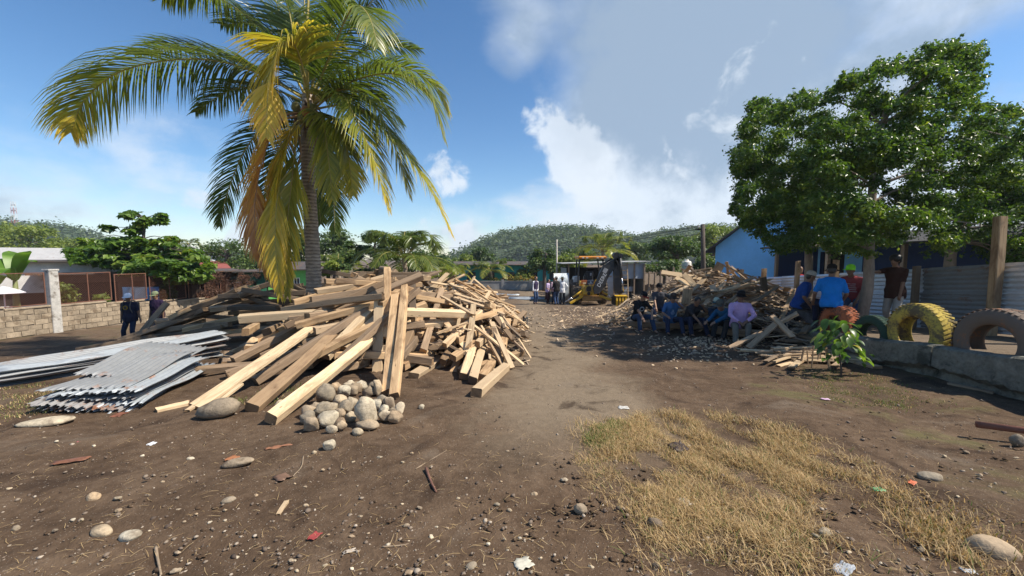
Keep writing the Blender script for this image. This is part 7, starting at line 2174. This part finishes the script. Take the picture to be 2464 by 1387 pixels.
row = [(738, 1008, 34, 30), (738, 1022, 30, 26), (745, 1040, 34, 30), (786, 1030, 44, 36), (815, 1036, 26, 26), (796, 1044, 26, 16), (820, 1040, 22, 22), (780, 1006, 44, 32), (756, 992, 26, 18), (812, 980, 32, 28), (826, 1002, 38, 30), (824, 958, 32, 26), (845, 955, 28, 26), (805, 944, 24, 18),
       (852, 950, 26, 24), (868, 945, 28, 26), (885, 958, 26, 24), (907, 955, 24, 34), (917, 985, 24, 30), (905, 990, 26, 24), (922, 1002, 26, 22), (935, 990, 26, 30), (925, 1016, 28, 22), (951, 1020, 30, 26), (960, 1000, 24, 28), (845, 990, 32, 28), (838, 936, 24, 16), (856, 936, 22, 15), (770, 1000, 20, 16), (895, 942, 22, 18), (840, 1018, 26, 24), (815, 1008, 24, 20), (945, 1000, 20, 18)]
row.sort(key=lambda q: q[1])
def heap_D(y): return 4.72 + max(0, 1040 - y) * .0085
for i, (x, y, w, h) in enumerate(row):
    g = G(x, y); D = min(g.y, heap_D(y))
    stone(x, y, w * 1.2, h * 1.2, LS, SGp, pale=(i % 4 == 0), facet=(3, 8, 5, 2, 10, 4)[i % 6], D=D, sink=.15, rough=.14)
rs = random.Random(6)
for i in range(26):     # stones underneath that carry the visible ones
    x = rs.uniform(745, 945); y = rs.uniform(960, 1030)
    stone(x, y, rs.uniform(26, 40), rs.uniform(22, 32), LS, SGp, D=heap_D(y) + .10, sink=.3, rough=.1, facet=rs.choice((0, 3, 6)))
# embedded and loose stones in the foreground
big = [(565, 1124, 74, 20, 'long flat grey stone bedded in the soil left of the stone heap'), (236, 1290, 58, 22, 'flat grey-green stone bedded in the soil at the lower left'), (304, 1302, 58, 26, 'pale oval stone beside the flat grey-green one'), (218, 1208, 36, 24, 'rough two-tone stone at the left of the foreground'),
       (2410, 1350, 110, 60, 'large smooth boulder half buried at the right edge'), (2248, 1158, 60, 22, 'mossy flat stone beyond the dry grass'), (1580, 1270, 40, 24, 'stone at the left border of the dry grass'), (1398, 1236, 34, 26, 'pinkish-grey stone left of the dry grass'), (1133, 1370, 30, 16, 'tan oval stone at the lower centre'),
       (95, 1026, 110, 20, 'long pale slab of stone in the soil at the left'), (544, 1212, 34, 16, 'blue-grey slate flake in the left foreground'), (1990, 1290, 40, 18, 'brown clod in the bare soil right of the dry grass'), (1250, 1225, 0, 0, None)]
for (x, y, w, h, lb) in big:
    if lb: stone(x, y, w, h, lb, sink=.55, pale='pale' in lb or 'tan' in lb, facet=3 if 'slab' in lb or 'flake' in lb else 0)
LG, GG = 'small loose stone lying on the bare soil of the yard', 'small loose stones on the soil'
rr = random.Random(77)
n = 0
while n < 125:
    x = rr.uniform(0, 2464); y = 1040 + (rr.random() ** .8) * 347
    if x > 1230 and y < 1090 and rr.random() < .75: continue
    if 1420 < x < 2150 and y < 1300: continue
    w = rr.choice((6, 7, 8, 8, 9, 10, 12, 16)) * (1 + (y - 1040) / 700)
    stone(x, y, w, w * rr.uniform(.35, .65), LG, GG, pale=rr.random() < .3, facet=rr.choice((3, 5, 7, 9)), sink=.5, rough=.16)
    n += 1
# pebbles and grit nobody could count
def pebbles():
    base = []
    for s in range(4):
        bm = bmesh.new(); bmesh.ops.create_icosphere(bm, subdivisions=1, radius=1)
        g = np.random.default_rng(s)
        V = np.array([list(v.co) for v in bm.verts]) * (1 + .22 * g.normal(size=(len(bm.verts), 1))); bm.faces.ensure_lookup_table()
        F = np.array([[v.index for v in f.verts] for f in bm.faces]); bm.free(); base.append((V, F))
    g = np.random.default_rng(5)
    Vs, Fs, As = [], [], []; off = 0
    N = 7000
    d = 1.9 + 9 * g.random(N) ** 1.9; u = g.uniform(-1.45, 1.45, N)
    x = u * d; y = d
    ok = (x < WALLX - .2) & (g.random(N) < np.where((np.abs(x - .8) < .9) & (y > 3.4), .35, 1)); x, y = x[ok], y[ok]
    z = gfine(x, y)
    for i in range(len(x)):
        V, F = base[i % 4]
        s = g.choice((.004, .006, .008, .011, .016), p=(.3, .3, .22, .12, .06)) * g.uniform(.7, 1.4)
        a = g.uniform(0, 6.28); c_, s_ = math.cos(a), math.sin(a)
        Q = V * np.array([s, s * g.uniform(.6, 1), s * g.uniform(.4, .7)])
        Q = np.stack([Q[:, 0] * c_ - Q[:, 1] * s_, Q[:, 0] * s_ + Q[:, 1] * c_, Q[:, 2]], -1) + [x[i], y[i], z[i] + s * .2]
        Vs.append(Q); Fs.append(F + off); As.append(np.full(len(V), g.random())); off += len(V)
    m, nt, b, out = mk('pebble'); s = NT(nt)
    a = s.n('ShaderNodeAttribute', attribute_name='v').outputs['Fac']
    s.set(b.inputs['Base Color'], s.ramp(a, [(0, (.07, .048, .034)), (.4, (.17, .125, .09)), (.8, (.26, .205, .15)), (1, (.42, .35, .27))])); b.inputs['Roughness'].default_value = .9
    tag(link('pebbles', np_mesh('pebbles', np.concatenate(Vs), np.concatenate(Fs), [m], np.concatenate(As))), 'fine pebbles and grit strewn over the dark soil', 'pebbles', kind='stuff')
pebbles()
# clods of soil
def clods():
    g = random.Random(3); Vs, Fs = [], []; off = 0
    gg = np.random.default_rng(2)
    bm = bmesh.new(); bmesh.ops.create_icosphere(bm, subdivisions=2, radius=1)
    V0 = np.array([list(v.co) for v in bm.verts]); F0 = np.array([[v.index for v in f.verts] for f in bm.faces]); bm.free()
    spots = []
    for i in range(420):
        q = g.random()
        if q < .35: spots.append((g.uniform(1330, 1560), g.uniform(1090, 1387)))
        elif q < .6: spots.append((g.uniform(1950, 2350), g.uniform(1190, 1387)))
        elif q < .8: spots.append((g.uniform(1850, 2464), g.uniform(960, 1140)))
        else: spots.append((g.uniform(0, 1300), g.uniform(1180, 1387)))
    for (px, py) in spots:
        p = G(px, py); s = g.uniform(.006, .02)
        V = V0 * (1 + .3 * gg.normal(size=(len(V0), 1))) * s * np.array([1.2, .9, .45]) + [p.x, p.y, p.z + s * .15]
        Vs.append(V); Fs.append(F0 + off); off += len(V0)
    tag(link('soil_clods', np_mesh('soil_clods', np.concatenate(Vs), np.concatenate(Fs), [M_ground])), 'crumbled clods of dark soil along the ruts', 'clods', kind='stuff')
clods()

# ------------------------------------------------------------ grass
G_dry = leaf_mat('dry_grass', [(0, (.17, .115, .055)), (.35, (.42, .295, .14)), (.7, (.60, .435, .22)), (.86, (.70, .535, .30)), (.93, (.15, .18, .05)), (1, (.11, .17, .035))], .7, .3, tcol=(1.3, 1.15, .8), spec=.2)
def blades(name, label, pts, hgt, mat, seed, green=None, wid=.0035, flop=.9):
    g = np.random.default_rng(seed)
    N = len(pts); P0 = np.array(pts)
    a = g.uniform(0, 6.28, N); h = hgt * g.uniform(.45, 1.25, N)
    dirv = np.stack([np.cos(a), np.sin(a)], -1)
    lean = g.uniform(.2, 1.0, N) * flop
    side = np.stack([-np.sin(a), np.cos(a), np.zeros(N)], -1) * (wid * g.uniform(.6, 1.4, N))[:, None]
    rows = []
    for f in (0, .4, .75, 1.0):
        off = lean * h * f ** 1.6 * 1.3
        z = h * (f - .42 * lean * f ** 2)
        c = P0 + np.concatenate([dirv * off[:, None], z[:, None]], 1)
        w = side * (1 - .85 * f)
        rows += [c + w, c - w]
    V = np.stack(rows, 1)
    i = np.arange(N)[:, None] * 8
    F = np.concatenate([i + [0, 1, 3, 2], i + [2, 3, 5, 4], i + [4, 5, 7, 6]], 1).reshape(-1, 4)
    v = g.uniform(0, .88, N)
    if green is not None: v = np.where(g.random(N) < green, g.uniform(.92, 1, N), v)
    tag(link(name, np_mesh(name, V.reshape(-1, 3), F, [mat], np.repeat(v, 8))), label, 'grass', kind='stuff')
def in_poly(poly, x, y):
    c = False; j = len(poly) - 1
    for i in range(len(poly)):
        (xi, yi), (xj, yj) = poly[i], poly[j]
        if (yi > y) != (yj > y) and x < (xj - xi) * (y - yi) / (yj - yi) + xi: c = not c
        j = i
    return c
def scatter_poly(polyp, n, seed, fray=.12):
    """polygon given by the photo outline, laid on the ground"""
    w = [G(*q) for q in polyp]; poly = [(q.x, q.y) for q in w]
    xs_ = [q[0] for q in poly]; ys_ = [q[1] for q in poly]
    r = random.Random(seed); out = []
    while len(out) < n:
        x, y = r.uniform(min(xs_) - .2, max(xs_) + .2), r.uniform(min(ys_) - .2, max(ys_) + .2)
        xx, yy = x + r.gauss(0, fray), y + r.gauss(0, fray)
        if not in_poly(poly, xx, yy): continue
        d = math.sin(x * 3.1 + 1) * math.sin(y * 4.3) + .6 * math.sin(x * 7.7 - y * 5.1) + .5 * math.sin(x * 13 + y * 11)
        if r.random() > .58 + .5 * d: continue
        out.append((x, y, float(gz(x, y)) - .004))
    return out
patch = [(1415, 1045), (1480, 1008), (1600, 1000), (1720, 1005), (1840, 1028), (1960, 1065), (2050, 1108), (2110, 1150), (2130, 1178), (2080, 1188), (2010, 1195), (1985, 1230), (2010, 1290), (1980, 1330), (1900, 1350), (1830, 1400), (1700, 1400), (1640, 1340), (1590, 1280), (1500, 1200), (1440, 1130)]
blades('dry_grass', 'patch of straw-coloured dry grass in the right foreground', scatter_poly(patch, 44000, 1, .17), .062, G_dry, 1, .08, .0026, 1.15)
blades('dry_grass', 'thin tuft of dry grass at the lower right by the boulder', scatter_poly([(2170, 1250), (2260, 1245), (2360, 1290), (2440, 1350), (2400, 1387), (2280, 1340), (2190, 1290)], 1300, 2, .1), .09, G_dry, 2, .08)
blades('dry_grass', 'thin straw running along the ruts at the right', scatter_poly([(2100, 1160), (2250, 1190), (2464, 1290), (2464, 1330), (2250, 1240), (2120, 1200)], 350, 3, .16), .06, G_dry, 3, .12)
blades('green_grass', 'fresh green grass at the left tip of the dry patch', scatter_poly([(1405, 1050), (1470, 1010), (1510, 1030), (1460, 1080), (1425, 1085)], 2600, 4, .04), .05, G_dry, 4, .85)
blades('green_grass', 'sparse green grass around the sapling', scatter_poly([(1930, 905), (2060, 895), (2160, 930), (2250, 965), (2150, 985), (2000, 960), (1950, 935)], 4200, 5, .15), .035, G_dry, 5, .75)
blades('green_grass', 'sparse short weeds beside the near tin stack', scatter_poly([(0, 930), (250, 935), (130, 985), (40, 1010), (0, 1010)], 2600, 6, .15), .035, G_dry, 6, .45)
blades('green_grass', 'a few weeds in the shade under the sloping beams', scatter_poly([(560, 945), (720, 930), (720, 965), (600, 985), (540, 970)], 500, 7, .06), .05, G_dry, 7, .9)
def straws():
    g = random.Random(8); mb = []
    V, F, A = [], [], []
    for i in range(1100):
        px, py = g.uniform(0, 2464), 1030 + g.random() ** .8 * 357
        p = G(px, py); a = g.uniform(0, 6.28); L = g.uniform(.02, .10); d = Vector((math.cos(a), math.sin(a), g.uniform(-.05, .12)))
        s_ = Vector((-math.sin(a), math.cos(a), 0)) * .0012
        b = len(V); q = p + Vector((0, 0, .008))
        e = q + d * L; mdp = q + d * L * .5 + Vector((g.uniform(-.01, .01), g.uniform(-.01, .01), .004))
        V += [q + s_, q - s_, mdp + s_, mdp - s_, e + s_ * .3, e - s_ * .3]; F += [(b, b + 1, b + 3, b + 2), (b + 2, b + 3, b + 5, b + 4)]; A += [g.uniform(.2, .88)] * 6
    tag(link('loose_straw', np_mesh('loose_straw', [tuple(v) for v in V], F, [G_dry], A)), 'loose straw and dry stems strewn over the soil', 'straw', kind='stuff')
straws()

# ------------------------------------------------------------ twigs, litter, pipe
def stick(pts, r, mat, label, cat='twig', name='twig'):
    q = [G(x, y) + Vector((0, 0, r * .9)) for x, y in pts]
    o = MB().tube(bez(q, 14), [r * (1 - .4 * i / 14) for i in range(15)], 7).build(name, mat, None, True)
    return tag(o, label, cat)
M_twig = plain('reddish_twig', (.16, .075, .05), .85, var=.4, scale=9)
M_twig2 = plain('dry_twig', (.27, .20, .13), .85, var=.4, scale=9)
stick([(1025, 1130), (1032, 1150), (1038, 1165), (1050, 1188)], .013, M_twig, 'crooked reddish twig lying in the middle of the foreground')
stick([(375, 1320), (380, 1350), (388, 1387)], .009, M_twig2, 'straight dry stick at the bottom left edge')
stick([(730, 1100), (725, 1125), (705, 1148)], .006, M_twig2, 'thin curved root beside the brown clod')
stick([(1000, 1130), (1050, 1100), (1075, 1085)], .004, M_twig2, 'thin pale twig above the crooked reddish one')
stick([(920, 1318), (960, 1315), (990, 1310)], .005, M_twig2, 'thin twig near the bottom centre')
pp = [P(2350, 1016, 4.05), P(2475, 1050, 3.75)]
pp[0].z = float(gz(pp[0].x, pp[0].y)) + .14; pp[1] = Vector((pp[0].x + .9, pp[0].y - .55, float(gz(pp[0].x + .9, pp[0].y - .55)) + .16))
po = MB().tube([pp[0], pp[1]], .034, 14).build('rusty_pipe', plain('rusty_pipe', (.20, .075, .045), .75, var=.3, scale=8), None, True)
tag(po, 'rusty brown pipe reaching in from the right edge', 'pipe')
stone(2456, 1075, 30, 30, 'stone propping up the rusty pipe at the right edge', sink=.3)
hero((2120, 860), None, (2262, 898), None, .10, .04, W_scrap, 'grey board leaning at the foot of the low wall', .1, 'board', name='board')
hero((2282, 925), None, (2390, 948), None, .06, .03, W_scrap, 'thin lath on the ground in the shade of the low wall', .1, 'lath', name='lath')
def scrap(px, py, w, h, col, label, cat, seed, crumple=.25, name='litter', thick=.002):
    """crumpled flat piece of litter lying on the soil"""
    p = G(px, py); k = p.y / FPX; W, H = w * k, h * k * 2.2
    g = np.random.default_rng(seed); n = 7
    xs_ = np.linspace(-W / 2, W / 2, n); ys_ = np.linspace(-H / 2, H / 2, n)
    X, Y = np.meshgrid(xs_, ys_)
    Z = crumple * W * .35 * g.random((n, n))
    X = X * (1 + .12 * g.normal(size=(n, n))); Y = Y * (1 + .12 * g.normal(size=(n, n)))
    i = np.arange(n * n).reshape(n, n)
    F = np.stack([i[:-1, :-1], i[:-1, 1:], i[1:, 1:], i[1:, :-1]], -1).reshape(-1, 4)
    m = plain('litter_' + str(seed), col, .6, var=.2, scale=20, dirt=tuple(q * .5 for q in col))
    o = link(name, np_mesh(name, np.stack([X, Y, Z], -1).reshape(-1, 3), F, [m]))
    o.location = (p.x, p.y, p.z + .006); o.rotation_euler = (0, 0, U(-.6, .6))
    o.modifiers.new('thickness', 'SOLIDIFY').thickness = thick
    return tag(o, label, cat)
wr = scrap(1258, 1360, 46, 16, (.48, .45, .36), 'crumpled pale food wrapper at the bottom centre', 'wrapper', 1, .3)
scrap(1860, 1112, 30, 12, (.62, .58, .5), 'white paper scrap lying on the dry grass', 'paper', 2)
scrap(1645, 1212, 40, 14, (.6, .57, .5), 'torn white paper at the left of the dry grass', 'paper', 3)
scrap(2112, 1180, 26, 8, (.08, .45, .22), 'green plastic scrap right of the dry grass', 'plastic', 4)
scrap(2195, 1164, 26, 6, (.55, .14, .06), 'orange plastic strip right of the green scrap', 'plastic', 5)
scrap(2030, 1375, 56, 14, (.30, .33, .37), 'grey-blue plastic sheet at the bottom right', 'plastic', 6, .5)
scrap(2330, 1378, 30, 8, (.4, .42, .44), 'pale plastic bag corner at the lower right edge', 'plastic', 7, .4)
scrap(365, 1070, 16, 8, (.75, .76, .78), 'small white plastic scrap in the left foreground', 'plastic', 8, .4)
scrap(757, 1292, 22, 12, (.30, .05, .045), 'dark red plastic scrap in the foreground', 'plastic', 9)
scrap(172, 1110, 70, 10, (.20, .085, .045), 'rusty strip of tin on the soil at the left', 'tin strip', 10, .1)
scrap(285, 1000, 24, 14, (.22, .085, .05), 'rust-red fragment under the near tin stack', 'tin fragment', 11, .3)
scrap(840, 1330, 30, 5, (.42, .36, .29), 'pale broken shell-like fragment near the bottom centre', 'fragment', 12, .3)
scrap(1655, 1075, 14, 6, (.55, .58, .62), 'small bottle cap beside the dark rag in the grass', 'cap', 13, .3)
scrap(1500, 983, 24, 8, (.55, .53, .48), 'white scrap at the far edge of the dry grass', 'paper', 14, .3)
scrap(1985, 962, 18, 5, (.55, .36, .5), 'pinkish scrap on the soil before the sapling', 'plastic', 15, .3)
scrap(185, 1068, 12, 6, (.6, .12, .16), 'tiny red scrap in the left foreground', 'plastic', 16, .3)
scrap(560, 1105, 26, 10, (.34, .14, .06), 'orange-brown bark chip by the flat grey stone', 'bark', 17, .3)
scrap(670, 1078, 60, 6, (.28, .13, .07), 'row of reddish bark flakes before the sloping beams', 'bark', 18, .2)
scrap(680, 1152, 34, 14, (.17, .10, .065), 'brown clod-like piece of bark in the foreground', 'bark', 19, .6)
hero((670, 1243), None, (690, 1210), None, .03, .02, W_fresh, 'short wedge of pale wood in the left foreground', .0, 'wood chip', name='wood_chip')
scrap(1632, 1082, 44, 16, (.035, .02, .016), 'dark crumpled rag lying in the dry grass', 'rag', 20, .9, 'old_rag', .006)
def wire_tangle():
    q = P(1255, 775, 10.3)
    g = random.Random(4); mb = MB()
    pts = [q + Vector((g.uniform(-.18, .18), g.uniform(-.12, .12), g.uniform(-.25, .2))) for i in range(9)]
    o = mb.tube(bez(pts, 50), .016, 6).build('dark_rag', K_dark, None, True)
    tag(o, 'dark tangled strap hanging on the stub at the right of the pile', 'strap')
wire_tangle()
def far_rubble():
    g = random.Random(5)
    for i, (x, y) in enumerate(((1185, 735), (1190, 742), (1172, 738))):
        stone(x, y, 16, 9, 'white rubble bag lump beside the far end of the main pile', 'white rubble by the far pile', pale=True, facet=4, mat=M_wframe)
far_rubble()
# ------------------------------------------------------------ air
def haze():
    m = bpy.data.materials.new('haze_air'); m.use_nodes = True
    nt = m.node_tree; nt.nodes.clear()
    out = nt.nodes.new('ShaderNodeOutputMaterial'); v = nt.nodes.new('ShaderNodeVolumePrincipled')
    v.inputs['Color'].default_value = (.80, .88, 1.0, 1); v.inputs['Density'].default_value = .00042; v.inputs['Anisotropy'].default_value = .2
    nt.links.new(v.outputs[0], out.inputs['Volume'])
    o = MB().box((0, 230, 17), (1500, 520, 46)).build('haze', m)
    tag(o, 'thin pale haze over the yard and the hills', 'haze', kind='stuff')
haze()
